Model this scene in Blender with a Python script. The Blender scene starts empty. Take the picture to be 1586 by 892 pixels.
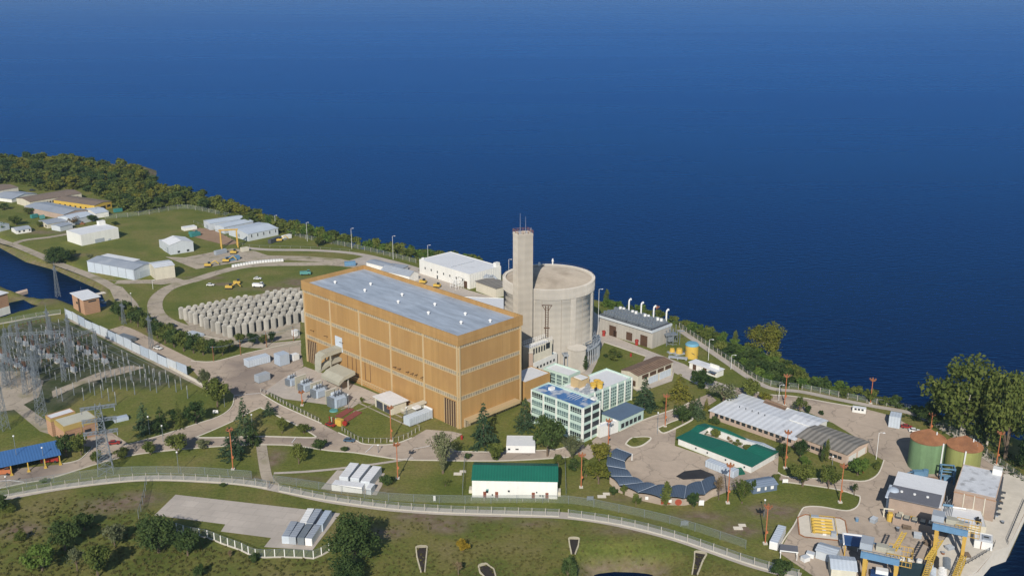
import bpy, bmesh, math, random
import numpy as np
from mathutils import Vector, Matrix
from mathutils.geometry import tessellate_polygon
random.seed(7); rng = np.random.default_rng(7)
S = bpy.context.scene; COL = S.collection
R = math.radians
# ---------------------------------------------------------------- camera, world, sun, exposure
F, PITCH, H = 1600.0, R(17.2), 178.0
cd = bpy.data.cameras.new('camera'); cam = bpy.data.objects.new('camera', cd); COL.objects.link(cam)
cd.sensor_width = 36; cd.lens = 36*F/1586; cd.clip_start = 1; cd.clip_end = 60000
cam.location = (0, 0, H); cam.rotation_euler = (R(90)-PITCH, 0, 0)
S.camera = cam
SUN_EL, SUN_AZ = R(32), R(8.5)          # shadows run to azimuth +8.5 deg right of +Y
w = bpy.data.worlds.new('World'); S.world = w; w.use_nodes = True
nt = w.node_tree; bg = nt.nodes['Background']; sky = nt.nodes.new('ShaderNodeTexSky')
sky.sky_type = 'NISHITA'; sky.sun_disc = False; sky.sun_elevation = SUN_EL; sky.sun_rotation = SUN_AZ+math.pi
sky.altitude = 500; sky.air_density = 1.0; sky.dust_density = 0.6; sky.ozone_density = 2.5
nt.links.new(sky.outputs[0], bg.inputs[0]); bg.inputs[1].default_value = 0.095
sd = bpy.data.lights.new('sun', 'SUN'); sun = bpy.data.objects.new('sun', sd); COL.objects.link(sun)
sd.energy = 4.3; sd.angle = R(0.53); sd.color = (1, .94, .85)
ld = Vector((math.sin(SUN_AZ)*math.cos(SUN_EL), math.cos(SUN_AZ)*math.cos(SUN_EL), -math.sin(SUN_EL)))
sun.rotation_euler = ld.to_track_quat('-Z', 'Y').to_euler(); sun.location = (-60, -200, 400)
S.view_settings.view_transform = 'Standard'; S.view_settings.look = 'None'
S.view_settings.gamma = 1; S.view_settings.exposure = 0.05; S.view_settings.use_curve_mapping = False
# ---------------------------------------------------------------- surveying: photo bearing -> ground point
def at(px, py, z=0.0):
    x = (px-793)/F; y = (446-py)/F
    dy = math.cos(PITCH)+y*math.sin(PITCH); dz = -math.sin(PITCH)+y*math.cos(PITCH)
    t = (z-H)/dz
    return Vector((x*t, dy*t, z))
def prj(p):
    Z = p[2]-H; zc = p[1]*math.cos(PITCH)-Z*math.sin(PITCH); yc = p[1]*math.sin(PITCH)+Z*math.cos(PITCH)
    return 793+F*p[0]/zc, 446-F*yc/zc
def hgt(px, py, top):
    b = at(px, py); lo, hi = 0, 150
    for _ in range(40):
        m = (lo+hi)/2
        if prj((b.x, b.y, m))[1] > top: lo = m
        else: hi = m
    return lo
def mpp(px, py): return (at(px+1, py)-at(px, py)).length       # metres per photo pixel there
WATER = -5.0
# ---------------------------------------------------------------- materials
MATS = {}
def lk(t, a, b): t.links.new(a, b)
def mat(name, col, rough=.85, var=.18, scale=.15, metal=0, stripe=None, stripe_amt=.12, detail=4, dirt=None, spec=.3, streak=0):
    """procedural material: base colour x two noises (+ optional ribs, dirt stains or vertical streaks)"""
    if name in MATS: return MATS[name]
    m = bpy.data.materials.new(name); m.use_nodes = True; t = m.node_tree; b = t.nodes['Principled BSDF']
    N = t.nodes.new; geo = N('ShaderNodeNewGeometry')
    n1 = N('ShaderNodeTexNoise'); n1.inputs['Scale'].default_value = scale; n1.inputs['Detail'].default_value = detail
    n1.inputs['Roughness'].default_value = .65
    lk(t, geo.outputs['Position'], n1.inputs['Vector'])
    n2 = N('ShaderNodeTexNoise'); n2.inputs['Scale'].default_value = scale*9; n2.inputs['Detail'].default_value = 2
    lk(t, geo.outputs['Position'], n2.inputs['Vector'])
    ad = N('ShaderNodeMath'); ad.operation = 'MULTIPLY_ADD'; lk(t, n2.outputs[0], ad.inputs[0]); ad.inputs[1].default_value = .5; lk(t, n1.outputs[0], ad.inputs[2])
    mr = N('ShaderNodeMapRange'); mr.inputs[1].default_value = .45; mr.inputs[2].default_value = 1.05
    mr.inputs[3].default_value = 1-var; mr.inputs[4].default_value = 1+var; lk(t, ad.outputs[0], mr.inputs[0])
    cur = mr.outputs[0]
    if streak:
        mp = N('ShaderNodeMapping'); mp.inputs['Scale'].default_value = (.9, .9, .04); lk(t, geo.outputs['Position'], mp.inputs[0])
        ns = N('ShaderNodeTexNoise'); ns.inputs['Scale'].default_value = .7; ns.inputs['Detail'].default_value = 3; lk(t, mp.outputs[0], ns.inputs[0])
        r2 = N('ShaderNodeMapRange'); r2.inputs[1].default_value = .35; r2.inputs[2].default_value = .7; r2.inputs[3].default_value = 1-streak; r2.inputs[4].default_value = 1+streak*.5
        lk(t, ns.outputs[0], r2.inputs[0]); mm = N('ShaderNodeMath'); mm.operation = 'MULTIPLY'; lk(t, cur, mm.inputs[0]); lk(t, r2.outputs[0], mm.inputs[1]); cur = mm.outputs[0]
    if name == 'cask_concrete':
        oi = N('ShaderNodeObjectInfo'); mo = N('ShaderNodeMath'); mo.operation = 'MULTIPLY_ADD'; lk(t, oi.outputs['Random'], mo.inputs[0]); mo.inputs[1].default_value = .34; mo.inputs[2].default_value = .83; m5 = N('ShaderNodeMath'); m5.operation = 'MULTIPLY'; lk(t, cur, m5.inputs[0]); lk(t, mo.outputs[0], m5.inputs[1]); cur = m5.outputs[0]
    if stripe:
        tc = N('ShaderNodeTexCoord'); sp = N('ShaderNodeSeparateXYZ'); lk(t, tc.outputs['Object'], sp.inputs[0])
        ax, per = stripe
        mu = N('ShaderNodeMath'); mu.operation = 'MULTIPLY'; lk(t, sp.outputs['XYZ'.index(ax)], mu.inputs[0]) if ax != 'W' else (sm:=N('ShaderNodeMath'), lk(t, sp.outputs[0], sm.inputs[0]), lk(t, sp.outputs[1], sm.inputs[1]), lk(t, sm.outputs[0], mu.inputs[0])); mu.inputs[1].default_value = 6.2832/per
        si = N('ShaderNodeMath'); si.operation = 'SINE'; lk(t, mu.outputs[0], si.inputs[0])
        ma = N('ShaderNodeMath'); ma.operation = 'MULTIPLY_ADD'; lk(t, si.outputs[0], ma.inputs[0]); ma.inputs[1].default_value = stripe_amt; ma.inputs[2].default_value = 1
        m2 = N('ShaderNodeMath'); m2.operation = 'MULTIPLY'; lk(t, cur, m2.inputs[0]); lk(t, ma.outputs[0], m2.inputs[1]); cur = m2.outputs[0]
        bp = N('ShaderNodeBump'); bp.inputs['Strength'].default_value = .4; bp.inputs['Distance'].default_value = .06
        lk(t, si.outputs[0], bp.inputs['Height']); lk(t, bp.outputs[0], b.inputs['Normal'])
    mx = N('ShaderNodeMix'); mx.data_type = 'RGBA'; mx.blend_type = 'MULTIPLY'; mx.inputs[0].default_value = 1
    mx.inputs[6].default_value = (*col, 1); lk(t, cur, mx.inputs[7]); out = mx.outputs[2]
    if dirt:
        dc, lo, hi, ds = dirt
        nd = N('ShaderNodeTexNoise'); nd.inputs['Scale'].default_value = ds; nd.inputs['Detail'].default_value = 5; lk(t, geo.outputs['Position'], nd.inputs[0])
        rd = N('ShaderNodeMapRange'); rd.inputs[1].default_value = lo; rd.inputs[2].default_value = hi; lk(t, nd.outputs[0], rd.inputs[0])
        m3 = N('ShaderNodeMix'); m3.data_type = 'RGBA'; lk(t, rd.outputs[0], m3.inputs[0]); lk(t, out, m3.inputs[6]); m3.inputs[7].default_value = (*dc, 1); out = m3.outputs[2]
    if name in ('asphalt', 'gravel'):
        vo = N('ShaderNodeTexVoronoi'); vo.feature = 'DISTANCE_TO_EDGE'; vo.inputs['Scale'].default_value = .075; nw = N('ShaderNodeTexNoise'); nw.inputs['Scale'].default_value = .12; nw.inputs['Detail'].default_value = 4; lk(t, geo.outputs['Position'], nw.inputs[0])
        va = N('ShaderNodeVectorMath'); va.operation = 'MULTIPLY_ADD'; lk(t, nw.outputs['Color'], va.inputs[0]); va.inputs[1].default_value = (14, 14, 0); lk(t, geo.outputs['Position'], va.inputs[2]); lk(t, va.outputs[0], vo.inputs['Vector'])
        rc = N('ShaderNodeMapRange'); rc.inputs[1].default_value = .006; rc.inputs[2].default_value = .022; rc.inputs[3].default_value = .72; rc.inputs[4].default_value = 1; lk(t, vo.outputs['Distance'], rc.inputs[0])
        m4 = N('ShaderNodeMix'); m4.data_type = 'RGBA'; m4.blend_type = 'MULTIPLY'; m4.inputs[0].default_value = 1; lk(t, out, m4.inputs[6]); lk(t, rc.outputs[0], m4.inputs[7]); out = m4.outputs[2]
    lk(t, out, b.inputs['Base Color']); b.inputs['Roughness'].default_value = rough; b.inputs['Metallic'].default_value = metal
    b.inputs['Specular IOR Level'].default_value = spec
    if rough > .85 and 'Diffuse Roughness' in b.inputs: b.inputs['Diffuse Roughness'].default_value = 1
    MATS[name] = m; return m
def M(n): return MATS[n]
mat('asphalt', (.285, .236, .19), .9, .16, .05, dirt=((.165, .135, .115), .5, .68, .03), spec=.2)
mat('gravel', (.255, .222, .18), .95, .2, .08, dirt=((.13, .125, .06), .55, .75, .09), spec=.1)
mat('kerb', (.43, .40, .345), .9, .12, .3, spec=.2)
mat('concrete', (.40, .37, .32), .9, .14, .07, spec=.2)
mat('stack_concrete', (.40, .36, .30), .9, .09, .05, streak=.06, stripe=('Z', 3.4), stripe_amt=.03, dirt=((.31, .27, .22), .55, .8, .05), spec=.2)
mat('shell_concrete', (.445, .41, .355), .9, .08, .05, streak=.05, stripe=('Z', 2.9), stripe_amt=.025, dirt=((.36, .32, .27), .58, .85, .04), spec=.2)
mat('dome_concrete', (.33, .285, .23), .9, .2, .06, dirt=((.2, .165, .125), .5, .75, .09), spec=.2)
mat('cask_concrete', (.385, .365, .32), .9, .16, .3, streak=.16, spec=.2)
mat('wall_white', (.76, .745, .69), .75, .06, .1, streak=.05)
mat('wall_cream', (.62, .57, .45), .8, .08, .1, streak=.08)
mat('roof_white', (.74, .74, .735), .6, .08, .08, dirt=((.5, .5, .49), .6, .85, .12))
mat('roof_grey', (.33, .36, .40), .55, .14, .1, stripe=('X', 1.1), stripe_amt=.07, dirt=((.45, .46, .47), .58, .8, .1))
mat('sheet_pale', (.52, .57, .62), .55, .1, .12, stripe=('X', 1.2), stripe_amt=.06)
mat('wall_pale', (.55, .58, .60), .7, .08, .1, streak=.06)
mat('ochre_trim', (.52, .39, .215), .75, .06, .2)
mat('ochre_wall', (.42, .25, .09), .8, .1, .2)
mat('strip_glass', (.36, .30, .21), .45, .3, .4, stripe=('W', 1.35), stripe_amt=.28)
mat('roof_pale', (.42, .46, .50), .6, .1, .2, stripe=('Y', 1.0), stripe_amt=.06)
mat('dark_glass', (.03, .035, .04), .12, .3, .3, spec=.5)
mat('glass_green', (.13, .19, .19), .12, .7, .45, spec=.6)
mat('mint', (.50, .63, .55), .7, .06, .2)
mat('roof_blue', (.07, .175, .38), .6, .2, .12, dirt=((.46, .50, .55), .50, .58, .16))
mat('canteen_roof', (.115, .165, .235), .6, .12, .15)
mat('slate_blue', (.080, .110, .155), .6, .12, .15, stripe=('X', .9), stripe_amt=.08)
mat('shed_blue', (.06, .16, .36), .55, .08, .15, stripe=('X', 1.0), stripe_amt=.06)
mat('roof_green', (.012, .13, .085), .6, .1, .15, stripe=('X', 1.0), stripe_amt=.08)
mat('roof_brown', (.20, .13, .085), .8, .3, .3, stripe=('X', 1.6), stripe_amt=.3)
mat('roof_tile_far', (.22, .165, .125), .85, .15, .2)
mat('roof_fibre', (.23, .21, .18), .85, .2, .2, stripe=('Y', 2.2), stripe_amt=.28)
mat('workshop_roof', (.66, .67, .68), .5, .12, .12, stripe=('Y', 2.6), stripe_amt=.08, dirt=((.3, .3, .3), .66, .8, .3))
mat('brick', (.34, .205, .125), .9, .14, .3, stripe=('Z', .9), stripe_amt=.10)
mat('brick_pale', (.37, .285, .225), .9, .14, .2)
mat('rust', (.25, .115, .055), .9, .3, .25, dirt=((.17, .07, .035), .5, .75, .3))
mat('tank_green', (.17, .27, .135), .75, .12, .15, streak=.18)
mat('tank_olive', (.30, .31, .10), .75, .12, .15, streak=.18)
mat('steel', (.24, .27, .30), .5, .15, .5, metal=.3)
mat('galv', (.21, .235, .255), .5, .15, .5, metal=.2)
mat('dark_steel', (.07, .075, .085), .6, .3, .4)
mat('yellow', (.54, .335, .07), .6, .15, .4)
mat('bright_yellow', (.60, .40, .075), .6, .1, .3)
mat('orange', (.46, .155, .065), .6, .12, .5)
mat('red', (.30, .03, .022), .5, .12, .4)
mat('blue_paint', (.13, .25, .38), .5, .15, .3)
mat('teal_paint', (.05, .22, .2), .6, .15, .4)
mat('white_paint', (.78, .77, .74), .5, .06, .4)
mat('grey_paint', (.36, .39, .42), .6, .1, .4)
mat('cool_grey', (.42, .48, .55), .55, .1, .4)
mat('equip_beige', (.40, .38, .30), .7, .12, .3)
mat('rubber', (.03, .03, .03), .8, .2, 1)
mat('dirt', (.19, .13, .09), .95, .2, .1, spec=.1)
mat('bark', (.14, .105, .075), .95, .3, 1, spec=.1)
mat('pale_bark', (.45, .41, .34), .9, .25, 1, spec=.1)
mat('dark_wood', (.09, .05, .03), .8, .2, .5)
mat('car_dark', (.03, .035, .05), .3, .1, 1, spec=.5)
mat('car_blue', (.06, .12, .19), .3, .1, 1, spec=.5)
mat('car_silver', (.5, .52, .54), .3, .1, 1, spec=.5)
mat('insulator', (.30, .30, .29), .3, .05, 1)
mat('insulator_brown', (.16, .09, .06), .4, .2, 1)
mat('copper_green', (.10, .28, .26), .6, .15, .4)
mat('bed_red', (.15, .045, .035), .9, .2, .4)
def leafmat(name, c1, c2, sc=.35):
    m = bpy.data.materials.new(name); m.use_nodes = True; t = m.node_tree; t.nodes.remove(t.nodes['Principled BSDF'])
    N = t.nodes.new; geo = N('ShaderNodeNewGeometry'); n = N('ShaderNodeTexNoise'); n.inputs['Scale'].default_value = sc; n.inputs['Detail'].default_value = 3
    lk(t, geo.outputs['Position'], n.inputs[0])
    ri = N('ShaderNodeObjectInfo'); mx0 = N('ShaderNodeMath'); mx0.operation = 'MULTIPLY_ADD'; lk(t, ri.outputs['Random'], mx0.inputs[0]); mx0.inputs[1].default_value = .24; lk(t, n.outputs[0], mx0.inputs[2])
    r = N('ShaderNodeValToRGB'); r.color_ramp.elements[0].position = .42; r.color_ramp.elements[0].color = (*c1, 1)
    r.color_ramp.elements[1].position = .80; r.color_ramp.elements[1].color = (*c2, 1); lk(t, mx0.outputs[0], r.inputs[0])
    d = N('ShaderNodeBsdfDiffuse'); tr = N('ShaderNodeBsdfTranslucent'); lk(t, r.outputs[0], d.inputs[0]); lk(t, r.outputs[0], tr.inputs[0])
    ms = N('ShaderNodeMixShader'); ms.inputs[0].default_value = .32; lk(t, d.outputs[0], ms.inputs[1]); lk(t, tr.outputs[0], ms.inputs[2])
    lk(t, ms.outputs[0], t.nodes['Material Output'].inputs[0]); MATS[name] = m
leafmat('leaf_mid', (0.0760, 0.1079, 0.0276), (0.1895, 0.2113, 0.0531))
leafmat('leaf_dark', (0.0391, 0.0706, 0.0242), (0.1002, 0.1409, 0.0443))
leafmat('leaf_conifer', (0.0433, 0.0784, 0.0414), (0.1114, 0.1610, 0.0744))
leafmat('leaf_yellow', (0.1288, 0.1463, 0.0296), (0.2562, 0.2372, 0.0455))
leafmat('leaf_grey', (0.1194, 0.1372, 0.0690), (0.2340, 0.2415, 0.1240))
leafmat('leaf_gold', (0.3220, 0.2311, 0.0296), (0.4959, 0.3479, 0.0455))
leafmat('leaf_bright', (0.0724, 0.1309, 0.0296), (0.1488, 0.2134, 0.0455))
leafmat('leaf_dry', (0.1771, 0.1309, 0.0739), (0.2975, 0.2214, 0.1214))
def sheetroof(name, c1, c2, mortar, w_, h_):
    m = bpy.data.materials.new(name); m.use_nodes = True; t = m.node_tree; b = t.nodes['Principled BSDF']; N = t.nodes.new
    tc = N('ShaderNodeTexCoord'); br = N('ShaderNodeTexBrick'); lk(t, tc.outputs['Object'], br.inputs['Vector']); br.inputs['Scale'].default_value = 1; br.inputs['Brick Width'].default_value = w_; br.inputs['Row Height'].default_value = h_; br.inputs['Mortar Size'].default_value = .08
    br.inputs['Color1'].default_value = (*c1, 1); br.inputs['Color2'].default_value = (*c2, 1); br.inputs['Mortar'].default_value = (*mortar, 1); br.inputs['Bias'].default_value = -.1; br.offset = .37
    n = N('ShaderNodeTexNoise'); mp = N('ShaderNodeMapping'); mp.inputs['Scale'].default_value = (.35, .06, 1); lk(t, tc.outputs['Object'], mp.inputs[0]); lk(t, mp.outputs[0], n.inputs[0]); n.inputs['Scale'].default_value = 1; n.inputs['Detail'].default_value = 6; n.inputs['Roughness'].default_value = .7
    mr = N('ShaderNodeMapRange'); mr.inputs[1].default_value = .3; mr.inputs[2].default_value = .7; mr.inputs[3].default_value = .74; mr.inputs[4].default_value = 1.3; lk(t, n.outputs[0], mr.inputs[0])
    x = N('ShaderNodeMix'); x.data_type = 'RGBA'; x.blend_type = 'MULTIPLY'; x.inputs[0].default_value = 1; lk(t, br.outputs[0], x.inputs[6]); lk(t, mr.outputs[0], x.inputs[7]); lk(t, x.outputs[2], b.inputs['Base Color']); b.inputs['Roughness'].default_value = .6; b.inputs['Specular IOR Level'].default_value = .25; MATS[name] = m
sheetroof('hall_roof', (.36, .41, .47), (.405, .455, .515), (.335, .385, .44), 17, 23)
leafmat('leaf_field', (.105, .112, .034), (.175, .158, .058))
def panelmat(name, c1, c2, mortar, w_, h_, wall, ms=.03, dirt=None, amt=.12):
    m = bpy.data.materials.new(name); m.use_nodes = True; t = m.node_tree; b = t.nodes['Principled BSDF']; N = t.nodes.new
    if wall:
        tc = N('ShaderNodeTexCoord'); sp = N('ShaderNodeSeparateXYZ'); lk(t, tc.outputs['Object'], sp.inputs[0]); ad = N('ShaderNodeMath'); lk(t, sp.outputs[0], ad.inputs[0]); lk(t, sp.outputs[1], ad.inputs[1]); cv = N('ShaderNodeCombineXYZ'); lk(t, ad.outputs[0], cv.inputs[0]); lk(t, sp.outputs[2], cv.inputs[1]); vec = cv.outputs[0]
    else:
        g0 = N('ShaderNodeNewGeometry'); mp0 = N('ShaderNodeMapping'); mp0.inputs['Rotation'].default_value = (0, 0, R(13)); lk(t, g0.outputs['Position'], mp0.inputs[0]); vec = mp0.outputs[0]
    br = N('ShaderNodeTexBrick'); lk(t, vec, br.inputs['Vector']); br.inputs['Scale'].default_value = 1; br.inputs['Brick Width'].default_value = w_; br.inputs['Row Height'].default_value = h_; br.inputs['Mortar Size'].default_value = ms; br.inputs['Mortar Smooth'].default_value = .3; br.offset = .5 if not wall else 0
    br.inputs['Color1'].default_value = (*c1, 1); br.inputs['Color2'].default_value = (*c2, 1); br.inputs['Mortar'].default_value = (*mortar, 1)
    geo = N('ShaderNodeNewGeometry'); mp = N('ShaderNodeMapping'); mp.inputs['Scale'].default_value = (.8, .8, .035 if wall else .8); lk(t, geo.outputs['Position'], mp.inputs[0])
    n = N('ShaderNodeTexNoise'); n.inputs['Scale'].default_value = .55 if wall else .12; n.inputs['Detail'].default_value = 6; n.inputs['Roughness'].default_value = .7; lk(t, mp.outputs[0], n.inputs[0])
    mr = N('ShaderNodeMapRange'); mr.inputs[1].default_value = .3; mr.inputs[2].default_value = .7; mr.inputs[3].default_value = 1-amt; mr.inputs[4].default_value = 1+amt*.8; lk(t, n.outputs[0], mr.inputs[0])
    x = N('ShaderNodeMix'); x.data_type = 'RGBA'; x.blend_type = 'MULTIPLY'; x.inputs[0].default_value = 1; lk(t, br.outputs[0], x.inputs[6]); lk(t, mr.outputs[0], x.inputs[7]); out = x.outputs[2]
    n2 = N('ShaderNodeTexNoise'); n2.inputs['Scale'].default_value = .045; n2.inputs['Detail'].default_value = 6; n2.inputs['Roughness'].default_value = .65; lk(t, geo.outputs['Position'], n2.inputs[0]); r2 = N('ShaderNodeMapRange'); r2.inputs[1].default_value = .48; r2.inputs[2].default_value = .74; lk(t, n2.outputs[0], r2.inputs[0])
    y = N('ShaderNodeMix'); y.data_type = 'RGBA'; lk(t, r2.outputs[0], y.inputs[0]); lk(t, out, y.inputs[6]); y.inputs[7].default_value = (*dirt, 1)
    lk(t, y.outputs[2], b.inputs['Base Color']); b.inputs['Roughness'].default_value = .85; b.inputs['Specular IOR Level'].default_value = .2; MATS[name] = m
panelmat('ochre', (.44, .262, .10), (.395, .228, .083), (.33, .19, .075), 4.3, 12.6, True, .05, (.36, .205, .08), .13)
panelmat('pad', (.53, .465, .395), (.49, .43, .365), (.38, .33, .28), 5.5, 4.2, False, .07, (.42, .37, .315), .12)
def meshmat():
    m = bpy.data.materials.new('wire_mesh'); m.use_nodes = True; t = m.node_tree; b = t.nodes['Principled BSDF']
    b.inputs['Base Color'].default_value = (.30, .34, .30, 1); b.inputs['Roughness'].default_value = .6; b.inputs['Alpha'].default_value = .22
    MATS['wire_mesh'] = m
meshmat()
# ---------------------------------------------------------------- mesh building
class MB:
    def __init__(s): s.v = []; s.f = []; s.mi = []; s.cur = 0
    def add(s, vs, fs):
        o = len(s.v); s.v += [tuple(p) for p in vs]; s.f += [tuple(i+o for i in f) for f in fs]; s.mi += [s.cur]*len(fs); return s
    def box(s, x0, x1, y0, y1, z0, z1):
        return s.add([(x0,y0,z0),(x1,y0,z0),(x1,y1,z0),(x0,y1,z0),(x0,y0,z1),(x1,y0,z1),(x1,y1,z1),(x0,y1,z1)],
                     [(3,2,1,0),(4,5,6,7),(0,1,5,4),(1,2,6,5),(2,3,7,6),(3,0,4,7)])
    def cb(s, cx, cy, z0, sx, sy, sz): return s.box(cx-sx/2, cx+sx/2, cy-sy/2, cy+sy/2, z0, z0+sz)
    def prism(s, poly, z0, z1, bottom=True):
        n = len(poly); vs = [(p[0],p[1],z0) for p in poly]+[(p[0],p[1],z1) for p in poly]
        tri = tessellate_polygon([[Vector((p[0],p[1],0)) for p in poly]])
        ar = sum(poly[i][0]*poly[(i+1)%n][1]-poly[(i+1)%n][0]*poly[i][1] for i in range(n))
        fs = []
        for t in tri:
            a,b,c = [Vector((poly[i][0],poly[i][1])) for i in t]
            if (b-a).cross(c-a) < 0: t = t[::-1]
            fs.append(tuple(i+n for i in t))
            if bottom: fs.append(tuple(t[::-1]))
        for i in range(n):
            j = (i+1) % n
            fs.append((i,j,j+n,i+n) if ar > 0 else (j,i,i+n,j+n))
        return s.add(vs, fs)
    def sheet(s, poly, z):
        tri = tessellate_polygon([[Vector((p[0],p[1],0)) for p in poly]]); fs = []
        for t in tri:
            a,b,c = [Vector((poly[i][0],poly[i][1])) for i in t]
            fs.append(tuple(t) if (b-a).cross(c-a) > 0 else tuple(t[::-1]))
        return s.add([(p[0],p[1],z) for p in poly], fs)
    def cyl(s, x, y, z0, z1, r0, r1=None, n=12, caps=True):
        r1 = r0 if r1 is None else r1
        vs = [(x+r0*math.cos(6.2832*i/n), y+r0*math.sin(6.2832*i/n), z0) for i in range(n)]+[(x+r1*math.cos(6.2832*i/n), y+r1*math.sin(6.2832*i/n), z1) for i in range(n)]
        fs = [(i,(i+1)%n,n+(i+1)%n,n+i) for i in range(n)]
        if caps: fs += [tuple(range(n,2*n)), tuple(range(n-1,-1,-1))]
        return s.add(vs, fs)
    def lathe(s, prof, x=0, y=0, n=24):
        vs = []; fs = []
        for r, z in prof: vs += [(x+r*math.cos(6.2832*i/n), y+r*math.sin(6.2832*i/n), z) for i in range(n)]
        for k in range(len(prof)-1):
            for i in range(n): j = (i+1)%n; fs.append((k*n+i,k*n+j,(k+1)*n+j,(k+1)*n+i))
        return s.add(vs, fs)
    def tube(s, p, q, r, r2=None, n=5):
        p = Vector(p); q = Vector(q); d = (q-p)
        if d.length < 1e-6: return s
        d.normalize(); u = d.orthogonal().normalized(); w_ = d.cross(u); r2 = r if r2 is None else r2
        vs = [p+(u*math.cos(6.2832*i/n)+w_*math.sin(6.2832*i/n))*r for i in range(n)]+[q+(u*math.cos(6.2832*i/n)+w_*math.sin(6.2832*i/n))*r2 for i in range(n)]
        return s.add(vs, [(i,(i+1)%n,n+(i+1)%n,n+i) for i in range(n)]+[tuple(range(n-1,-1,-1)), tuple(range(n,2*n))])
    def path(s, pts, r, n=5):
        for a, b in zip(pts[:-1], pts[1:]): s.tube(a, b, r, n=n)
        return s
    def poly(s, pts): return s.add(pts, [tuple(range(len(pts)))])
    def mesh(s, name, *mats):
        me = bpy.data.meshes.new(name); me.from_pydata(s.v, [], s.f)
        for m in mats: me.materials.append(M(m) if isinstance(m, str) else m)
        if len(mats) > 1: me.polygons.foreach_set('material_index', s.mi)
        me.update(); return me
    def build(s, name, m, parent=None, smooth=False):
        me = s.mesh(name, *(m if isinstance(m, (list, tuple)) else [m]))
        if smooth: me.polygons.foreach_set('use_smooth', [True]*len(me.polygons))
        return put(name, me, parent)
def put(name, me, parent=None, loc=(0,0,0), rz=0):
    o = bpy.data.objects.new(name, me); COL.objects.link(o); o.location = loc; o.rotation_euler = (0,0,rz)
    if parent is not None: o.parent = parent
    return o
def tag(o, label, cat, group=None, kind=None):
    o['label'] = label; o['category'] = cat
    if group: o['group'] = group
    if kind: o['kind'] = kind
    return o
def struct(o, label=None, kind='structure'):
    o['kind'] = kind
    if label: o['label'] = label
    o['category'] = o.name.split('.')[0].replace('_', ' ')
    return o
def thing(name, label, cat, loc=(0,0,0), rz=0, group=None):
    o = bpy.data.objects.new(name, None); COL.objects.link(o); o.location = loc; o.rotation_euler = (0,0,rz); o.empty_display_size = .5
    return tag(o, label, cat, group)
def kids(o): return list(o.children)
def dup(o, loc, rz=0, label=None, parent=None, scale=None):
    c = o.copy(); COL.objects.link(c)
    if parent is None: c.location = loc; c.rotation_euler = (0,0,rz)
    else: c.parent = parent
    if label: c['label'] = label
    if scale is not None: c.scale = scale
    for ch in kids(o): dup(ch, None, parent=c)
    return c
def smooth_path(pts, k=6):
    out = []; n = len(pts)
    for i in range(n-1):
        p0, p1, p2, p3 = pts[max(i-1,0)], pts[i], pts[i+1], pts[min(i+2,n-1)]
        for j in range(k):
            t = j/k
            out.append(.5*((2*p1)+(p2-p0)*t+(2*p0-5*p1+4*p2-p3)*t*t+(3*p1-p0-3*p2+p3)*t**3))
    return out+[pts[-1]]
def resample(pts, step):
    out = [pts[0].copy()]; acc = 0
    for a, b in zip(pts[:-1], pts[1:]):
        L = (b-a).length; d = step-acc
        while d <= L: out.append(a.lerp(b, d/L)); d += step
        acc = (acc+L) % step if L+acc >= step else acc+L
    return out
def side(pts, i):
    d = pts[min(i+1,len(pts)-1)]-pts[max(i-1,0)]; d.z = 0; d.normalize(); return Vector((-d.y, d.x, 0))
def ribbon(mb, pts, wd, z, h=None):
    L = [p+side(pts,i)*wd/2 for i,p in enumerate(pts)]; Rr = [p-side(pts,i)*wd/2 for i,p in enumerate(pts)]; n = len(pts)
    if h is None:
        mb.add([(p.x,p.y,z) for p in L]+[(p.x,p.y,z) for p in Rr], [(i, n+i, n+i+1, i+1) for i in range(n-1)])
    else:
        vs = [(p.x,p.y,z) for p in L]+[(p.x,p.y,z) for p in Rr]+[(p.x,p.y,h) for p in L]+[(p.x,p.y,h) for p in Rr]; fs = []
        for i in range(n-1): fs += [(2*n+i,3*n+i,3*n+i+1,2*n+i+1),(i,2*n+i,2*n+i+1,i+1),(n+i,n+i+1,3*n+i+1,3*n+i)]
        fs += [(0,n,3*n,2*n),(n-1,3*n-1,4*n-1,2*n-1)]
        mb.add(vs, fs)
    return mb
def pxs(l, z=0): return [at(x, y, z) for x, y in l]
# ================================================================ THE SETTING
LAND = [(-260,222),(-60,240),(0,250),(60,247),(110,246),(150,255),(205,261),(242,264),(243,270),(236,279),(262,291),(300,300),(345,315),(385,330),(410,345),(440,358),(500,373),(560,389),(640,402),(700,411),(780,428),(860,448),(935,470),(1000,487),(1060,504),(1100,521),(1150,540),(1190,553),(1220,568),(1255,588),(1300,604),(1345,617),(1400,630),(1440,643),(1500,658),(1560,674),(1625,700),(1670,745),(1640,775),(1590,800),(1561,865),(1536,869),(1508,894),(1480,935),(1330,990),(1010,990),(1012,889),(985,886),(950,885),(918,889),(905,990),(-100,1010),(-500,900),(-700,560),(-640,330)]
CANAL = [(-260,300),(-60,352),(0,384),(40,406),(87,419),(113,431),(140,443),(155,450),(161,463),(166,476),(158,483),(135,482),(105,470),(79,468),(44,461),(14,450),(0,443),(-60,420),(-260,350)]
POOL = [(14,469),(36,464),(56,475),(46,486),(17,494),(0,500),(-20,485)]
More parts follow.
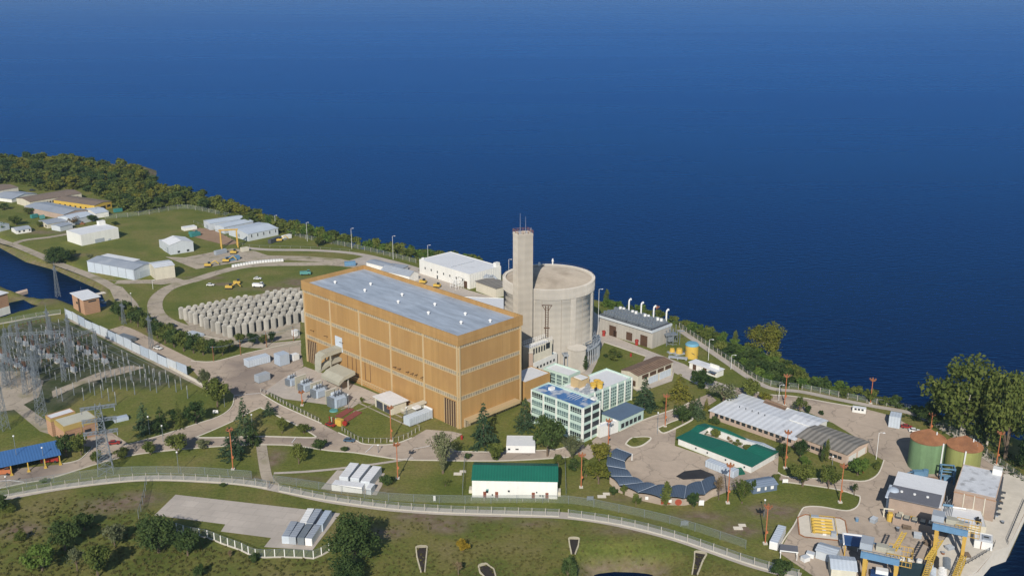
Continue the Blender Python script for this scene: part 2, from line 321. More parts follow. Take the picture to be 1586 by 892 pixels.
def sdf(P, poly):
    """signed distance (positive inside) of points P to polygon"""
    A = np.array(poly); B = np.roll(A, -1, 0); best = np.full(len(P), 1e9); ins = np.zeros(len(P), bool)
    for a, b in zip(A, B):
        ab = b-a; t = np.clip(((P-a)@ab)/(ab@ab), 0, 1); d = np.linalg.norm(P-a-t[:,None]*ab, axis=1); best = np.minimum(best, d)
        c = (a[1] > P[:,1]) != (b[1] > P[:,1])
        with np.errstate(divide='ignore', invalid='ignore'):
            xi = (b[0]-a[0])*(P[:,1]-a[1])/(b[1]-a[1])+a[0]
        ins ^= c & (P[:,0] < xi)
    return np.where(ins, best, -best)
W2 = lambda l: [tuple(at(x, y, WATER)[:2]) for x, y in l]
LANDW, CANALW, POOLW = W2(LAND), W2(CANAL), W2(POOL)
def inland(P):
    P = np.asarray(P, float)
    return np.minimum(sdf(P, LANDW), np.minimum(-sdf(P, CANALW)*1.4, -sdf(P, POOLW)*1.8))
def zof(d): return np.clip(WATER+d*.5, -12, 0)
def gz(x, y): return float(zof(inland([(x, y)]))[0])
# ground sheet
gx = np.concatenate([np.arange(-1100,-560,12.), np.arange(-560,330,2.5), np.arange(330,900,12.)]); gy = np.concatenate([np.arange(120,250,8.), np.arange(250,700,2.5), np.arange(700,1150,5.), np.arange(1150,1400,15.)])
X, Y = np.meshgrid(gx, gy); P = np.stack([X.ravel(), Y.ravel()], 1); dd = inland(P); Z = zof(dd)
wob = np.sin(P[:,0]*.11+1.3)*np.cos(P[:,1]*.13)+.6*np.sin(P[:,0]*.27+P[:,1]*.21)
soil = np.zeros(len(P))
for cx, cy, rx, ry in [(455,438,14,9),(430,447,22,6),(350,440,10,3),(180,780,12,7),(215,772,12,6),(30,820,10,6),(430,742,18,4),(640,800,10,5),(690,815,9,5),(600,825,8,4),(980,820,12,4),(1080,800,16,5),(1150,820,10,5),(830,810,8,3),(1200,790,12,5),(420,715,4,10),(560,760,12,4),(760,800,16,4),(250,560,8,8),(240,262,24,14),(190,255,14,8),(420,355,20,6),(60,360,20,6),(1000,770,14,4),(320,430,14,4),(1340,850,20,9),(1520,740,14,14),(1212,565,16,8),(1240,580,14,8),(120,395,10,4),(25,470,20,14)]:
    c = at(cx, cy); soil = np.maximum(soil, np.clip(1.25-np.sqrt(((P[:,0]-c.x)/rx)**2+((P[:,1]-c.y)/ry)**2)+.22*wob, 0, 1))
soil = np.maximum(soil, np.clip(1-np.abs(dd-1.5)/4.5, 0, 1)*.9)
FENCE = [(0,772),(100,754),(220,741),(330,744),(400,751),(500,772),(560,781),(620,788),(700,793),(800,796),(880,799),(960,811),(1040,831),(1100,851),(1170,875),(1240,893)]
fp = [tuple(at(x, y)[:2]) for x, y in [(-120,790)]+FENCE+[(1300,915),(1300,1100),(-400,1100)]]
field = np.clip(sdf(P, fp)/5+.5+.25*wob, 0, 1)
yard = np.array([tuple(at(x, y)[:2]) for x, y in [(-60,520),(60,500),(105,495),(200,540),(240,560),(300,592),(240,600),(150,600),(80,640),(0,640),(-60,640)]])
yardm = np.clip(sdf(P, yard)/6+.5+.3*wob, 0, 1)
nx, ny = len(gx), len(gy); idx = np.arange(nx*ny).reshape(ny, nx)
q = np.stack([idx[:-1,:-1], idx[:-1,1:], idx[1:,1:], idx[1:,:-1]], -1).reshape(-1,4)
me = bpy.data.meshes.new('ground'); me.from_pydata(np.column_stack([P, Z]).tolist(), [], q.tolist()); me.polygons.foreach_set('use_smooth', [True]*len(me.polygons))
for nm, arr in (('soil', soil), ('field', field), ('yard', yardm)):
    a = me.attributes.new(nm, 'FLOAT', 'POINT'); a.data.foreach_set('value', arr.astype(np.float32))
def groundmat():
    m = bpy.data.materials.new('grass_ground'); m.use_nodes = True; t = m.node_tree; b = t.nodes['Principled BSDF']; N = t.nodes.new
    geo = N('ShaderNodeNewGeometry')
    def noise(s, d=5, r=.6):
        n = N('ShaderNodeTexNoise'); n.inputs['Scale'].default_value = s; n.inputs['Detail'].default_value = d; n.inputs['Roughness'].default_value = r; lk(t, geo.outputs['Position'], n.inputs[0]); return n.outputs[0]
    def ramp(src, stops):
        r = N('ShaderNodeValToRGB'); lk(t, src, r.inputs[0]); e = r.color_ramp.elements
        while len(e) < len(stops): e.new(.5)
        for el, (p, c) in zip(e, stops): el.position = p; el.color = (*c, 1)
        return r.outputs[0]
    def mix(f, a, c, mode='MIX'):
        x = N('ShaderNodeMix'); x.data_type = 'RGBA'; x.blend_type = mode
        lk(t, f, x.inputs[0]) if not isinstance(f, float) else setattr(x.inputs[0], 'default_value', f)
        lk(t, a, x.inputs[6]) if not isinstance(a, tuple) else setattr(x.inputs[6], 'default_value', (*a, 1))
        lk(t, c, x.inputs[7]) if not isinstance(c, tuple) else setattr(x.inputs[7], 'default_value', (*c, 1)); return x.outputs[2]
    def attr(n):
        a = N('ShaderNodeAttribute'); a.attribute_name = n; return a.outputs['Fac']
    lawn = ramp(noise(.035, 8, .68), [(.36, (.110, .136, .027)), (.5, (.152, .164, .038)), (.64, (.21, .185, .062))])
    fieldc = ramp(noise(.032, 9, .72), [(.34, (.082, .104, .022)), (.46, (.132, .148, .034)), (.55, (.178, .165, .048)), (.70, (.225, .185, .085))])
    c = mix(attr('field'), lawn, fieldc)
    fine = noise(.9, 4, .75); mr = N('ShaderNodeMapRange'); mr.inputs[1].default_value = .3; mr.inputs[2].default_value = .7; mr.inputs[3].default_value = .70; mr.inputs[4].default_value = 1.30; lk(t, fine, mr.inputs[0])
    c = mix(1.0, c, mr.outputs[0], 'MULTIPLY')
    ys = ramp(noise(.12, 6, .7), [(.4, (.055, .070, .026)), (.55, (.095, .10, .055)), (.70, (.17, .155, .125))])
    c = mix(attr('yard'), c, ys)
    sm = N('ShaderNodeMath'); sm.operation = 'MULTIPLY'; n2 = N('ShaderNodeMapRange'); n2.inputs[1].default_value = .30; n2.inputs[2].default_value = .52; lk(t, noise(.25, 5, .7), n2.inputs[0]); lk(t, attr('soil'), sm.inputs[0]); lk(t, n2.outputs[0], sm.inputs[1])
    c = mix(sm.outputs[0], c, ramp(noise(.3, 5), [(.35, (.165, .112, .075)), (.65, (.255, .195, .140))]))
    lk(t, c, b.inputs['Base Color']); b.inputs['Roughness'].default_value = .95; b.inputs['Specular IOR Level'].default_value = .1
    bp = N('ShaderNodeBump'); bp.inputs['Strength'].default_value = .6; bp.inputs['Distance'].default_value = .5; lk(t, fine, bp.inputs['Height']); lk(t, bp.outputs[0], b.inputs['Normal'])
    MATS['grass_ground'] = m; return m
me.materials.append(groundmat()); struct(put('ground', me), 'grassy peninsula ground sloping into the lake')
# lake water, one sheet far beyond the frame
def watermat():
    m = bpy.data.materials.new('lake_water'); m.use_nodes = True; t = m.node_tree; t.nodes.remove(t.nodes['Principled BSDF']); N = t.nodes.new
    geo = N('ShaderNodeNewGeometry'); mp = N('ShaderNodeMapping'); mp.inputs['Rotation'].default_value = (0, 0, R(-14)); mp.inputs['Scale'].default_value = (1, 2.8, 1); lk(t, geo.outputs['Position'], mp.inputs[0])
    def noise(s, d, v=mp.outputs[0]):
        n = N('ShaderNodeTexNoise'); n.inputs['Scale'].default_value = s; n.inputs['Detail'].default_value = d; n.inputs['Roughness'].default_value = .6; lk(t, v, n.inputs[0]); return n.outputs[0]
    st = N('ShaderNodeMapping'); st.inputs['Rotation'].default_value = (0, 0, R(-4)); st.inputs['Scale'].default_value = (.35, 3.2, 1); lk(t, geo.outputs['Position'], st.inputs[0]); nb = noise(.0012, 6, st.outputs[0])
    r = N('ShaderNodeValToRGB'); r.color_ramp.elements[0].position = .3; r.color_ramp.elements[0].color = (.0008, .0040, .017, 1); r.color_ramp.elements[1].position = .7; r.color_ramp.elements[1].color = (.0014, .0062, .026, 1); lk(t, nb, r.inputs[0])
    d = N('ShaderNodeBsdfDiffuse'); lk(t, r.outputs[0], d.inputs[0]); g = N('ShaderNodeBsdfGlossy'); g.inputs['Color'].default_value = (.075, .37, .88, 1)
    rr = N('ShaderNodeMapRange'); rr.inputs[1].default_value = .3; rr.inputs[2].default_value = .7; rr.inputs[3].default_value = .22; rr.inputs[4].default_value = .34; lk(t, nb, rr.inputs[0]); lk(t, rr.outputs[0], g.inputs['Roughness'])
    b1 = N('ShaderNodeBump'); b1.inputs['Strength'].default_value = .9; b1.inputs['Distance'].default_value = .55; lk(t, noise(.17, 4), b1.inputs['Height'])
    lk(t, b1.outputs[0], g.inputs['Normal']); f = N('ShaderNodeFresnel'); f.inputs[0].default_value = 1.33; lk(t, b1.outputs[0], f.inputs['Normal'])
    x = N('ShaderNodeMixShader'); lk(t, f.outputs[0], x.inputs[0]); lk(t, d.outputs[0], x.inputs[1]); lk(t, g.outputs[0], x.inputs[2]); lk(t, x.outputs[0], t.nodes['Material Output'].inputs[0]); MATS['lake_water'] = m
watermat()
wm = MB(); wm.add([(-9000,-600,WATER),(9000,-600,WATER),(9000,15000,WATER),(-9000,15000,WATER)], [(0,1,2,3)])
struct(wm.build('lake', 'lake_water'), 'deep blue lake with fine wind ripples')
# thin summer haze over the lake
hm = bpy.data.materials.new('haze'); hm.use_nodes = True; t = hm.node_tree; t.nodes.remove(t.nodes['Principled BSDF']); pv = t.nodes.new('ShaderNodeVolumePrincipled'); pv.inputs['Color'].default_value = (.62, .84, 1, 1); pv.inputs['Density'].default_value = .00007; pv.inputs['Anisotropy'].default_value = .2; lk(t, pv.outputs[0], t.nodes['Material Output'].inputs['Volume']); MATS['haze'] = hm
hz = MB().box(-9100, 9100, -700, 15100, -14, 188).build('haze', 'haze'); struct(hz, 'thin blue haze over the lake', 'stuff')
# ---- paving
ZL = [0.05]
def paved(name, px, m='asphalt', kerb=False, label=None, z=None):
    if z is None: z = ZL[0]; ZL[0] += .004
    pts = pxs(px); mb = MB().sheet([p[:2] for p in pts], z); o = struct(mb.build(name, m), label); return o
def road(name, px, wd, m='asphalt', label=None, kerbs=False):
    z = ZL[0]; ZL[0] += .004
    pts = smooth_path(pxs(px)); mb = MB(); ribbon(mb, pts, wd, z); o = struct(mb.build(name, m), label)
    if kerbs:
        for s in (-1, 1): kb = MB(); ribbon(kb, [p+side(pts,i)*s*(wd/2+.25) for i,p in enumerate(pts)], .5, -.2, z+.12); struct(kb.build('kerb', 'kerb'))
    return o
def kerbline(px, wd=.40, h=.27, k=4):
    pts = smooth_path(pxs(px), k); mb = MB(); ribbon(mb, pts, wd, -.2, h); return struct(mb.build('kerb', 'kerb'))
paved('plant_road', [(296,559),(331,560),(379,548),(466,528),(466,545),(470,566),(455,590),(410,612),(436,628),(498,656),(524,670),(549,681),(566,688),(608,688),(638,678),(660,665),(700,668),(716,672),(690,690),(712,699),(760,700),(800,699),(850,697),(871,694),(905,688),(905,700),(881,708),(800,713),(733,714),(673,713),(625,712),(587,707),(548,701),(510,698),(452,690),(391,689),(331,692),(250,699),(200,706),(152,718),(114,730),(74,742),(39,748),(0,756),(-60,764),(-60,738),(0,728),(93,719),(121,713),(137,700),(143,692),(125,690),(118,676),(165,664),(200,688),(250,674),(300,658),(341,644),(359,630),(363,612),(345,596),(320,599),(296,570)], label='pinkish asphalt road and forecourt left of the turbine hall')
paved('car_park', [(895,702),(929,672),(962,668),(998,650),(1052,631),(1080,617),(1098,610),(1110,620),(1088,634),(1066,648),(1047,664),(1045,690),(1164,730),(1206,706),(1204,740),(1160,748),(1110,768),(1064,780),(1030,779),(988,769),(961,757),(946,740),(940,722),(942,706),(925,704),(912,712)], label='beige asphalt car park ringed by the curved carport')
paved('works_yard', [(1106,590),(1145,601),(1190,611),(1230,614),(1286,624),(1340,633),(1385,645),(1425,669),(1500,690),(1535,712),(1545,735),(1590,765),(1590,790),(1561,848),(1538,856),(1515,885),(1460,915),(1260,892),(1206,855),(1230,813),(1241,791),(1249,785),(1272,785),(1311,791),(1328,784),(1332,770),(1324,766),(1291,757),(1220,747),(1200,741),(1190,724),(1205,700),(1195,722),(1205,732),(1224,739),(1301,743),(1340,745),(1360,734),(1369,713),(1345,700),(1344,688),(1290,655),(1255,640),(1200,624),(1145,612),(1100,606)], label='beige asphalt yard around the tanks and cranes')
paved('reactor_apron', [(540,404),(568,396),(645,418),(727,450),(785,466),(860,440),(930,490),(935,515),(1010,545),(1060,564),(1106,589),(1140,602),(1138,612),(1090,601),(1044,577),(1041,590),(990,608),(975,598),(1000,552),(936,530),(928,545),(925,560),(905,600),(850,640),(815,620),(770,560),(560,440)], 'pad', label='pale concrete apron between turbine hall and reactor')
road('service_road', [(180,437),(250,436),(292,436),(331,424),(371,414),(411,410),(472,409),(518,409),(560,413)], 8, 'gravel', 'pale service road curving past the sheds')
road('loop_road', [(292,436),(262,446),(243,462),(241,480),(255,496),(290,510),(330,524),(400,535),(466,531)], 8, 'gravel', 'loop road around the concrete silos')
road('canal_road', [(-60,350),(0,373),(26,381),(60,395),(91,409),(129,423),(161,437),(190,456),(206,474)], 6, 'gravel', 'narrow road along the canal bank')
paved('ramp', [(165,437),(190,445),(204,461),(217,477),(200,481),(177,464)], 'gravel', label='sloping concrete ramp beside the canal')
road('fence_road', [(178,508),(200,516),(240,538),(296,566)], 9, 'asphalt', 'narrow road behind the pale panel wall')
road('perimeter_road', [(379,384),(417,387),(488,388),(550,393),(609,406),(650,418)], 5, 'pad', 'pale perimeter track along the lake fence')
paved('storage_yard', [(304,417),(256,398),(286,399),(359,385),(395,389),(415,396),(474,397),(526,401),(555,406),(520,407),(444,403),(371,406)], 'gravel', label='gravel storage yard with machines')
paved('storage_yard', [(150,433),(208,436),(272,430),(292,436),(250,441)], 'gravel', label='gravel apron before the long warehouse')
paved('storage_yard', [(300,352),(330,356),(372,377),(350,380),(318,372),(296,366)], 'dirt', label='worn earth beside the pale sheds')
road('village_road', [(90,350),(120,358),(80,367),(40,372),(20,378)], 5, 'gravel', 'dirt lane between the far sheds')
paved('silo_pad', [(276,486),(330,470),(440,448),(465,445),(465,524),(400,532),(352,524),(300,512)], 'gravel', label='gravel pad under the concrete silos')
paved('switchyard_road', [(-20,575),(40,575),(68,590),(60,615),(20,635),(-20,640)], 'gravel', label='gravel lane through the switchyard')
paved('switchyard_road', [(80,606),(150,578),(200,566),(226,569),(190,579),(130,594),(82,616)], 'gravel', label='gravel strip among the switchyard posts')
paved('switchyard_road', [(105,496),(118,494),(330,600),(322,606)], 'gravel', label='gravel strip in front of the pale panel wall')
paved('brick_path', [(13,627),(24,618),(70,650),(90,665),(88,676),(62,668)], 'gravel', label='slatted path to the control house')
paved('concrete_pad', [(272,766),(527,795),(484,852),(409,847),(420,833),(342,823),(349,812),(239,798)], 'pad', label='pale concrete pad in the front field')
paved('module_pad', [(497,757),(522,728),(596,733),(592,752),(583,767)], 'pad', label='concrete pad under the white modules')
road('footpath', [(405,690),(408,712),(414,740),(425,752)], 4, 'gravel', 'worn dirt footpath crossing the lawn')
road('footpath', [(424,733),(480,730),(540,724),(600,716),(640,709)], 1.6, 'pad', 'thin pale footpath across the lawn')
road('drain_strip', [(0,772),(100,754),(220,741),(330,744),(400,751),(500,772),(560,781),(620,788),(700,793),(800,796),(880,799),(960,811),(1040,831),(1100,851),(1170,875),(1240,893)], 4.5, 'pad', 'pale strip under the perimeter fence')
road('patrol_road', [(1052,511),(1093,539),(1125,561),(1157,583),(1180,596),(1202,603),(1242,607),(1300,619),(1346,628),(1407,639),(1439,652),(1488,681),(1528,709),(1556,728),(1600,755)], 3.5, 'pad', 'pale patrol track along the lakeside fence')
paved('transformer_yard', [(412,605),(440,585),(472,568),(560,600),(640,634),(628,640),(560,622),(545,632),(470,622),(440,618)], 'pad', label='concrete ground under the transformers')
paved('dark_patch', [(1047,738),(1060,730),(1085,727),(1105,735),(1108,741),(1080,742),(1058,743)], mat('patch_tone', (.035, .03, .027), .5, .3, .3), label='dark patch on the car park asphalt', z=.21)  # flat dark sheet of irregular outline laid just above the asphalt
# lawn islands standing in the paving
def island(px, label, k=5):
    pts = smooth_path(pxs(px+[px[0]]), k)[:-1]; mb = MB().prism([p[:2] for p in pts], -.2, .26)
    struct(mb.build('lawn', 'grass_ground'), label)
    kb = MB(); ribbon(kb, pts+[pts[0]], .6, -.2, .33); struct(kb.build('kerb', 'kerb'))
island([(303,678),(352,657),(398,634),(408,634),(436,648),(463,661),(487,675),(484,678),(440,677),(394,676),(340,678)], 'triangular lawn island under the tall conifer')
island([(969,688),(978,679),(1000,677),(1008,680),(995,690),(980,693)], 'small lawn island in the car park')
island([(1018,664),(1040,654),(1066,646),(1072,650),(1050,662),(1028,671)], 'narrow lawn strip beside the green-roofed block')
kerbline([(93,719),(121,713),(137,700),(143,692)]); kerbline([(194,691),(200,688),(250,674),(300,658),(341,644),(359,630),(363,612)])
kerbline([(0,756),(39,748),(74,742),(114,730),(152,718),(200,706),(250,699),(331,692),(391,689),(452,690),(510,698),(548,701),(587,707),(625,712),(673,713),(733,714),(800,713),(881,708)])
kerbline([(405,610),(410,613),(436,628),(498,656)]); kerbline([(524,670),(549,681),(566,688),(608,688),(638,678)])
kerbline([(700,699),(760,700),(800,699),(850,697),(871,694),(905,683),(929,672)])
kerbline([(960,668),(998,650),(1052,631),(1070,622)]); kerbline([(935,530),(1000,552)])
kerbline([(1205,732),(1224,739),(1301,743),(1340,745),(1360,734),(1369,713)]); kerbline([(1220,747),(1291,757),(1324,766),(1332,770),(1328,784),(1311,791),(1272,785),(1249,785),(1241,791),(1230,813),(1214,836),(1206,852)])
kerbline([(1145,601),(1190,611),(1230,614),(1286,624),(1340,633)]); kerbline([(292,512),(310,519),(347,527)])
kerbline([(296,559),(331,560),(379,548),(466,528)])
# painted marks and crossings on the asphalt
def mark(px, wd, label):
    mb = MB(); ribbon(mb, pxs(px), wd, .215); struct(mb.build('road_marking', 'white_paint'), label)
mark([(362,613),(405,609)], .35, 'white stop line across the forecourt'); mark([(640,696),(670,690)], .3, 'white line by the hall driveway'); mark([(566,701),(578,690)], .3, 'pale line across the road'); mark([(452,686),(458,678)], .3, 'pale line across the side road')
mark([(0,745),(15,744),(37,747)], .4, 'white edge line by the fire shed')
# quay
qp = pxs([(1545,735),(1600,740),(1640,775),(1592,782),(1561,848),(1538,856),(1512,886),(1440,930),(1400,915)])
mb = MB().prism([p[:2] for p in qp], -9, .62); struct(mb.build('quay', 'concrete'), 'pale concrete quay at the water intake')
# drain mouths in the field
def gully(pts, wd, label):
    P_ = pxs(pts); t = thing('drain_gully', label, 'drain', P_[0], group=None); mb = MB(); q = [p-P_[0] for p in P_]
    n = len(q)
    for i in range(n-1):
        a, b = q[i], q[i+1]; wa, wb = wd[i]/2, wd[i+1]/2; s_ = side(q, i)
        for s in (-1, 1):
            mb.add([a+s_*s*wa, b+s_*s*wb, b+s_*s*(wb+.4), a+s_*s*(wa+.4), a+s_*s*wa+Vector((0,0,.5)), b+s_*s*wb+Vector((0,0,.5)), b+s_*s*(wb+.4)+Vector((0,0,.4)), a+s_*s*(wa+.4)+Vector((0,0,.4))], [(0,1,5,4),(4,5,6,7),(2,3,7,6),(0,4,7,3),(1,2,6,5)])
    s0 = side(q, 0); mb.prism([(q[0]+s0*s_*(wd[0]/2+.4)+(q[0]-q[1]).normalized()*k)[:2] for s_, k in ((-1,0),(-.7,.6),(0,.9),(.7,.6),(1,0))], 0, .6)
    mb.build('stone_wall', mat('old_stone',(.33,.30,.22),.95,.25,.6), t)
    fb = MB()
    for i in range(n-1):
        s_ = side(q, i); fb.add([q[i]-s_*wd[i]/2+Vector((0,0,.06)), q[i]+s_*wd[i]/2+Vector((0,0,.06)), q[i+1]+s_*wd[i+1]/2+Vector((0,0,.06)), q[i+1]-s_*wd[i+1]/2+Vector((0,0,.06))], [(0,3,2,1)])
    fb.build('channel_bed', mat('wet_earth', (.045, .035, .028), .8, .3, .5), t)
gully([(653,848),(653,862),(655,886)], [3.2, 2.6, .8], 'stone drain mouth below the yellow shrub, leftmost in the front field')
gully([(889,835),(889,845),(888,858)], [3, 2.4, .8], 'round drain mouth ending at a dark bush in the front field')
gully([(1085,857),(1082,868),(1076,890)], [3.4, 2.2, 1.2], 'drain mouth with a flared pale rim near the fence end')
gully([(748,876),(754,884),(762,898)], [2.6, 4.2, 2.5], 'wide stony drain at the bottom edge of the field')
# ================================================================ BUILDINGS
def frame(A, Bp, C, base_y=None, h=None):
    """A near roof corner, Bp roof corner along +x, C roof corner along +y (photo bearings) -> origin, rotation, a, b, h"""
    if h is None: h = hgt(A[0], base_y, A[1])
    a0, b0, c0 = at(*A, h), at(*Bp, h), at(*C, h); u = (b0-a0).xy; a = u.length; u /= a
    v = (c0-a0).xy; n = Vector((-u.y, u.x)); b = abs(v.dot(n))
    return Vector((a0.x, a0.y, 0)), math.atan2(u.y, u.x), a, b, h
def wins(parent, face, spec, a, b, m='dark_glass', d=.06, name='window', frame_m=None):
    """windows on a face: spec = (s, z, w, h) with s along the face; faces: S y=0, W x=0, E x=a, N y=b"""
    out = []
    for (s, z, w_, h_) in spec:
        mb = MB()
        e = .10
        if face == 'S': mb.box(s, s+w_, -d, e, z, z+h_)
        elif face == 'W': mb.box(-d, e, s, s+w_, z, z+h_)
        elif face == 'E': mb.box(a-e, a+d, s, s+w_, z, z+h_)
        else: mb.box(s, s+w_, b-e, b+d, z, z+h_)
        out.append(mb.build(name, m, parent))
    return out
def flat(name, label, cat, A, Bp, C, base_y=None, h=None, wall='wall_pale', roof='roof_grey', par=.5, over=0, group=None):
    """flat-roofed block: wall part, roof slab part inside a low parapet or overhanging"""
    o, rz, a, b, h = frame(A, Bp, C, base_y, h); t = thing(name, label, cat, o, rz, group); mb = MB()
    if over:
        mb.box(0, a, 0, b, -.3, h-.25); mb.build('wall', wall, t); MB().box(-over, a+over, -over, b+over, h-.25, h).build('roof', roof, t)
    else:
        k = .25; mb.box(0, a, 0, b, -.3, h-par)
        for bx in ((0,a,0,k),(0,a,b-k,b),(0,k,k,b-k),(a-k,a,k,b-k)): mb.box(*bx, h-par, h)
        mb.build('wall', wall, t); MB().box(k, a-k, k, b-k, h-par, h-par+.12).build('roof', roof, t)
    return t, a, b, h
def gable(name, label, cat, A, Bp, C, base_y=None, h=None, rise=1.5, wall='wall_pale', roof='roof_grey', axis='x', over=.3, group=None):
    """pitched-roof shed, ridge along local axis"""
    o, rz, a, b, h = frame(A, Bp, C, base_y, h); t = thing(name, label, cat, o, rz, group); mb = MB(); th = .15
    mb.box(0, a, 0, b, -.3, h-.05)
    if axis == 'x':
        for x in (0, a): mb.add([(x,0,h-.05),(x,b,h-.05),(x,b/2,h+rise-.05)], [(0,1,2) if x else (2,1,0)])
        r = MB()
        for s in (0, 1):
            y0 = -over if s == 0 else b+over; z0 = h-over*rise/(b/2)
            p = [(-over,y0,z0),(a+over,y0,z0),(a+over,b/2,h+rise),(-over,b/2,h+rise)]
            if s: p = p[::-1]
            r.add(p+[(x,y,z+th) for x,y,z in p], [(3,2,1,0),(4,5,6,7),(0,1,5,4),(1,2,6,5),(2,3,7,6),(3,0,4,7)])
    else:
        for y in (0, b): mb.add([(0,y,h-.05),(a,y,h-.05),(a/2,y,h+rise-.05)], [(0,1,2) if not y else (2,1,0)])
        r = MB()
        for s in (0, 1):
            x0 = -over if s == 0 else a+over; z0 = h-over*rise/(a/2)
            p = [(x0,b+over,z0),(x0,-over,z0),(a/2,-over,h+rise),(a/2,b+over,h+rise)]
            if s: p = p[::-1]
            r.add(p+[(x,y,z+th) for x,y,z in p], [(3,2,1,0),(4,5,6,7),(0,1,5,4),(1,2,6,5),(2,3,7,6),(3,0,4,7)])
    mb.build('wall', wall, t); r.build('roof', roof, t)
    return t, a, b, h
# ---------------- turbine hall
h = hgt(709,665,521); A_, B_, C_ = at(709,521,h), at(815,490,h), at(458,436,h); o = Vector((A_.x, A_.y, 0)); a = (B_-A_).length; b = (C_-A_).length
ru = math.atan2((B_-A_).y, (B_-A_).x); rv = math.atan2((C_-A_).y, (C_-A_).x)-math.pi/2; rz = ru+(rv-ru)*.68
hall = thing('turbine_hall', 'huge ochre clad turbine hall with a grey-blue flat roof', 'industrial hall', o, rz); HA, HB, HH = a, b, h
zf = h*.892
MB().box(.5, a-.5, .5, b-.5, -.3, h-2.4).build('wall', 'ochre', hall)
fa = MB()
for bx in ((0,a,0,.5),(0,a,b-.5,b),(0,.5,.5,b-.5),(a-.5,a,.5,b-.5)): fa.box(*bx, zf, h)
fa.build('fascia', 'ochre', hall)
MB().box(.5, a-.5, .5, b-.5, h-2.4, h-1.9).build('roof', 'hall_roof', hall)
def hband(z0, z1, m, name, d):
    mb = MB()
    mb.box(.5-d, a-.5+d, .5-d, .52, z0, z1); mb.box(.5-d, .52, .52, b-.52, z0, z1); mb.box(a-.52, a-.5+d, .52, b-.52, z0, z1); return mb.build(name, m, hall)
for z0, z1 in ((h*.578, h*.612), (h*.305, h*.340), (h*.865, h*.889)):
    g = hband(z0, z1, 'strip_glass', 'window_band', .05)
    tr = MB()
    for zz in (z0-.32, z1):
        if zz > h*.88: continue
        tr.box(.36, a-.36, .36, .52, zz, zz+.3); tr.box(.36, .52, .52, b-.52, zz, zz+.3)
    tr.build('band_trim', 'ochre_trim', g)
for y in [b*k/5 for k in range(6)]:
    yy = min(max(y, 1.0), b-1.0); MB().box(.1, .5, yy-.35, yy+.35, -.2, h*.895).build('pilaster', 'ochre_trim', hall)
for x in (1.0, a-1.0): MB().box(x-.35, x+.35, .1, .5, -.2, h*.895).build('pilaster', 'ochre_trim', hall)
for (s, w_) in ((b-9.2, 7.4), (2.2, 7.0)):
    d_ = MB().box(.34, .6, s, s+w_, 0, 11.2).build('door', 'dark_wood', hall); f_ = MB()
    for k in range(6): f_.box(.22, .34, s+w_*k/5-.12, s+w_*k/5+.12, 0, 11.2)
    f_.build('door_frame', 'ochre_trim', d_)
for s in (b*.66, b*.60, b*.54): 
    f_ = MB()
    for bx in ((s,s+.25,3.4,12),(s+3.6,s+3.85,3.4,12),(s+.25,s+3.6,11.8,12),(s+.25,s+3.6,3.4,3.6)): f_.box(.40, .5, *bx)
    f_.build('panel_outline', 'dark_wood', hall)
MB().box(-.1, .5, 20, b-30, 2.6, 2.9).box(-.1,.5,20,b-30,1.6,1.75).build('pipe_rail', 'ochre_trim', hall)
MB().box(3, a-4, -2.6, .5, 3.4, 3.7).box(3,a-4,-2.6,-2.4,2.4,3.4).build('canopy', 'ochre_trim', hall)
MB().box(3, a-4, -.2, .5, .0, 3.3).build('plinth', 'strip_glass', hall)
for s, k in ((40,0),(37,1),(31.5,2),(28.5,3),(26,4),(22,5)):
    MB().tube((.4, s, 15.6+.2*k), (-1.8, s-.6, 16.6), .18).build('vent_pipe', 'dark_wood', hall)
for s in (b*.93, b*.83, b*.72): MB().tube((.45, s, h*.42), (-2.6, s-1.5, h*.46), .14).build('bracket', 'dark_wood', hall)
for i, (u_, v_) in enumerate([(.28,.94),(.62,.80),(.35,.74),(.62,.57),(.35,.50),(.66,.36),(.33,.29),(.68,.17),(.38,.10),(.72,.03)]):
    x, y = a*.1+a*.8*u_, b*(.04+.92*v_); vv = MB(); vv.cyl(x, y, h-1.9, h-1.2, .4, n=10); vv.lathe([(.72,h-1.2),(.72,h-.95),(.4,h-.6),(.0,h-.5)], x, y, 10); vv.build('roof_vent', 'white_paint', hall)
# ---------------- reactor building and stack
rb = at(850, 548); RX, RY = rb.x, rb.y
zc = RY*math.cos(PITCH)+H*math.sin(PITCH); RH = hgt(850, 571, 450)
rad = .5*143.4*(490)/F
best = None
for cy in np.arange(420, 540, .5):
    for hh in np.arange(28, 50, .5):
        zc = cy*math.cos(PITCH)-(hh-H)*math.sin(PITCH); r_ = 71.7*zc/F
        e = abs(prj((0,cy-r_,0))[1]-572)+abs(prj((0,cy-r_,hh))[1]-450)+abs(prj((0,cy+r_,hh))[1]-409)
        if best is None or e < best[0]: best = (e, cy, hh, r_)
_, cy, RHH, RR = best; zc = cy*math.cos(PITCH)-(RHH-H)*math.sin(PITCH); cx = (850-793)/F*zc
reac = thing('reactor_building', 'round pale concrete reactor building with a shallow domed roof', 'reactor', (cx, cy, 0))
n = 72; hr = RHH; rl = hr*.885
MB().lathe([(RR-.5,-.3),(RR-.5,rl-.6),(RR-.2,rl-.5)], n=n).build('wall', 'shell_concrete', reac, True)
MB().lathe([(RR-.2,rl-.5),(RR-.02,rl-.45),(RR-.02,rl),(RR,rl+.05),(RR,hr-.0)], n=n).lathe([(RR,hr),(RR-1.5,hr),(RR-1.5,hr-.9)], n=n).build('ring_beam', 'shell_concrete', reac)
MB().lathe([(RR-1.3,hr-1.0),(RR*.8,hr-.1),(RR*.55,hr+1.0),(RR*.3,hr+1.7),(.01,hr+2.0)], n=n).build('dome_roof', 'dome_concrete', reac, True)
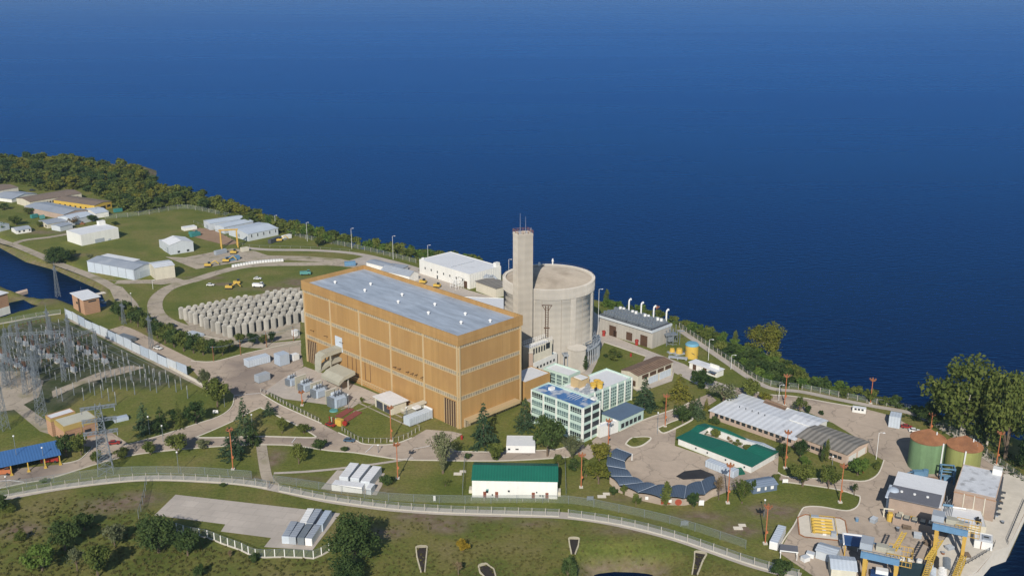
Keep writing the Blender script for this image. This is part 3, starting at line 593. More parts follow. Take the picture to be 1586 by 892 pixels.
for ang in (-112, -60, -22, 5, 150, 75):
    ca, sa = math.cos(R(ang)), math.sin(R(ang)); p = [(RR-1.2,-1.3),(RR-.22,-1.3),(RR-.22,1.3),(RR-1.2,1.3)]
    MB().prism([(x*ca-y*sa, x*sa+y*ca) for x, y in p], -.2, rl-.55).build('buttress', 'shell_concrete', reac)
seam = MB()
for ang in (-100, -76, -45):
    ca, sa = math.cos(R(ang)), math.sin(R(ang)); seam.prism([(x*ca-y*sa, x*sa+y*ca) for x, y in ((RR-.95,-.1),(RR-.46,-.1),(RR-.46,.1),(RR-.95,.1))], 2, rl-.6)
seam.build('joint', 'dome_concrete', reac)
# exhaust ladder on the shell
an = R(-94); ca, sa = math.cos(an), math.sin(an); r0 = RR-.5; lad = MB()
def rp(r, tt, z): return (r*ca-tt*sa, r*sa+tt*ca, z)
for tt in (-.6, .6): lad.tube(rp(r0,tt,9), rp(r0,tt,hr*.80), .22)
for z in np.arange(9, hr*.8, 1.1): lad.tube(rp(r0,-.6,z), rp(r0,.6,z), .12)
lad.tube(rp(r0,-2.4,hr*.81), rp(r0,2.4,hr*.81), .22); lad.tube(rp(r0,-2.2,hr*.81), rp(r0,-.6,hr*.74), .14); lad.tube(rp(r0,2.2,hr*.81), rp(r0,.6,hr*.74), .14); lad.cb(*rp(r0-.3,0,hr*.52)[:2], hr*.52, 2.6, 1, .5)
lad.build('ladder', 'dark_wood', reac)
rim = MB(); ring = [(RR-.6)*Vector((math.cos(R(x)), math.sin(R(x)), 0)) for x in range(0, 181, 6)]
rim.path([p+Vector((0,0,hr+1)) for p in ring], .06, 4)
for p in ring[::2]: rim.tube(p+Vector((0,0,hr)), p+Vector((0,0,hr+1)), .06, n=4)
rim.build('railing', 'dark_steel', reac)
MB().cyl(2.6, RR-1.2, hr, hr+3.0, .35, n=8).cyl(2.6, RR-1.2, hr+1.6, hr+2.2, .55, n=8).build('mast_cluster', 'white_paint', reac); MB().cyl(-4, RR-2, hr-.3, hr+1.3, .7, .5, n=8).build('roof_vent', 'white_paint', reac)
# service deck with pipework round the foot
dk = MB(); an0, an1 = -75, 8
for x in range(an0, an1, 4):
    for z in (7.4,):
        p = [(RR-.6, x),(RR+3.4, x),(RR+3.4, x+4),(RR-.6, x+4)]
        dk.prism([(r*math.cos(R(q)), r*math.sin(R(q))) for r, q in p], z, z+.5)
    dk.tube(((RR+3)*math.cos(R(x)), (RR+3)*math.sin(R(x)), 0), ((RR+3)*math.cos(R(x)), (RR+3)*math.sin(R(x)), 7.4), .2)
dk.build('service_deck', 'grey_paint', reac)
pk = MB()
for i in range(26):
    q = an0+random.random()*(an1-an0); r_ = RR+random.uniform(0, 2.8); z = random.uniform(8, 11); q2 = q+random.uniform(4, 14)
    pk.tube((r_*math.cos(R(q)), r_*math.sin(R(q)), z), (r_*math.cos(R(q2)), r_*math.sin(R(q2)), z+random.uniform(-1.2,1.2)), random.uniform(.12,.35))
    if i % 3 == 0: pk.tube((r_*math.cos(R(q)), r_*math.sin(R(q)), 7.9), (r_*math.cos(R(q)), r_*math.sin(R(q)), z), .15)
pk.build('pipework', 'steel', reac)
# stack: square tower in front of the shell
sb = None
stx, sty = None, None
SB = at(811, 577)-Vector((2.7, 0, 0)); SH = hgt(811, 577, 364); ws = 9.5
st = thing('ventilation_stack', 'tall square concrete stack standing against the round reactor', 'stack', SB, R(21))
zst = SB.y*math.cos(PITCH)-(SH*.6-H)*math.sin(PITCH)
L1 = (813-794)/F*zst/math.cos(R(21)); L2 = (826-813)/F*zst/math.cos(R(55))
lx = 7.2; ly = 6.2
MB().box(0, lx, 0, ly, -.3, SH-1.2).build('shaft', 'stack_concrete', st)
MB().box(-.06, lx+.06, -.06, ly+.06, SH-1.2, SH).build('cap', 'stack_concrete', st)
sr = MB()
for px_, py_ in [(x, y) for x in (0, lx/3, 2*lx/3, lx) for y in (0, ly)]+[(0, ly/2),(lx, ly/2)]: sr.tube((px_,py_,SH), (px_,py_,SH+1.4), .09, n=4)
for z in (.7, 1.4): sr.path([Vector(p) for p in ((0,0,SH+z),(lx,0,SH+z),(lx,ly,SH+z),(0,ly,SH+z),(0,0,SH+z))], .07, 4)
sr.build('railing', 'rust', st); at_ = MB(); at_.tube((2.2,3,SH),(2.2,3,SH+9),.09,.04); at_.tube((5.2,4,SH),(5.2,4,SH+7),.08,.03); at_.cb(1.5,2,SH,1.2,1,1.1); at_.cb(4.8,2,SH,.8,.8,.9); at_.tube((6.6,1,SH),(6.6,1,SH+2.6),.1); at_.build('antenna', 'grey_paint', st)
# ---------------- white service building behind
t, a, b, h = flat('service_building', 'large white flat-roofed hall behind the turbine hall', 'industrial hall', (727,425),(776,412),(647,402), 448, wall='wall_white', roof='roof_white', par=.35)
wins(t, 'W', [(b*(.12+.125*k), h*.42, .9, 1.3) for k in range(7)], a, b, 'dark_glass'); wins(t, 'W', [(2, 0, 3.4, 4.2)], a, b, 'dark_wood', name='door'); wins(t, 'W', [(b*.62,.1,1.1,2.2)], a, b, 'dark_glass', name='door')
rb_ = MB()
for k in range(14): rb_.box(a*k/14+.3, a*k/14+.5, -.12, .05, 0, h-.4)
rb_.build('cladding_rib', 'wall_white', t)
MB().box(a-3.4,a-.4,.5,3,h-.3,h+2.2).build('roof_cabin','wall_white',t); MB().box(1,2.2,b-2,b-1,h-.3,h+1).build('roof_vent','white_paint',t)
MB().box(3,a-4,b*.42,b*.42+.3,h-.2,h).build('roof_pipe','grey_paint',t)
sc = MB()
for x in np.arange(-6, .1, 2.):
    for y in (4, 9): sc.tube((x-1,y,0),(x-1,y,6.5),.12)
for z in (2,4,6.2):
    for y in (4,9): sc.tube((-7,y,z),(-1,y,z),.1)
    for x in (-7,-1): sc.tube((x,4,z),(x,9,z),.1)
so = sc.build('scaffold', 'white_paint'); so.location = t.location; so.rotation_euler = t.rotation_euler; tag(so, 'white pipe scaffold beside the white service hall', 'scaffold')
t2, a, b, h = flat('link_building', 'cream block with a grey slab roof between the white hall and the reactor', 'annex', (768,446),(792,440),(742,434), 462, wall='wall_cream', roof='roof_fibre', over=.6)
t2, a, b, h = flat('annex_roof', 'low white-roofed annex hidden behind the turbine hall parapet', 'annex', (785,480),(792,462),(697,452), h=9, wall='wall_white', roof='roof_white', par=.3)
t2.name = 'hall_annex'
dg = MB(); dc = at(757, 446, 0)
for i in range(5): dg.tube((i*1.2-3, 0, 6.5+.3*i), (i*1.2-1, 2.6, 7.4-.5*i), .55, n=8)
dg.cb(0,1.3,5.0,6,3,1.6); dg.path([Vector((3,0,7)),Vector((5,-2,5.5)),Vector((5.5,-4,2)),Vector((5.5,-4,0))], .6, 8); dg.cb(0,1,0,4,2,5)
tg = dg.build('duct_unit', 'grey_paint'); tg.location = dc; tag(tg, 'grey ventilation ducts bundled beside the reactor', 'ducts')
# sheds left of white hall
t, a, b, h = gable('small_shed', 'long low shed with pale curved roof by the perimeter track', 'shed', (598,414),(612,410),(571,405), h=3.2, rise=.6, wall='wall_white', roof='roof_grey', axis='y')
t, a, b, h = gable('small_shed', 'white shed with a steep dark roof beside the white service hall', 'shed', (634,428),(648,423),(618,409), h=4.0, rise=2.2, wall='wall_white', roof='roof_grey', axis='y')
t, a, b, h = flat('small_shed', 'low grey roofed shed between the curved shed and the white hall', 'shed', (618,418),(632,411),(602,411), h=3.2, wall='wall_pale', roof='roof_grey', over=.3)
# yellow things and tank on the strip behind the hall
# ---------------- pump block right of the reactor with rooftop machinery
mat('wall_greige', (.43, .40, .35), .85, .1, .1, streak=.1)
o, rz, a, b, h = frame((1011,512),(1040,501),(927,488),540)
pb = thing('equipment_block', 'beige-grey block with brown doors and grey machinery covering its roof', 'plant building', o, rz)
MB().box(0,a,0,b,-.3,h-1.1).build('wall','wall_greige',pb); MB().box(-.9,a+.3,-.3,b+.3,h-1.1,h).build('roof','wall_pale',pb); MB().box(-.4,a-.2,.4,b-.4,h,h+.25).build('roof_deck','dark_steel',pb)
wins(pb,'W',[(3,0,4.4,5.6),(12.5,.6,3.8,4.2),(22.5,0,2,3.4),(b-11,0,4.4,5.6)],a,b,'dark_wood',name='door')
rg = MB()
for k in range(4):
    y0 = 1.5+k*(b-2)/4; rg.cur = 0; rg.box(.4,a-1,y0,y0+(b-2)/4-.9,h,h+1.0)
    for i in range(5):
        for j in range(4): rg.cb(1.6+i*(a-3)/4.4, y0+1.2+j*((b-2)/4-2.6)/3.2, h+1.0, 1.4, 1.1, random.uniform(.4,1.3))
rg.build('roof_unit','steel',pb); 
sm_ = MB()
for k in range(4):
    y0 = 3.2+k*(b-2)/4
    MB().cyl(a*.72,y0,h,h+2.8,.75,n=10).build('silencer','white_paint',pb); MB().cyl(a*.72,y0+2.2,h,h+2.8,.75,n=10).build('silencer','white_paint',pb)
    p0 = Vector((a+1.2,y0+1,0)); g_ = MB().path([p0, p0+Vector((0,0,h+4.8)), p0+Vector((.5,0,h+5.6)), p0+Vector((1.5,0,h+5.9)), p0+Vector((1.5,0,h+5.2))], .42, 8); g_.build('exhaust_pipe','white_paint',pb)
rl_ = MB(); rl_.path([Vector((.1,.2,h+1.0)),Vector((.1,b,h+1.0))],.06,4)
for y in np.arange(.2,b,2.5): rl_.tube((.1,y,h),(.1,y,h+1),.06,n=4)
rl_.build('railing','dark_steel',pb)
# pipe lattice beside it
lt = MB()
for i in range(24):
    x, y, z = random.uniform(0,7), random.uniform(0,5), random.uniform(0,7.5); d_ = random.choice([(3,0,0),(0,3,0),(0,0,3.4)]); lt.tube((x,y,z),(x+d_[0],y+d_[1],z+d_[2]),random.uniform(.1,.25))
for x in (0,3.5,7):
    for y in (0,5): lt.tube((x,y,0),(x,y,9),.16)
lt.cb(3,2.5,5,6.4,4,.4); lt.cb(3,2.5,1.6,3,2.4,2.4)
lo = lt.build('pipe_rack','steel'); lo.location = at(1032,536); lo.rotation_euler=(0,0,R(15)); tag(lo,'grey pipe rack standing against the right end of the equipment block','pipe rack')
# yellow tank with blue lid
ytk = thing('storage_tank','yellow round tank with a pale blue lid','tank',at(1071,553)); MB().cyl(0,0,0,6.2,3.1,n=24).build('shell','bright_yellow',ytk); MB().lathe([(3.25,6.2),(3.25,6.6),(2.6,7.3),(.01,7.5)],n=24).build('lid',mat('lid_blue',(.16,.36,.46),.6,.1,.3),ytk); MB().path([Vector((-3.3,-.8,4)),Vector((0,-3.4,3)),Vector((3.1,-1.5,.6))],.14).build('pipe','dark_steel',ytk)
bm_ = MB().cb(0,0,.6,9,2.2,.5)
for x in (-4,0,4): bm_.cb(x,0,0,.5,2,.6)
bo = bm_.build('pipe_bridge','grey_paint'); bo.location=at(1050,556); bo.rotation_euler=(0,0,R(-18)); tag(bo,'low grey pipe bridge left of the yellow tank','pipe rack')
for i,(px,py,s,l) in enumerate([(1041,546,1.5,'yellow pump unit nearer the equipment block'),(1052,548,1.9,'larger yellow pump unit beside the yellow tank')]):
    q = thing('pump_unit',l,'machine',at(px,py),R(20)); MB().cb(0,0,0,3*s,1.6*s,.5).build('base','grey_paint',q); MB().cyl(0,0,.5,1.5*s,.9*s,.7*s,n=12).build('housing','bright_yellow',q); MB().tube((-.5*s,0,.9*s),(2*s,0,.6),.3).build('pipe','dark_steel',q)
# guard house by the lake fence
t,a,b,h = flat('guard_house','small white guard house with curved gable beside the lakeside fence','hut',(1111,575),(1121,571),(1079,556), 585, wall='wall_white', roof='roof_white', over=.4)
wins(t,'W',[(1,.8,2.6,1.6)],a,b,'bed_red'); wins(t,'W',[(6,0,2,2.6),(12,0,2,2.6)],a,b,'dark_wood',name='door'); MB().box(-1.6,1.5,.3,4,h-1,h-.7).build('awning','slate_blue',t); MB().box(a*.5,a*.5+.4,1,6,h,h+1.6).build('gable_wall','wall_white',t)
# warehouse with brown roof
t,a,b,h = gable('open_store','open-sided store with a rusty brown corrugated roof and white panels','store',(988,582),(1042,560.5),(962,573), 603, rise=.9, wall='wall_cream', roof='roof_brown', axis='x')
wins(t,'S',[(a*(.12+.22*k),h*.62,a*.18,h*.28) for k in range(4)],a,b,'dark_wood',name='opening'); wins(t,'S',[(a*.30,.3,a*.28,h*.5),(a*.62,.3,a*.33,h*.52)],a,b,'sheet_pale',name='panel',d=.12); wins(t,'W',[(b*.12,1,b*.3,h*.4),(b*.55,1,b*.3,h*.4)],a,b,'dark_wood',name='opening')
# ---------------- office wing and glazed office block
def office(name,label,A,Bp,C,by,wallm,roofm,fl,nb_w,nb_s,glass='glass_green',h=None):
    o,rz,a,b,h = frame(A,Bp,C,by,h); t = thing(name,label,'office building',o,rz)
    k=.3; mb=MB().box(.02,a-.02,.02,b-.02,-.3,h-.8)
    for bx in ((0,a,0,k),(0,a,b-k,b),(0,k,k,b-k),(a-k,a,k,b-k)): mb.box(*bx,h-.8,h)
    mb.build('wall',wallm,t); MB().box(k,a-k,k,b-k,h-.8,h-.62).build('roof',roofm,t)
    return t,a,b,h
ob,a,b,h = office('office_block','pale green glazed office block with a bright blue patched roof',(903,632),(929.5,620),(821.5,603),686,'mint','roof_blue',4,4,2)
for fl in range(4):
    z0 = .5+fl*(h-.9)/4
    for k in range(4):
        y0 = b-(k+1)*b/4+.6; w_ = b/4-1.1
        g = MB().box(-.08,.1,y0,y0+w_,z0+.9,z0+(h-.9)/4-.45).build('window','dark_glass' if (fl+k)%3 == 0 else 'glass_green',ob); m_ = MB()
        for q in range(6): m_.box(-.16,-.08,y0+w_*q/5-.06,y0+w_*q/5+.06,z0+.9,z0+(h-.9)/4-.45)
        m_.box(-.16,-.08,y0,y0+w_,z0+1.5,z0+1.62); m_.build('mullion','mint',g)
    for k in range(2):
        x0 = .5+k*a/2; w_ = a/2-.9; MB().box(x0,x0+w_,-.08,.1,z0+.9,z0+(h-.9)/4-.45).build('window','dark_glass',ob)
for k in range(5): MB().box(-.35,.05,min(b-.5,max(.05,k*b/4-.22)),min(b-.05,max(.5,k*b/4+.22)),-.2,h).build('fin','wall_white',ob)
for x in (.05,a/2-.2,a-.45): MB().box(x,x+.4,-.35,-.01,-.2,h).build('fin','wall_white',ob)
rs = MB(); 
for k in range(4): rs.path([Vector((a*.45,b*(.3+.05*k),h-.4)),Vector((a*.9,b*(.3+.05*k),h-.4))],.09,4)
rs.path([Vector((a*.4,b*.15,h+.6)),Vector((a*.95,b*.15,h+.6)),Vector((a*.95,b*.85,h+.6))],.07,4); rs.cb(a*.6,b*.8,h-.6,2.4,1.6,1.2); rs.build('roof_pipework','white_paint',ob); MB().box(a*.82,a-.1,b*.05,b*.12,h,h+.9).build('roof_cabin','wall_white',ob)
ow,a,b,h = office('office_wing','white-roofed office wing with tall green window bays',(909,612),(979,584),(868,597),648,'mint','roof_white',3,4,5)
nB=6
for k in range(nB):
    x0=k*a/nB+.5; w_=a/nB-1; g=MB().box(x0,x0+w_,-.08,.1,.8,h-1.2).build('window','glass_green',ow); m_=MB()
    for q in range(4): m_.box(x0+w_*q/3-.07,x0+w_*q/3+.07,-.16,-.08,.8,h-1.2)
    for q in range(1,6): m_.box(x0,x0+w_,-.16,-.08,.8+q*(h-2)/6-.08,.8+q*(h-2)/6+.25)
    m_.build('mullion','mint',g)
for k in range(nB+1): MB().box(min(a-.5,max(.02,k*a/nB-.25)),min(a-.02,max(.5,k*a/nB+.25)),-.45,.02,-.2,h).build('fin','wall_white',ow)
cab=MB().box(a*.12,a*.36,b*.55,b*.85,h-.6,h+3.2).build('roof_cabin','ochre_trim',ow); MB().box(a*.16,a*.30,b*.5,b*.8,h+3.2,h+3.5).build('cabin_roof','white_paint',cab); wins(cab,'S',[(a*.16,h+.6,1.5,1.4)],0,0); 
ct=MB(); 
for i,(x,y) in enumerate(((.32,.32),(.42,.36),(.38,.18))): ct.cyl(a*x,b*y,h-.6,h+1.0+i*.3,1.3,n=14); ct.lathe([(1.3,h+1+i*.3),(1.7,h+1.3+i*.3),(1.2,h+1.5+i*.3)],a*x,b*y,14)
ct.build('cooling_fan','bright_yellow',ow); du=MB()
for i in range(9): x,y=random.uniform(.05,.3)*a,random.uniform(.1,.5)*b; du.cb(x,y,h-.6,random.uniform(.8,2.4),random.uniform(.6,1.6),random.uniform(.5,1.4)); du.tube((x,y,h-.1),(x+random.uniform(1,4),y+random.uniform(-2,2),h-.1),.18)
du.build('roof_unit','grey_paint',ow)
wl,a,b,h = office('office_link','small glazed link wing with a pale roof left of the yellow roof cabin',(881,582),(899,574),(838,571),608,'mint','roof_white',2,2,2)
for k in range(4):
    y0=b-(k+1)*b/4+.4; g=MB().box(-.08,.1,y0,y0+b/4-.8,.8,h-1.1).build('window','glass_green',wl); m_=MB()
    for q in range(1,4): m_.box(-.16,-.08,y0,y0+b/4-.8,.8+q*(h-2)/4-.12,.8+q*(h-2)/4+.12)
    m_.build('mullion','mint',g)
# blue-roofed low office with white forecourt block
t,a,b,h = flat('canteen','low office with a dark blue roof at the foot of the office wing','office building',(960,650),(997,633),(931,640),668,wall='mint',roof='canteen_roof',over=.4)
wins(t,'S',[(1+k*(a-2)/5,1,(a-2)/5-.7,2) for k in range(5)],a,b)
t,a,b,h = flat('white_block','plain white forecourt block beside the blue-roofed low office','building',(930,661),(958,652),(928,655),678,wall='wall_white',roof='roof_white',par=.6)
# yellow annex and white auxiliary building at the foot of the stack
t,a,b,h = flat('hall_annex','low ochre annex with white roof between turbine hall and office block','annex',(813,592),(852,577),(808,572),620,wall='ochre_wall',roof='roof_white',par=.4)
t,a,b,h = flat('auxiliary_building','white auxiliary block with a blue roof under the reactor','annex',(827,562),(863,546),(820,552),592,wall='wall_white',roof=mat('aux_blue',(.14,.28,.36),.6,.12,.2),par=.7)
wins(t,'S',[(2+k*2.4,h*.62,1.2,1.2) for k in range(6)],a,b)
t,a,b,h = flat('auxiliary_building','taller cream auxiliary block with roof railings between stack and reactor','annex',(821,540),(855,528),(818,533),592,wall='wall_cream',roof='roof_white',par=.5)
wins(t,'S',[(2+k*1.7,h*.80,.9,2.6) for k in range(5)]+[(a-4,h*.82,2.6,2.8)],a,b); ra=MB()
for k in range(12): ra.tube((k*a/11,.1,h),(k*a/11,.1,h+2.2),.12,n=4); ra.tube((k*a/11,b-.1,h),(k*a/11,b-.1,h+2.2),.12,n=4)
for z in (1.1,2.2): ra.tube((0,.1,h+z),(a,.1,h+z),.08,n=4); ra.tube((0,b-.1,h+z),(a,b-.1,h+z),.08,n=4)
ra.build('railing','white_paint',t)
chm=thing('brick_flue','short brick flue beside the white auxiliary blocks','chimney',at(822,592)); MB().box(-.9,.9,-.9,.9,0,hgt(822,592,546)).build('shaft','brick_pale',chm); MB().box(-1.05,1.05,-1.05,1.05,hgt(822,592,546),hgt(822,592,546)+.3).build('cap','concrete',chm)
rt=thing('round_silo','round grey concrete silo under the reactor service deck','tank',at(893,572)); MB().cyl(0,0,0,10.5,4.2,n=24).build('shell','concrete',rt,); MB().cyl(0,0,10.5,10.9,4.5,n=24).build('lid','concrete',rt)
# ================================================================ EAST SIDE
# green-roofed courtyard block
o,rz,a,b,h = frame((1164.5,721),(1203,699),(1047.5,677),h=3.3)
t = thing('courtyard_block','white low block with green roofs around a planted courtyard','building',o,rz)
def topx(px,py,z=3.3):
    p = at(px,py,z)-o; c,s = math.cos(-rz), math.sin(-rz); return (p.x*c-p.y*s, p.x*s+p.y*c)
cin = [topx(1102,659),topx(1178,684),topx(1155,698),topx(1079,669)]; x0,x1=(cin[2][0]+cin[3][0])/2,(cin[0][0]+cin[1][0])/2; y0,y1=(cin[1][1]+cin[2][1])/2,(cin[0][1]+cin[3][1])/2; MB().box(x0,x1,y0,y1,-.1,.5).build('courtyard_floor','gravel',t)
for nm,bx in (('wall',(.4,x0,.4,b-.4)),('wall',(x1,a-.4,.4,b-.4)),('wall',(x0+.01,x1-.01,.4,y0)),('wall',(x0+.01,x1-.01,y1,b-.4))): MB().box(*bx,-.3,3.0).build(nm,'wall_white',t)
def slab(bx,m,z=3.0,rise=.9,ax='y'):
    q=MB(); X0,X1,Y0,Y1=bx
    if ax=='y': ym=(Y0+Y1)/2; v=[(X0,Y0,z),(X1,Y0,z),(X1,ym,z+rise),(X0,ym,z+rise),(X1,Y1,z),(X0,Y1,z)]; f=[(0,1,2,3),(3,2,4,5),(0,3,5),(1,4,2),(0,5,4,1)]
    else: xm=(X0+X1)/2; v=[(X0,Y0,z),(X0,Y1,z),(xm,Y1,z+rise),(xm,Y0,z+rise),(X1,Y1,z),(X1,Y0,z)]; f=[(0,3,2,1),(3,5,4,2),(0,5,3),(1,2,4),(0,1,4,5)]
    q.add(v,f); return q.build('roof',m,t)
slab((-.4,x0+.3,-.4,b+.4),'roof_green'); slab((x1-.3,a+.4,b*.42,b+.4),'roof_green',3.012); slab((x1-.3,a+.4,-.4,b*.42-.02),'roof_pale',3.012)
slab((x0+.31,x1-.31,-.4,y0+.3),'roof_green',3.004,.9,'x'); slab((x0+.31,x1-.31,y1-.3,b+.4),'roof_green',3.004,.9,'x')
wins(t,'W',[(3+k*7.3+(k%3),1.2,.5,.6) for k in range(int(b/8))],a,b,d=-.32)
# workshop with long pale roof
t,a,b,h = gable('workshop','long workshop with a pale ribbed metal roof and brick foot','workshop',(1231,681),(1280,652),(1097,637),693,rise=.8,wall='brick_pale',roof='workshop_roof',axis='y',over=.5)
wins(t,'W',[(1.5+k*(b-3)/14,1.6,(b-3)/14-.9,1.3) for k in range(14)],a,b)
for k in range(5): MB().tube((a*.4,b*.8-k*3,h+.5),(a*.4,b*.8-k*3,h+1.5),.2).build('roof_vent','dark_steel',t)
t,a,b,h = gable('workshop','square pale-roofed extension at the right end of the long workshop','workshop',(1262,662),(1281,651),(1224,648),h=4.6,rise=.5,wall='wall_white',roof='workshop_roof',axis='y'); MB().box(a,a+3.4,1,b*.45,2.8,3.0).build('awning','slate_blue',t)
t,a,b,h = gable('brick_store','brick store with a dark striped fibre-cement roof beside the tanks yard','store',(1312,703),(1344.5,684),(1232,677),720,rise=.9,wall='brick_pale',roof='roof_fibre',axis='y',over=.6)
wins(t,'W',[(2+k*(b-4)/9,1.4,1.6,1.3) for k in range(9)],a,b); wins(t,'S',[(a*.1,.3,a*.35,2.6),(a*.55,.3,a*.35,2.6)],a,b,'wall_white',name='door')
t,a,b,h = gable('small_shed','small brown-roofed shed behind the long workshop','shed',(1213,637),(1224,632),(1180,626),h=3.2,rise=1.4,wall='wall_white',roof='roof_brown',axis='y')
t,a,b,h = flat('small_shed','low shed with an earthy flat roof at the back corner of the workshop','shed',(1180,632),(1194,626),(1158,624),h=2.8,wall='brick_pale',roof='roof_tile_far',over=.3)
t,a,b,h = gable('blue_cabin','blue-grey cabin with slate roof at the lawn behind the carport','cabin',(1167,755.5),(1204,749.5),(1149,744.5),765,rise=.9,wall=mat('cabin_blue',(.11,.15,.21),.7,.1,.2),roof=mat('cabin_roof',(.20,.25,.32),.6,.1,.2,stripe=('Y',1)),axis='x')
wins(t,'S',[(1.5,.9,1.3,1.3),(4.6,.9,.7,1.2),(a-2.6,.9,1.2,1.2)],a,b,'white_paint')
# tanks
def tank(px,py,wpx,top,m,label,stairs,apex=3.8):
    R_=wpx/2*mpp(px,py-14)*.91; c=at(px,py)+Vector((0,R_,0)); hh=hgt(px,py,top); t=thing('storage_tank',label,'tank',c)
    MB().cyl(0,0,0,hh,R_,n=48).build('shell',m,t,False); MB().lathe([(R_+.25,hh-.1),(R_+.25,hh+.25),(.4,hh+apex),(.01,hh+apex)],n=48).build('roof','rust',t)
    s=MB(); an=R(stairs); s.tube(((R_+.5)*math.cos(an),(R_+.5)*math.sin(an),0),((R_+.5)*math.cos(an+.04),(R_+.5)*math.sin(an+.04),hh+.6),.28); s.build('ladder','white_paint',t)
    MB().tube((R_*.35,-R_*.3,hh+apex*.6),(R_*.35,-R_*.3,hh+apex*.6+1.2),.22).build('vent','white_paint',t)
    return t,R_,hh
t1,R1,h1=tank(1442,734,56,690,'tank_green','pale green round tank with a rusty conical roof',-62); t2,R2,h2=tank(1499,744,56,701,'tank_olive','olive yellow round tank with a rusty roof patched in grey',-112)
pp=MB(); p0=Vector((R2*.35,-R2*.1,0))
for i in range(14):
    an=random.uniform(-.9,.5); r_=random.uniform(.3,.75)*R2; z=h2+.25+(1-r_/R2)*3.0; pp.cb(r_*math.cos(an),r_*math.sin(an),z,random.uniform(.6,1.5),random.uniform(.4,1.0),.16)
pp.build('roof_patch','roof_pale',t2)
fr=MB()
for x in (0,4.6):
    for y in (0,3.4): fr.cb(x,y,0,.5,.5,6)
for z in (3,5.7): fr.box(-.25,4.85,-.25,.2,z,z+.35).box(-.25,4.85,3.2,3.65,z+.01,z+.36).box(-.2,.2,.2,3.2,z,z+.35).box(4.4,4.8,.2,3.2,z,z+.35)
fr.cb(2.4,1.6,0,2.4,2,2.4); fo=fr.build('pipe_portal','blue_paint'); fo.location=at(1456,748); fo.rotation_euler=(0,0,R(-12)); tag(fo,'blue steel frame between the two rust-roofed tanks','frame')
sh=MB().cb(0,0,0,4,2,2.2).cyl(2.6,0,0,2.6,1,n=12).tube((-2,.4,1.6),(-3.4,1.6,.4),.25); so=sh.build('pump_skid','blue_paint'); so.location=at(1422,737); tag(so,'blue pump skid at the foot of the green tank','machine')
mk=MB(); mk.cb(0,0,.0,7,4,.9); mo=mk.build('concrete_bund','dirt'); mo.location=at(1444,745); tag(mo,'earth filled bund in front of the green tank','bund')
# intake buildings
t,a,b,h = flat('filter_house','large brick filter house with a pale patched flat roof near the quay','building',(1478.5,757),(1543,771.5),(1491,718),795,wall='brick_pale',roof=mat('roof_patchy',(.64,.65,.66),.7,.12,.3,dirt=((.36,.36,.36),.52,.7,.35)),par=.2)
for k in range(1,4): MB().box(a*k/4-.15,a*k/4+.15,-.2,.1,0,h-.8).build('pilaster','wall_cream',t)
MB().box(a-3.2,a-.2,b-3,b-.2,h-.2,h+2).build('roof_cabin','wall_white',t); dp=MB()
for k in range(5): dp.path([Vector((a+.3,b*(.1+.2*k),h-.6)),Vector((a+.3,b*(.1+.2*k),0))],.2); dp.cb(a+1.1,b*(.12+.2*k),2.4,1.6,.7,.5)
dp.box(a,a+.25,0,b,h-.9,h-.6); dp.build('downpipe','dark_steel',t); MB().box(-.1,a+.1,-.15,.1,h-1.2,h-.8).build('cornice','brick',t)
t,a,b,h = flat('intake_annex','low annex with a white roof in front of the brick filter house','building',(1461.5,807.5),(1528,816),(1468.6,783),822,wall='wall_cream',roof='roof_white',par=.2); MB().tube((3,b-1,h+.3),(8,b-2,h+.7),.35).build('roof_pipe','white_paint',t); MB().tube((1,b-.6,h+.5),(4,b-1.4,h+.8),.5).build('roof_duct','blue_paint',t)
for k in range(5): MB().tube((a-2.6+.5*(k%3),1.5+.7*k,h-.1),(a-2.6+.5*(k%3),1.5+.7*k,h+1.1),.35).build('roof_vent','rubber',t)
t,a,b,h = flat('screen_house','screen house with grey and white roofs and a row of arched openings','building',(1378,768),(1456,785),(1397,731),800,wall='brick_pale',roof='roof_white',over=.25)
MB().box(-.3,a*.98,-1.2,b*.42,h+.004,h+.3).build('grey_roof',mat('roof_dark',(.16,.16,.175),.7,.12,.2),t)
for k in range(3): MB().cyl(a*(.2+.26*k),b*.22,h+.3,h+.7,.45,n=12).build('skylight','white_paint',t)
MB().box(-1.3,-.35,-1.2,b*.42,h-.3,h+.1).build('gutter','sheet_pale',t); lr=MB().box(a*.14,a*.96,-4.4,-1.3,-.3,2.4); lr.build('lean_to','brick_pale',t)
for k in range(5):
    f_=MB().box(a*(.18+.16*k),a*(.18+.16*k)+a*.12,-4.2,-1.6,2.42,3.1).build('tank_bay','dark_steel',t); MB().box(a*(.19+.16*k),a*(.19+.16*k)+a*.10,-3.9,-1.9,3.1,3.3).build('bay_cover','equip_beige',f_)
rp_=MB()
for k in range(16): rp_.tube((a+.6+.5*(k%5),-4+k*1.6,h*.2+.3*(k%4)),(a+.8+.6*(k%4),-2+k*1.6,h*.5+.4*(k%3)),.12); 
for k in range(6): rp_.tube((a+1+k*.5,-5,h*.4),(a+1+k*.5,b*.7,h*.5),.1)
rp_.box(a+.6,a+4.2,-5,b*.7,h*.3,h*.33); rp_.build('pipework','steel',t)
vt=thing('pressure_vessel','upright pale steel vessel at the left corner of the screen house','tank',at(1380,792)); MB().cyl(0,0,.4,8,1.9,n=20).build('shell','sheet_pale',vt); MB().lathe([(1.9,8),(1.6,8.6),(.9,9),(.01,9.1)],n=20).build('cap','cool_grey',vt); MB().lathe([(2.02,7.2),(2.02,7.5)],n=20).build('band','rust',vt)
yp=thing('pump_group','yellow pump group in front of the screen house','machine',at(1378,806),R(-12))
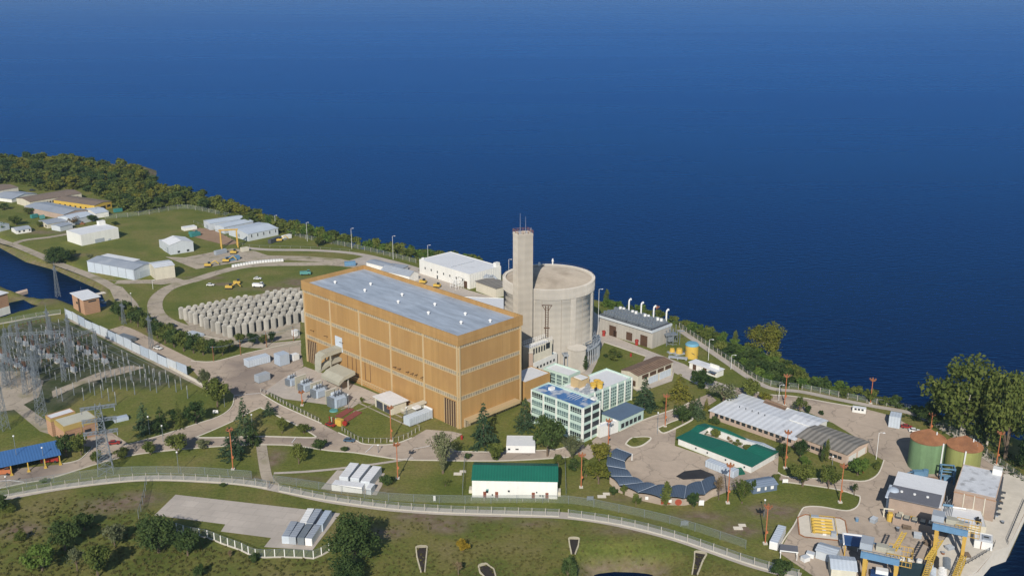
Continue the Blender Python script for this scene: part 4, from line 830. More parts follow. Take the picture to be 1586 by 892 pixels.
for k,(x,y,s) in enumerate(((0,0,1),(3.4,.4,1.1),(7,-.6,.8),(9.4,1,1))): MB().cyl(x,y,0,2.2*s,1.1*s,n=12).cb(x,y,2.2*s,1.4,1.4,.8).build('pump','bright_yellow' if k!=1 else 'wall_cream',yp)
MB().path([Vector((0,0,1)),Vector((3.4,-1.4,.8)),Vector((9,-1.6,.8))],.35,6).build('pipe','bright_yellow',yp); MB().box(-2,11,2,2.4,3,3.4).cb(-1.8,2.2,0,.4,.4,3).cb(10.8,2.2,0,.4,.4,3).build('beam','wall_cream',yp)
t,a,b,h = flat('control_cabin','white control cabin standing by the railed edge of the quay','cabin',(1509.5,836),(1538,841.5),(1513.5,823),850,wall='wall_white',roof='roof_white',par=.25); MB().box(a*.42,a-.6,b*.2,b*.75,h-.2,h+.25).build('roof_unit','grey_paint',t); MB().box(a*.5,a-1.2,b*.42,b*.5,h+.25,h+.5).build('roof_slot','rubber',t); MB().tube((a*.38,-.15,0),(a*.38,-.15,h),.12).build('pipe','rust',t)
def rail_fence(px,label,hgt_=1.1,z=.62,step=2.0,m='dark_steel'):
    pts=resample(pxs(px),step); t=thing('railing',label,'railing',pts[0]); q=MB()
    for p in pts: q.tube(p-pts[0]+Vector((0,0,z)),p-pts[0]+Vector((0,0,z+hgt_)),.07,n=4)
    for zz in (.5,1.1): q.path([p-pts[0]+Vector((0,0,z+zz)) for p in pts],.06,4)
    q.build('rails',m,t); return t
rail_fence([(1586,778),(1559,842),(1562,848)],'dark railing along the outer edge of the quay'); rail_fence([(1494,878),(1512,868),(1538,852),(1541,842)],'grey railing around the recessed quay corner near the white cabin',1.3)
# gantry cranes
def crane(pl,pr_,h,depth,label,jibs):
    A=at(*pl); Bq=at(*pr_); d=(Bq-A).xy; L=d.length; rz=math.atan2(d.y,d.x); t=thing('gantry_crane',label,'crane',A,rz)
    MB().box(-1.4,L+.7,-.8,.0,h-2.0,h).build('girder','blue_paint',t); MB().box(-1.4,L+.7,depth-.2,depth+.6,h-2.0,h).build('girder','blue_paint',t)
    MB().box(-1.4,L+.7,.01,depth-.21,h-.35,h-.02).build('deck','dome_concrete',t)
    for x in (0,L):
        for y in (-.45,depth+.25): MB().add([(x-.4,y-.35,0),(x+.4,y-.35,0),(x+.4,y+.35,0),(x-.4,y+.35,0),(x-.6,y-.4,h-2.0),(x+.6,y-.4,h-2.0),(x+.6,y+.4,h-2.0),(x-.6,y+.4,h-2.0)],[(3,2,1,0),(4,5,6,7),(0,1,5,4),(1,2,6,5),(2,3,7,6),(3,0,4,7)]).build('leg','yellow',t)
        MB().box(x-.5,x+.5,0,depth-.2,.3,1.2).build('bogie_beam','yellow',t); MB().tube((x,-.4,h*.3),(x,depth,h*.72),.2).build('brace','yellow',t)
    MB().box(-2,1.6,.6,depth-.4,h,h+2.3).build('machine_house','grey_paint',t); mq=MB(); mq.cb(L*.45,depth*.5,h,3,2.4,1.6); mq.cyl(L*.6,depth*.5,h,h+1.4,1.0,n=12); mq.cb(L*.76,depth*.45,h,2,2,1.1); mq.build('trolley','equip_beige',t)
    ra=MB(); 
    for x in np.arange(L-3,L+4.5,1.1):
        for y in (0,depth): ra.tube((x,y,h-2.2),(x,y,h+1.1),.09,n=4)
    for z in (h-2.2,h-.6,h+1.1): ra.tube((L-3,0,z),(L+4,0,z),.12,n=4); ra.tube((L-3,depth,z),(L+4,depth,z),.12,n=4); ra.tube((L+4,0,z),(L+4,depth,z),.12,n=4)
    ra.build('access_platform','yellow',t); r2=MB(); r2.path([Vector((-2.4,-.9,h+1)),Vector((L,-.9,h+1))],.06,4)
    for x in np.arange(-2.4,L,1.6): r2.tube((x,-.9,h),(x,-.9,h+1),.05,n=4)
    r2.build('railing','steel',t)
    for (x,y,x2,y2,z2) in jibs:
        j=MB()
        for s in (-.6,.6): j.tube((x+s,y,h),(x2+s,y2,z2),.25,n=4)
        v0=Vector((x,y,h)); v1=Vector((x2,y2,z2))
        for k in range(8): p=v0.lerp(v1,k/8); q_=v0.lerp(v1,(k+1)/8); j.tube(p+Vector((-.6,0,0)),q_+Vector((.6,0,0)),.12,n=4)
        j.build('jib','bright_yellow',t)
    return t
crane((1336,901),(1384,912),10.5,6.0,'blue girder gantry crane with two raised yellow jibs at the bottom edge',[(7.5,4,9.5,13,12.5),(17,3,20,13,12.5)])
crane((1446,858),(1489,868),11.0,5.0,'blue girder gantry crane standing in front of the white-roofed annex',[])
def runway(p,q,label):
    A=at(*p); d=at(*q)-A; L=d.length; t=thing('lattice_beam',label,'beam',A,math.atan2(d.y,d.x)); mb=MB()
    for y in (-.8,.8):
        for z in (1.0,2.6): mb.tube((0,y,z),(L,y,z),.16,n=4)
        k=0
        while k<L-1.5: mb.tube((k,y,1.0),(k+1.5,y,2.6),.12,n=4); mb.tube((k+1.5,y,2.6),(min(k+3,L),y,1.0),.12,n=4); k+=3
    for x in np.arange(0,L,1.2): mb.tube((x,-.8,2.6),(x,.8,2.6),.12,n=4); mb.tube((x,-.8,2.6),(min(x+1.2,L),.8,2.6),.08,n=4)
    for x in (0,L/2,L):
        for y in (-.8,.8): mb.tube((x,y,0),(x,y,1),.18,n=4)
    mb.build('truss','bright_yellow',t); return t
runway((1430,908),(1446,860),'yellow lattice runway beam left of the grey screens'); runway((1476,908),(1491,871),'yellow lattice runway beam beside the quay railing')
dsk=thing('dark_cover','dark green panel cover lying between the two cranes','cover',at(1416,905),R(-14)); MB().box(-4,4,-2,10.5,.2,1.4).build('panel',mat('dark_green',(.03,.055,.06),.6,.2,.3),dsk); MB().box(4,5.2,-2,10.5,.2,1.7).build('edge','grey_paint',dsk)
for k in range(3): MB().cyl(-2.5+k*2.6,12,0,1.8,.9,n=12).build('drum','wall_white',dsk)
ms=thing('debris_screens','stack of curved grey trash screens lying by the quay','screens',at(1454,886),R(68))
for i,(x,y,c) in enumerate(((4,1.2,'rubber'),(4.6,-2.2,'steel'),(-1,2,'sheet_pale'),(-2,-1,'white_paint'))):
    q=MB(); 
    for k in range(8):
        an=math.pi*k/8; an2=math.pi*(k+1)/8; q.add([(x-3.6,y+1.3*math.cos(an),1.3*math.sin(an)),(x+3.4,y+1.3*math.cos(an),1.3*math.sin(an)),(x+3.4,y+1.3*math.cos(an2),1.3*math.sin(an2)),(x-3.6,y+1.3*math.cos(an2),1.3*math.sin(an2))],[(0,1,2,3)])
    for xx in np.arange(x-3.4,x+3.5,.85): q.path([Vector((xx,y+1.38*math.cos(math.pi*k/6),1.38*math.sin(math.pi*k/6))) for k in range(7)],.09,4)
    q.build('screen',c,ms)
tk=thing('work_boat','dark blue and white workboat on blocks under the left crane','boat',at(1369,896),R(-20)); MB().prism([(-4,-1.4),(3,-1.4),(5.2,0),(3,1.4),(-4,1.4)],.4,1.9).build('hull',mat('navy',(.02,.05,.14),.4,.1,.3),tk); MB().box(-2.6,1,-1,1,1.9,3.2).build('cabin','white_paint',tk)
t,a,b,h = gable('grey_shed','long grey shed left of the blue canopy at the lower right','shed',(1264,851),(1294,860),(1272,840),h=3.0,rise=.7,wall='wall_pale',roof='roof_pale',axis='x')
t,a,b,h = gable('grey_shed','larger pale grey shed at the bottom edge beside the left crane','shed',(1288,880),(1327,884),(1292,860),h=4.0,rise=1.0,wall='wall_cream',roof='sheet_pale',axis='x')
cv=thing('blue_canopy','blue canopy with a white rim on yellow posts beside the left crane','canopy',at(1306,862),R(-14)); MB().box(0,6.4,0,6,4.2,4.6).build('roof',mat('navy_roof',(.03,.08,.2),.5,.1,.3),cv); MB().box(-.4,6.6,6,6.5,4.2,5).box(-.4,0,0,6,4.2,5).build('rim','white_paint',cv)
for x,y in ((.3,.3),(6,.3),(.3,5.7),(6,5.7)): MB().cb(x,y,0,.35,.35,4.2).build('post','yellow',cv)
sl=thing('shelter','open shelter with a dark flat roof on white posts near the fence','shelter',at(1208.5,864.6),R(-13)); MB().box(-.2,5.2,-.2,3.6,2.9,3.15).build('roof','roof_dark',sl); MB().box(-.3,5.3,-.35,-.21,2.85,3.2).build('rim','white_paint',sl)
for x,y in ((0,0),(5,0),(0,3.4),(5,3.4)): MB().cb(x,y,0,.2,.2,2.9).build('post','white_paint',sl)
# yellow skid
sk=thing('valve_skid','yellow tubular valve skid on a low rounded concrete plinth','machine',at(1275,818),R(-12))
MB().prism([(-8,-6),(-6.5,-7.5),(6,-7.5),(7.5,-6),(7.5,6),(6,7.5),(-5.5,7.5),(-8,5)],-.2,.32).build('plinth','concrete',sk); rim_=MB(); rr_=[Vector(p+(.4,)) for p in [(-8,-6),(-6.5,-7.5),(6,-7.5),(7.5,-6),(7.5,6),(6,7.5),(-5.5,7.5),(-8,5),(-8,-6)]]; rim_.path(rr_,.22,5); rim_.build('rim','rust',sk)
for k in range(5): MB().cyl(-3.2,-4+k*2,.3,1.3,.5,n=8).tube((-3.2,-4+k*2,1),(3,-4+k*2,1),.45,n=8).build('pipe','bright_yellow',sk)
MB().box(-.6,.6,-5,5.4,.3,.9).build('header','white_paint',sk); MB().cb(-2.5,5,.3,2.5,1.4,1.4).build('cabinet','grey_paint',sk); MB().cb(2.8,-5,.3,1.6,1.6,1.6).build('cabinet','grey_paint',sk); MB().path([Vector((-4,-5.6,1.4)),Vector((4,-5.6,1.4)),Vector((4,6,1.4)),Vector((-4,6,1.4)),Vector((-4,-5.6,1.4))],.12,4).build('railing','bright_yellow',sk)
# curved carport: nine roof sections on a brick back wall
outer=[(955,694),(941,706),(939,721),(945,737),(959,751),(988,762),(1024,770),(1060,771),(1092,765),(1112,753)]; inner=[(979,703),(967,714),(969,726),(979,738),(997,747),(1016,751),(1040,753),(1063,752),(1086,745),(1106,737)]
CT=at(1010,740); cp=thing('curved_carport','curved carport of slate-blue roof sections with a decorated brick back wall','carport',CT)
zo,zi=3.0,2.6
for k in range(9):
    A,Bq,Cc,D=[at(*p,z)-CT for p,z in ((outer[k],zo),(outer[k+1],zo),(inner[k+1],zi),(inner[k],zi))]; q=MB(); n=6
    ctr=(A+Bq+Cc+D)/4
    A,Bq,Cc,D=[ctr+(p-ctr)*.998 for p in (A,Bq,Cc,D)]
    vs=[]
    for i in range(n+1):
        s=i/n; bump=.65*(1-(2*s-1)**2)**.8
        for u_,v_ in ((A,Bq),(D,Cc)):
            p=u_.lerp(v_,s); vs.append(p+Vector((0,0,bump)))
    vs+= [v-Vector((0,0,.18)) for v in vs]; m_=2*(n+1); fs=[]
    for i in range(n): fs+=[(2*i,2*i+2,2*i+3,2*i+1),(m_+2*i,m_+2*i+1,m_+2*i+3,m_+2*i+2),(2*i,m_+2*i,m_+2*i+2,2*i+2),(2*i+1,2*i+3,m_+2*i+3,m_+2*i+1)]
    fs+=[(0,1,m_+1,m_),(2*n,m_+2*n,m_+2*n+1,2*n+1)]
    q.add(vs,fs).build('roof_section','slate_blue',cp)
    MB().tube(A+Vector((0,0,.12)),D+Vector((0,0,.12)),.09,n=5).build('gutter','cool_grey',cp)
    gA,gB=at(*outer[k],zo)-CT,at(*outer[k+1],zo)-CT; gA.z=gB.z=0
    for g in (at(*inner[k],zi)-CT,): MB().cb(g.x,g.y,0,.3,.3,2.7).build('post','white_paint',cp)
    if k>=3:
        wq=MB(); ribbon(wq,[gA+Vector((0,.35,0)),gB+Vector((0,.35,0))],.3,0,2.3); wl_=wq.build('back_wall',mat('wall_brown',(.33,.27,.215),.9,.15,.4),cp)
        if k in (5,6,7): c_=gA.lerp(gB,.5); MB().cb(c_.x-.9,c_.y-.02,1.2,1.1,.2,1.1).build('wall_sign','white_paint',wl_)
        if k==6: 
            w2=MB(); w2.cb(gA.lerp(gB,.2).x,gA.lerp(gB,.2).y+.0,.5,3.2,.24,1.5); w2.build('mural',mat('mural_red',(.34,.07,.035),.8,.2,.4),wl_); c3=gA.lerp(gB,.75); d3=MB(); d3.add([(c3.x+1.2*math.cos(x*.3927),c3.y-.12,1.4+1.2*math.sin(x*.3927)) for x in range(16)],[tuple(range(16))]); d3.build('round_mural','mural_red',wl_)
# green-roofed white hall by the front fence
t,a,b,h = gable('green_roof_hall','white hall with a dark green pitched roof by the front fence','hall',(731,743),(863.5,745.5),(734,716),770,rise=2.4,wall='wall_white',roof='roof_green',axis='x',over=.25)
wins(t,'S',[(a*.13,0,1.1,2.4),(a*.27,0,1.1,2.4),(a*.70,0,1.1,2.4),(a*.86,0,1.1,2.4)],a,b,mat('door_brown',(.22,.07,.04),.7,.1,.3),name='door'); wins(t,'S',[(a*.16,1.9,.9,1.0),(a*.23,.8,.5,.7),(a*.42,2.4,.7,.7),(a*.79,.9,.5,.6),(a*.82,.9,.5,.6),(a*.75,2.2,.5,.5)],a,b,'dark_glass'); wins(t,'S',[(a*.165,2.5,.9,.9)],a,b,'copper_green',name='notice'); MB().box(-1.4,-.02,3,6,0,1.2).build('side_block','wall_cream',t); MB().box(a+.02,a+1.2,2,5,0,1.6).build('side_block','wall_cream',t)
# caravan
t,a,b,h = flat('caravan','long white caravan with rounded roof between two trees on the lawn','caravan',(784,690),(829,690.5),(783,674),h=3.0,wall='white_paint',roof='roof_white',par=.15); wins(t,'S',[(a*.32,1.3,1.2,.5),(a*.06,1.2,.9,.7)],a,b); 
# white modular units on pad
def container(p,q,wd,hh,m,label,cat='container',name='container',group=None,z=.0,roofm=None):
    """box unit: p,q photo bearings of one long base edge; wd > 0 grows to the left of p->q"""
    A=at(*p); d=at(*q)-A; L=d.length; t=thing(name,label,cat,A+Vector((0,0,z)),math.atan2(d.y,d.x),group); y0,y1=(0,wd) if wd>0 else (wd,0)
    MB().box(0,L,y0,y1,.2,hh).build('body',m,t); r=MB()
    n=max(2,int(L/1.5))
    for k in range(n): r.box(L*k/n+.05,L*(k+1)/n-.05,y0+.08,y1-.08,hh,hh+.06)
    r.box(.0,L,y0,y0+.07,hh,hh+.09); r.build('roof',roofm or m,t); MB().box(-.07,0,y0+.15,y1-.15,.3,hh-.2).build('door',m,t); MB().box(.1,.5,y0+.1,y1-.1,-.05,.2).box(L-.5,L-.1,y0+.1,y1-.1,-.05,.2).build('skid','dark_steel',t)
    return t
for k,(p,q) in enumerate((((526,750),(543,728)),((543,752),(561,730)),((559,757),(578,733)))): container(p,q,-3.4,3.2,'wall_pale',['white equipment module with a ribbed roof, left of three parallel units','white equipment module with a small roof hatch, middle of three parallel units','white equipment module nearest the round bush, right of three parallel units'][k],'module','module',roofm='roof_white')
container((514,760),(561,765),3.6,2.6,'white_paint','long white equipment module lying across the front of the pad','module','module',roofm='roof_white'); container((567,766),(575,767),4,2.6,'wall_pale','short white equipment module at the front right of the pad','module','module',roofm='roof_white')
for k,(p,q,m,l) in enumerate([((464.5,820),(477,798),'white_paint','white container left in the back row on the field pad'),((475,821),(489,798.5),'grey_paint','dark grey container in the middle of the back row on the field pad'),((490,823),(504,801),'cool_grey','grey container with a roof hatch, right in the back row'),((437,842),(451,818),'sheet_pale','pale grey container leftmost in the front row on the field pad'),((448,843),(463,820),'grey_paint','blue-grey container second from left in the front row'),((461,844),(475,822),'galv','dull green-grey container third from left in the front row'),((473,845),(488,823),'white_paint','white ended container rightmost in the front row on the pad')]): container(p,q,-2.35,2.8,m,l,group='containers on the field pad',roofm='roof_grey' if k in (1,3,4,6) else None)
container((1191,850),(1204.5,824),-2.6,2.9,'white_paint','long white container beside the tall orange mast at the yard edge',roofm='sheet_pale')
container((1092,723),(1136,741),3.2,2.7,'sheet_pale','long pale grey trailer parked in front of the green-roofed block','trailer','trailer'); ob_=MB().sheet([tuple((at(x,y)-at(1146,730))[:2]) for x,y in ((1139,727),(1148,726),(1154,735),(1141,737))],.3); go=MB().prism([tuple((at(x,y)-at(1146,730))[:2]) for x,y in ((1139,727),(1148,726),(1154,735),(1141,737))],.22,.7).build('tarpaulin','roof_green'); go.location=at(1146,730); tag(go,'green tarpaulin heap at the end of the pale trailer','tarpaulin')
t,a,b,h=flat('site_cabin','white cabin with three dark windows on the lakeside verge','cabin',(1320.5,631),(1341.5,634),(1321.5,627.5),638,wall='wall_white',roof='roof_white',par=.1); wins(t,'S',[(a*.15,1.2,.9,.8),(a*.4,1.2,.9,.8),(a*.66,1.2,.9,.8)],a,b)
t,a,b,h=flat('metal_hut','tall grey metal hut in the corner of the beige yard','hut',(1377.5,644),(1395,647),(1384,637),661,wall='sheet_pale',roof='sheet_pale',par=.1)
# ================================================================ WEST SIDE
t,a,b,h=flat('white_store','large plain white store with a flat roof left of the green meadow','hall',(125,364),(183,352.5),(97,358),381,wall='wall_white',roof='roof_white',par=.2); MB().box(a-5,a-.3,b-3.5,b-.3,h-.1,h+2.6).build('roof_cabin','wall_white',t); wins(t,'S',[(a*.35,0,a*.25,2.6),(a*.7,0,2,1)],a,b,'grey_paint',name='door')
t,a,b,h=gable('colonnade_block','long cream block with a brown roof and a row of tall windows','building',(46,313),(126,299.5),(22,307.5),322,rise=1.2,wall='wall_cream',roof='roof_tile_far',axis='x'); wins(t,'S',[(2+k*(a-4)/17,1.2,(a-4)/17*.55,h-3) for k in range(17)],a,b,d=.1)
t,a,b,h=gable('yellow_block','yellow block with a brown roof at the edge of the wood','building',(146,318.5),(172.5,312),(110,303.5),329,rise=1,wall='bright_yellow',roof='roof_tile_far',axis='y'); wins(t,'W',[(3+k*(b-5)/7,1.6,1.8,1.4) for k in range(7)],a,b); wins(t,'S',[(a*.35,.5,a*.28,h-2.5),(a*.72,1.6,a*.2,1.8),(a*.08,1.6,a*.16,1.8)],a,b)
t,a,b,h=gable('grey_hall','grey-roofed hall with a red brick foot among the far sheds','hall',(99,332.5),(134,325),(78,312),341,rise=1.4,wall='brick_pale',roof='roof_grey',axis='y')
t,a,b,h=gable('pale_shed','pale shed joined to the front of the grey-roofed hall','shed',(112,340.5),(145,333),(99,334),h=4.4,rise=1.5,wall='wall_pale',roof='sheet_pale',axis='x')
t,a,b,h=gable('pale_shed','small white shed between the yellow block and the meadow fence','shed',(148,331),(168,328),(143,322),h=3.6,rise=1,wall='wall_white',roof='sheet_pale',axis='x')
t,a,b,h=gable('grey_roof_shed','low grey-roofed shed with white end wall beside the rusty scrap','shed',(73,347.5),(103,342.5),(64,341.5),354,rise=.8,wall='wall_cream',roof='roof_grey',axis='x'); wins(t,'W',[(1.5,.6,2,1.6)],a,b)
t,a,b,h=gable('grey_roof_shed','smaller grey shed stepped in front of the low grey-roofed shed','shed',(93,351.5),(112,347),(83,348),h=3.4,rise=.6,wall='wall_pale',roof='roof_grey',axis='x')
t,a,b,h=gable('white_cottage','low white cottage with a blue-grey roof near the canal road','building',(25,357.5),(48,354),(17,353),363,rise=1,wall='wall_white',roof='roof_grey',axis='x'); wins(t,'S',[(a*.15,1,1.3,1.2),(a*.45,1,1.3,1.2),(a*.85,1,1.0,1.2)],a,b)
t,a,b,h=gable('arched_hall','white hall with a broad curved grey roof at the left edge','hall',(18,309),(57,300),(-2,300),314,rise=2.0,wall='wall_white',roof='roof_grey',axis='y')
t,a,b,h=gable('brown_roof_hall','brown-roofed hall at the left edge behind the curved roof','hall',(-4,296),(28,290),(-20,290),h=6,rise=1,wall='wall_cream',roof='roof_tile_far',axis='x')
t,a,b,h=gable('edge_shed','pale grey-roofed shed cut off by the left edge','shed',(-8,352),(14,347),(-14,335),h=4,rise=1.2,wall='wall_pale',roof='sheet_pale',axis='y')
for i,(A,Bq,C,by,l) in enumerate([((325,346.5),(379,338.5),(312.5,342),357,'pale blue-grey warehouse farthest back of three in a row'),((347,352.5),(392,343),(335,348),362.5,'pale warehouse with a dark valley gutter in the middle of three'),((384,363),(430.5,353.5),(357,353),374,'pale warehouse with narrow dark windows nearest of three')]):
    t,a,b,h=gable('warehouse',l,'warehouse',A,Bq,C,by,rise=1.3 if i==2 else .9,wall='wall_pale',roof='sheet_pale',axis='x',group='row of pale warehouses'); 
    if i==2: wins(t,'S',[(a*(.1+.2*k),h*.45,.7,h*.4) for k in range(5)],a,b); wins(t,'W',[(b*.45,h*.2,.9,2.2)],a,b)
    else: wins(t,'W',[(b*.3,0,b*.3,h*.6)],a,b,'grey_paint',name='door')
t,a,b,h=gable('white_workshop','white gabled workshop with a grey lean-to by the gravel yard','workshop',(263,380),(299,374.5),(237,374.5),395,rise=2,wall='wall_pale',roof='roof_white',axis='y'); wins(t,'W',[(b*.25,0,3,4),(b*.62,1,1,1.2)],a,b,'grey_paint',name='door'); wins(t,'S',[(a*.3,.6,1.6,1.4),(a*.7,.6,1.6,1.4)],a,b); MB().box(.5,a*.5,b,b+8,-.2,h*.8).build('lean_to','wall_pale',t)
t,a,b,h=gable('long_warehouse','long pale blue warehouse with white and grey roof strips beside the service road','warehouse',(207,418),(239,408),(157,398),434,rise=1.2,wall='sheet_pale',roof='roof_grey',axis='y'); wins(t,'S',[(a*.25,0,a*.5,h*.65)],a,b,'cool_grey',name='door')
for k in range(6): MB().box(-.08,.02,b*k/6+.1,b*k/6+.5,0,h-.1).build('pilaster','grey_paint',t)
MB().box(a*.52,a+.2,b*.3,b+.2,h+.75,h+.95).build('white_roof_strip','roof_white',t)
t,a,b,h=gable('cream_extension','cream extension with a striped white roof at the end of the long warehouse','warehouse',(239.5,415),(270,410.5),(229,407.5),434,rise=.8,wall='wall_cream',roof='workshop_roof',axis='x')
t,a,b,h=flat('white_container_house','small white container house on the meadow edge','cabin',(285,353.5),(305,350.5),(281,351),358,wall='wall_white',roof='roof_white',par=.1)
# pump house on the canal and left brick house
t,a,b,h=flat('pump_house','brick pump house with a pale slab roof at the canal head','pump house',(129,464),(153,459),(94,457),488,wall='brick',roof='roof_white',over=.8); MB().box(-.2,.1,b*.35,b*.5,0,h-.5).build('ladder_panel','dark_wood',t); wins(t,'W',[(b*.55,h*.45,2.2,1.2)],a,b); wins(t,'S',[(a*.3,h*.75,a*.5,.8)],a,b); MB().box(a*.6,a+6,b*.3,b*.5,h-.7,h-.4).build('beam','concrete',t)
t,a,b,h=flat('brick_house','brick house with a white base cut off by the left edge','building',(-6,458),(11,453),(-40,450),490,wall='brick',roof='roof_white',over=.6); MB().box(-.1,a+.12,-.12,b,-.2,h*.35).build('base','wall_white',t)
MB_=MB().prism([p[:2] for p in pxs([(24,453),(42,448),(43,451),(26,456)],-3.5)],-7,-3.2); jt=MB_.build('concrete_spit','brick_pale'); tag(jt,'short concrete spit reaching into the canal','jetty')
# control house
t,a,b,h=flat('control_house','brick control house with yellow parapet and pale roof by the switchyard','building',(98,661),(149.5,646),(84,650),689,wall='brick',roof=mat('roof_cream',(.52,.50,.40),.8,.1,.2),par=1.6)
MB().box(-.12,a+.12,-.12,b+.12,h-2.0,h+.05).build('parapet',mat('parapet_yellow',(.42,.30,.10),.8,.08,.2),t); MB().box(.3,a-.3,.3,b-.3,h+.06,h+.12).build('roof_sheet','roof_cream',t)
for x in (.0,a*.5,a-.3): MB().box(x,x+.3,-.16,0,0,h-2).build('pilaster','parapet_yellow',t)
wins(t,'S',[(a*.1,h*.35,a*.2,1.2),(a*.6,h*.35,a*.2,1.2)],a,b)
t,a,b,h=flat('control_annex','lower brick annex with a white roof behind the control house','building',(78,648),(116,636.5),(70,643),676,wall='brick',roof='roof_white',par=.3); MB().box(-.1,a+.1,-.1,b+.1,h-1.6,h-.35).build('parapet','parapet_yellow',t)
t,a,b,h=flat('kiosk','small grey kiosk on the grass right of the control house','hut',(177,650),(199,645),(174,646),655,wall='cool_grey',roof='cool_grey',par=.05)
# fire shed with blue roof
o,rz,a,b,h=frame((-40,731),(92.5,703),(-45,712),h=4.2); t=thing('fire_shed','open-fronted shed with a bright blue metal roof at the left edge','shed',o,rz)
MB().add([(-1,-.6,h),(a+.4,-.6,h),(a+.4,b,h+.9),(-1,b,h+.9),(-1,-.6,h-.18),(a+.4,-.6,h-.18),(a+.4,b,h+.72),(-1,b,h+.72)],[(0,1,2,3),(7,6,5,4),(0,4,5,1),(1,5,6,2),(2,6,7,3),(3,7,4,0)]).build('roof','shed_blue',t); MB().box(0,a,b-.3,b-.05,-.2,h+.6).box(a-.3,a-.05,b*.3,b-.31,-.2,h+.2).build('wall','dark_wood',t)
for k in range(6): MB().cb(a*k/5-(.3 if k==5 else -.3),0,0,.35,.35,h-.1).cb(a*k/5-(.3 if k==5 else -.3),-.4,0,1.0,1.0,.5).build('post','bright_yellow',t)
# cars and trucks
def wheel_set(t,L,W,r,xs):
    for x in xs:
        for y in (-W/2+.1,W/2-.1): 
            w_=MB().tube((x,y-.13,r),(x,y+.13,r),r,n=12).build('wheel','rubber',t)
def car(px,py,deg,m,label,z=.2,kind='car'):
    t=thing('parked_'+kind if kind!='fire_truck' else 'fire_truck',label,kind.replace('_',' '),at(px,py)+Vector((0,0,z)),R(deg)); L,W=(4.4,1.8) if kind=='car' else (6.5,2.4)
    if kind=='car':
        prof=[(-2.2,.35),(2.2,.35),(2.25,.75),(1.2,.95),(-2.0,1.0),(-2.2,.8)]; cab=[(-1.7,.97),(.95,.95),(.35,1.45),(-1.25,1.48)]
    else:
        prof=[(-3.2,.6),(3.2,.6),(3.25,1.3),(3.1,2.2),(-3.2,2.2)]; cab=[(1.2,2.2),(3.0,2.2),(2.6,2.9),(1.3,2.9)]
    def ext(pr,w2): 
        n=len(pr); return MB().add([(x,-w2,z_) for x,z_ in pr]+[(x,w2,z_) for x,z_ in pr],[tuple(range(n)),tuple(range(2*n-1,n-1,-1))]+[((i+1)%n,i,n+i,n+(i+1)%n) for i in range(n)])
    ext(prof,W/2).build('body',m,t); ext(cab,W/2-.12).build('cabin','dark_glass',t); cx_=[c for c in cab[2:]]
    MB().box(min(c[0] for c in cx_)-.02,max(c[0] for c in cx_)+.02,-W/2+.14,W/2-.14,cab[2][1]-.02,cab[2][1]+.05).build('cabin_roof',m,t); wheel_set(t,L,W,.34 if kind=='car' else .5,(-1.35,1.35) if kind=='car' else (-2,2))
    return t
car(268,506,-25,'car_dark','dark car parked by the loop road below the silos'); car(541,684,-8,'car_blue','teal blue car driving past the transformer yard fence'); car(1416,669,-10,'white_paint','white car parked near the grey metal hut'); car(245,541,-28,'white_paint','white pickup car behind the pale panel wall'); car(237,497,-30,'car_blue','dark blue car at the bend of the loop road'); car(177,688,14,'red','red car parked under the nearest pylon'); car(78,716,12,'red','red fire truck parked under the blue-roofed shed',kind='fire_truck'); car(4,735,12,'orange','orange vehicle half inside the blue-roofed shed',kind='fire_truck')
car(512,660,-30,'red','red car standing at the transformer yard corner'); car(400,445,-6,'white_paint','white tanker truck on the bare earth beyond the silos',kind='truck'); car(399,433,0,'white_paint','small white truck on the grass beyond the silos'); car(473,426,10,'copper_green','green truck on the grass near the hall roof',kind='truck'); car(326,443,0,'white_paint','white and green van on the grass above the silos'); car(1404,663,-15,'red','low red boat-shaped car behind the white car near the tanks'); car(160,470,-40,'car_silver','pale car parked at the canal ramp')
car(948,735,60,'white_paint','white car showing under the left end of the carport'); car(50,296,10,'car_dark','dark car parked behind the curved grey roof'); car(300,364,10,'teal_paint','teal truck in the earth yard near the warehouses',kind='truck')
# yellow machines
def machine(px,py,deg,label,m='bright_yellow',arm=True):
    t=thing('digger',label,'machine',at(px,py),R(deg)); MB().box(-2,2,-1.2,1.2,.8,2.0).build('body',m,t); MB().box(.2,1.6,-.8,.2,2.0,3.2).build('cab','dark_glass',t); 
    if arm: MB().path([Vector((1.6,.4,1.8)),Vector((4.6,.4,3.6)),Vector((6.6,.4,1.4))],.3,5).build('arm',m,t)
    MB().box(-2,2,-1.5,-1.0,.0,.8).box(-2,2,1.0,1.5,0,.8).build('track','rubber',t); return t
machine(355,447,0,'yellow excavator on the grass above the concrete silos'); machine(367,440,10,'small yellow loader behind the excavator',arm=False); machine(322,413,10,'yellow and white crane truck at the edge of the gravel yard'); machine(350,406,8,'long yellow machine beside the blue container'); machine(432,374,15,'yellow loader beside the pale perimeter track'); machine(362,393,0,'yellow machine under the gantry frame',arm=False)
for p,q,m,l in [((352,406),(372,402),'blue_paint','blue container beside the yellow machine in the gravel yard'),((534,413),(551,412),'blue_paint','bright blue container near the back of the turbine hall roof'),((297,368),(311,365),'teal_paint','teal container in the earth yard'),((335,396),(352,392),'grey_paint','dark grey stacked container near the gantry frame'),((375,391),(386,389),'wall_cream','cream container right of the gantry frame'),((50,339),(60,337),'teal_paint','green container among the far sheds, left of the scrap'),((63,340),(70,339),'copper_green','smaller green container among the far sheds'),((178,330),(190,328),'teal_paint','green container at the corner of the meadow fence'),((128,343),(148,340),'wall_cream','long cream container behind the plain white store'),((420,378),(436,372),'dark_steel','dark flat container beside the perimeter track'),((440,372),(452,369),'white_paint','white container near the lakeside bend of the track')]: container(p,q,2.6,2.7,m,l)
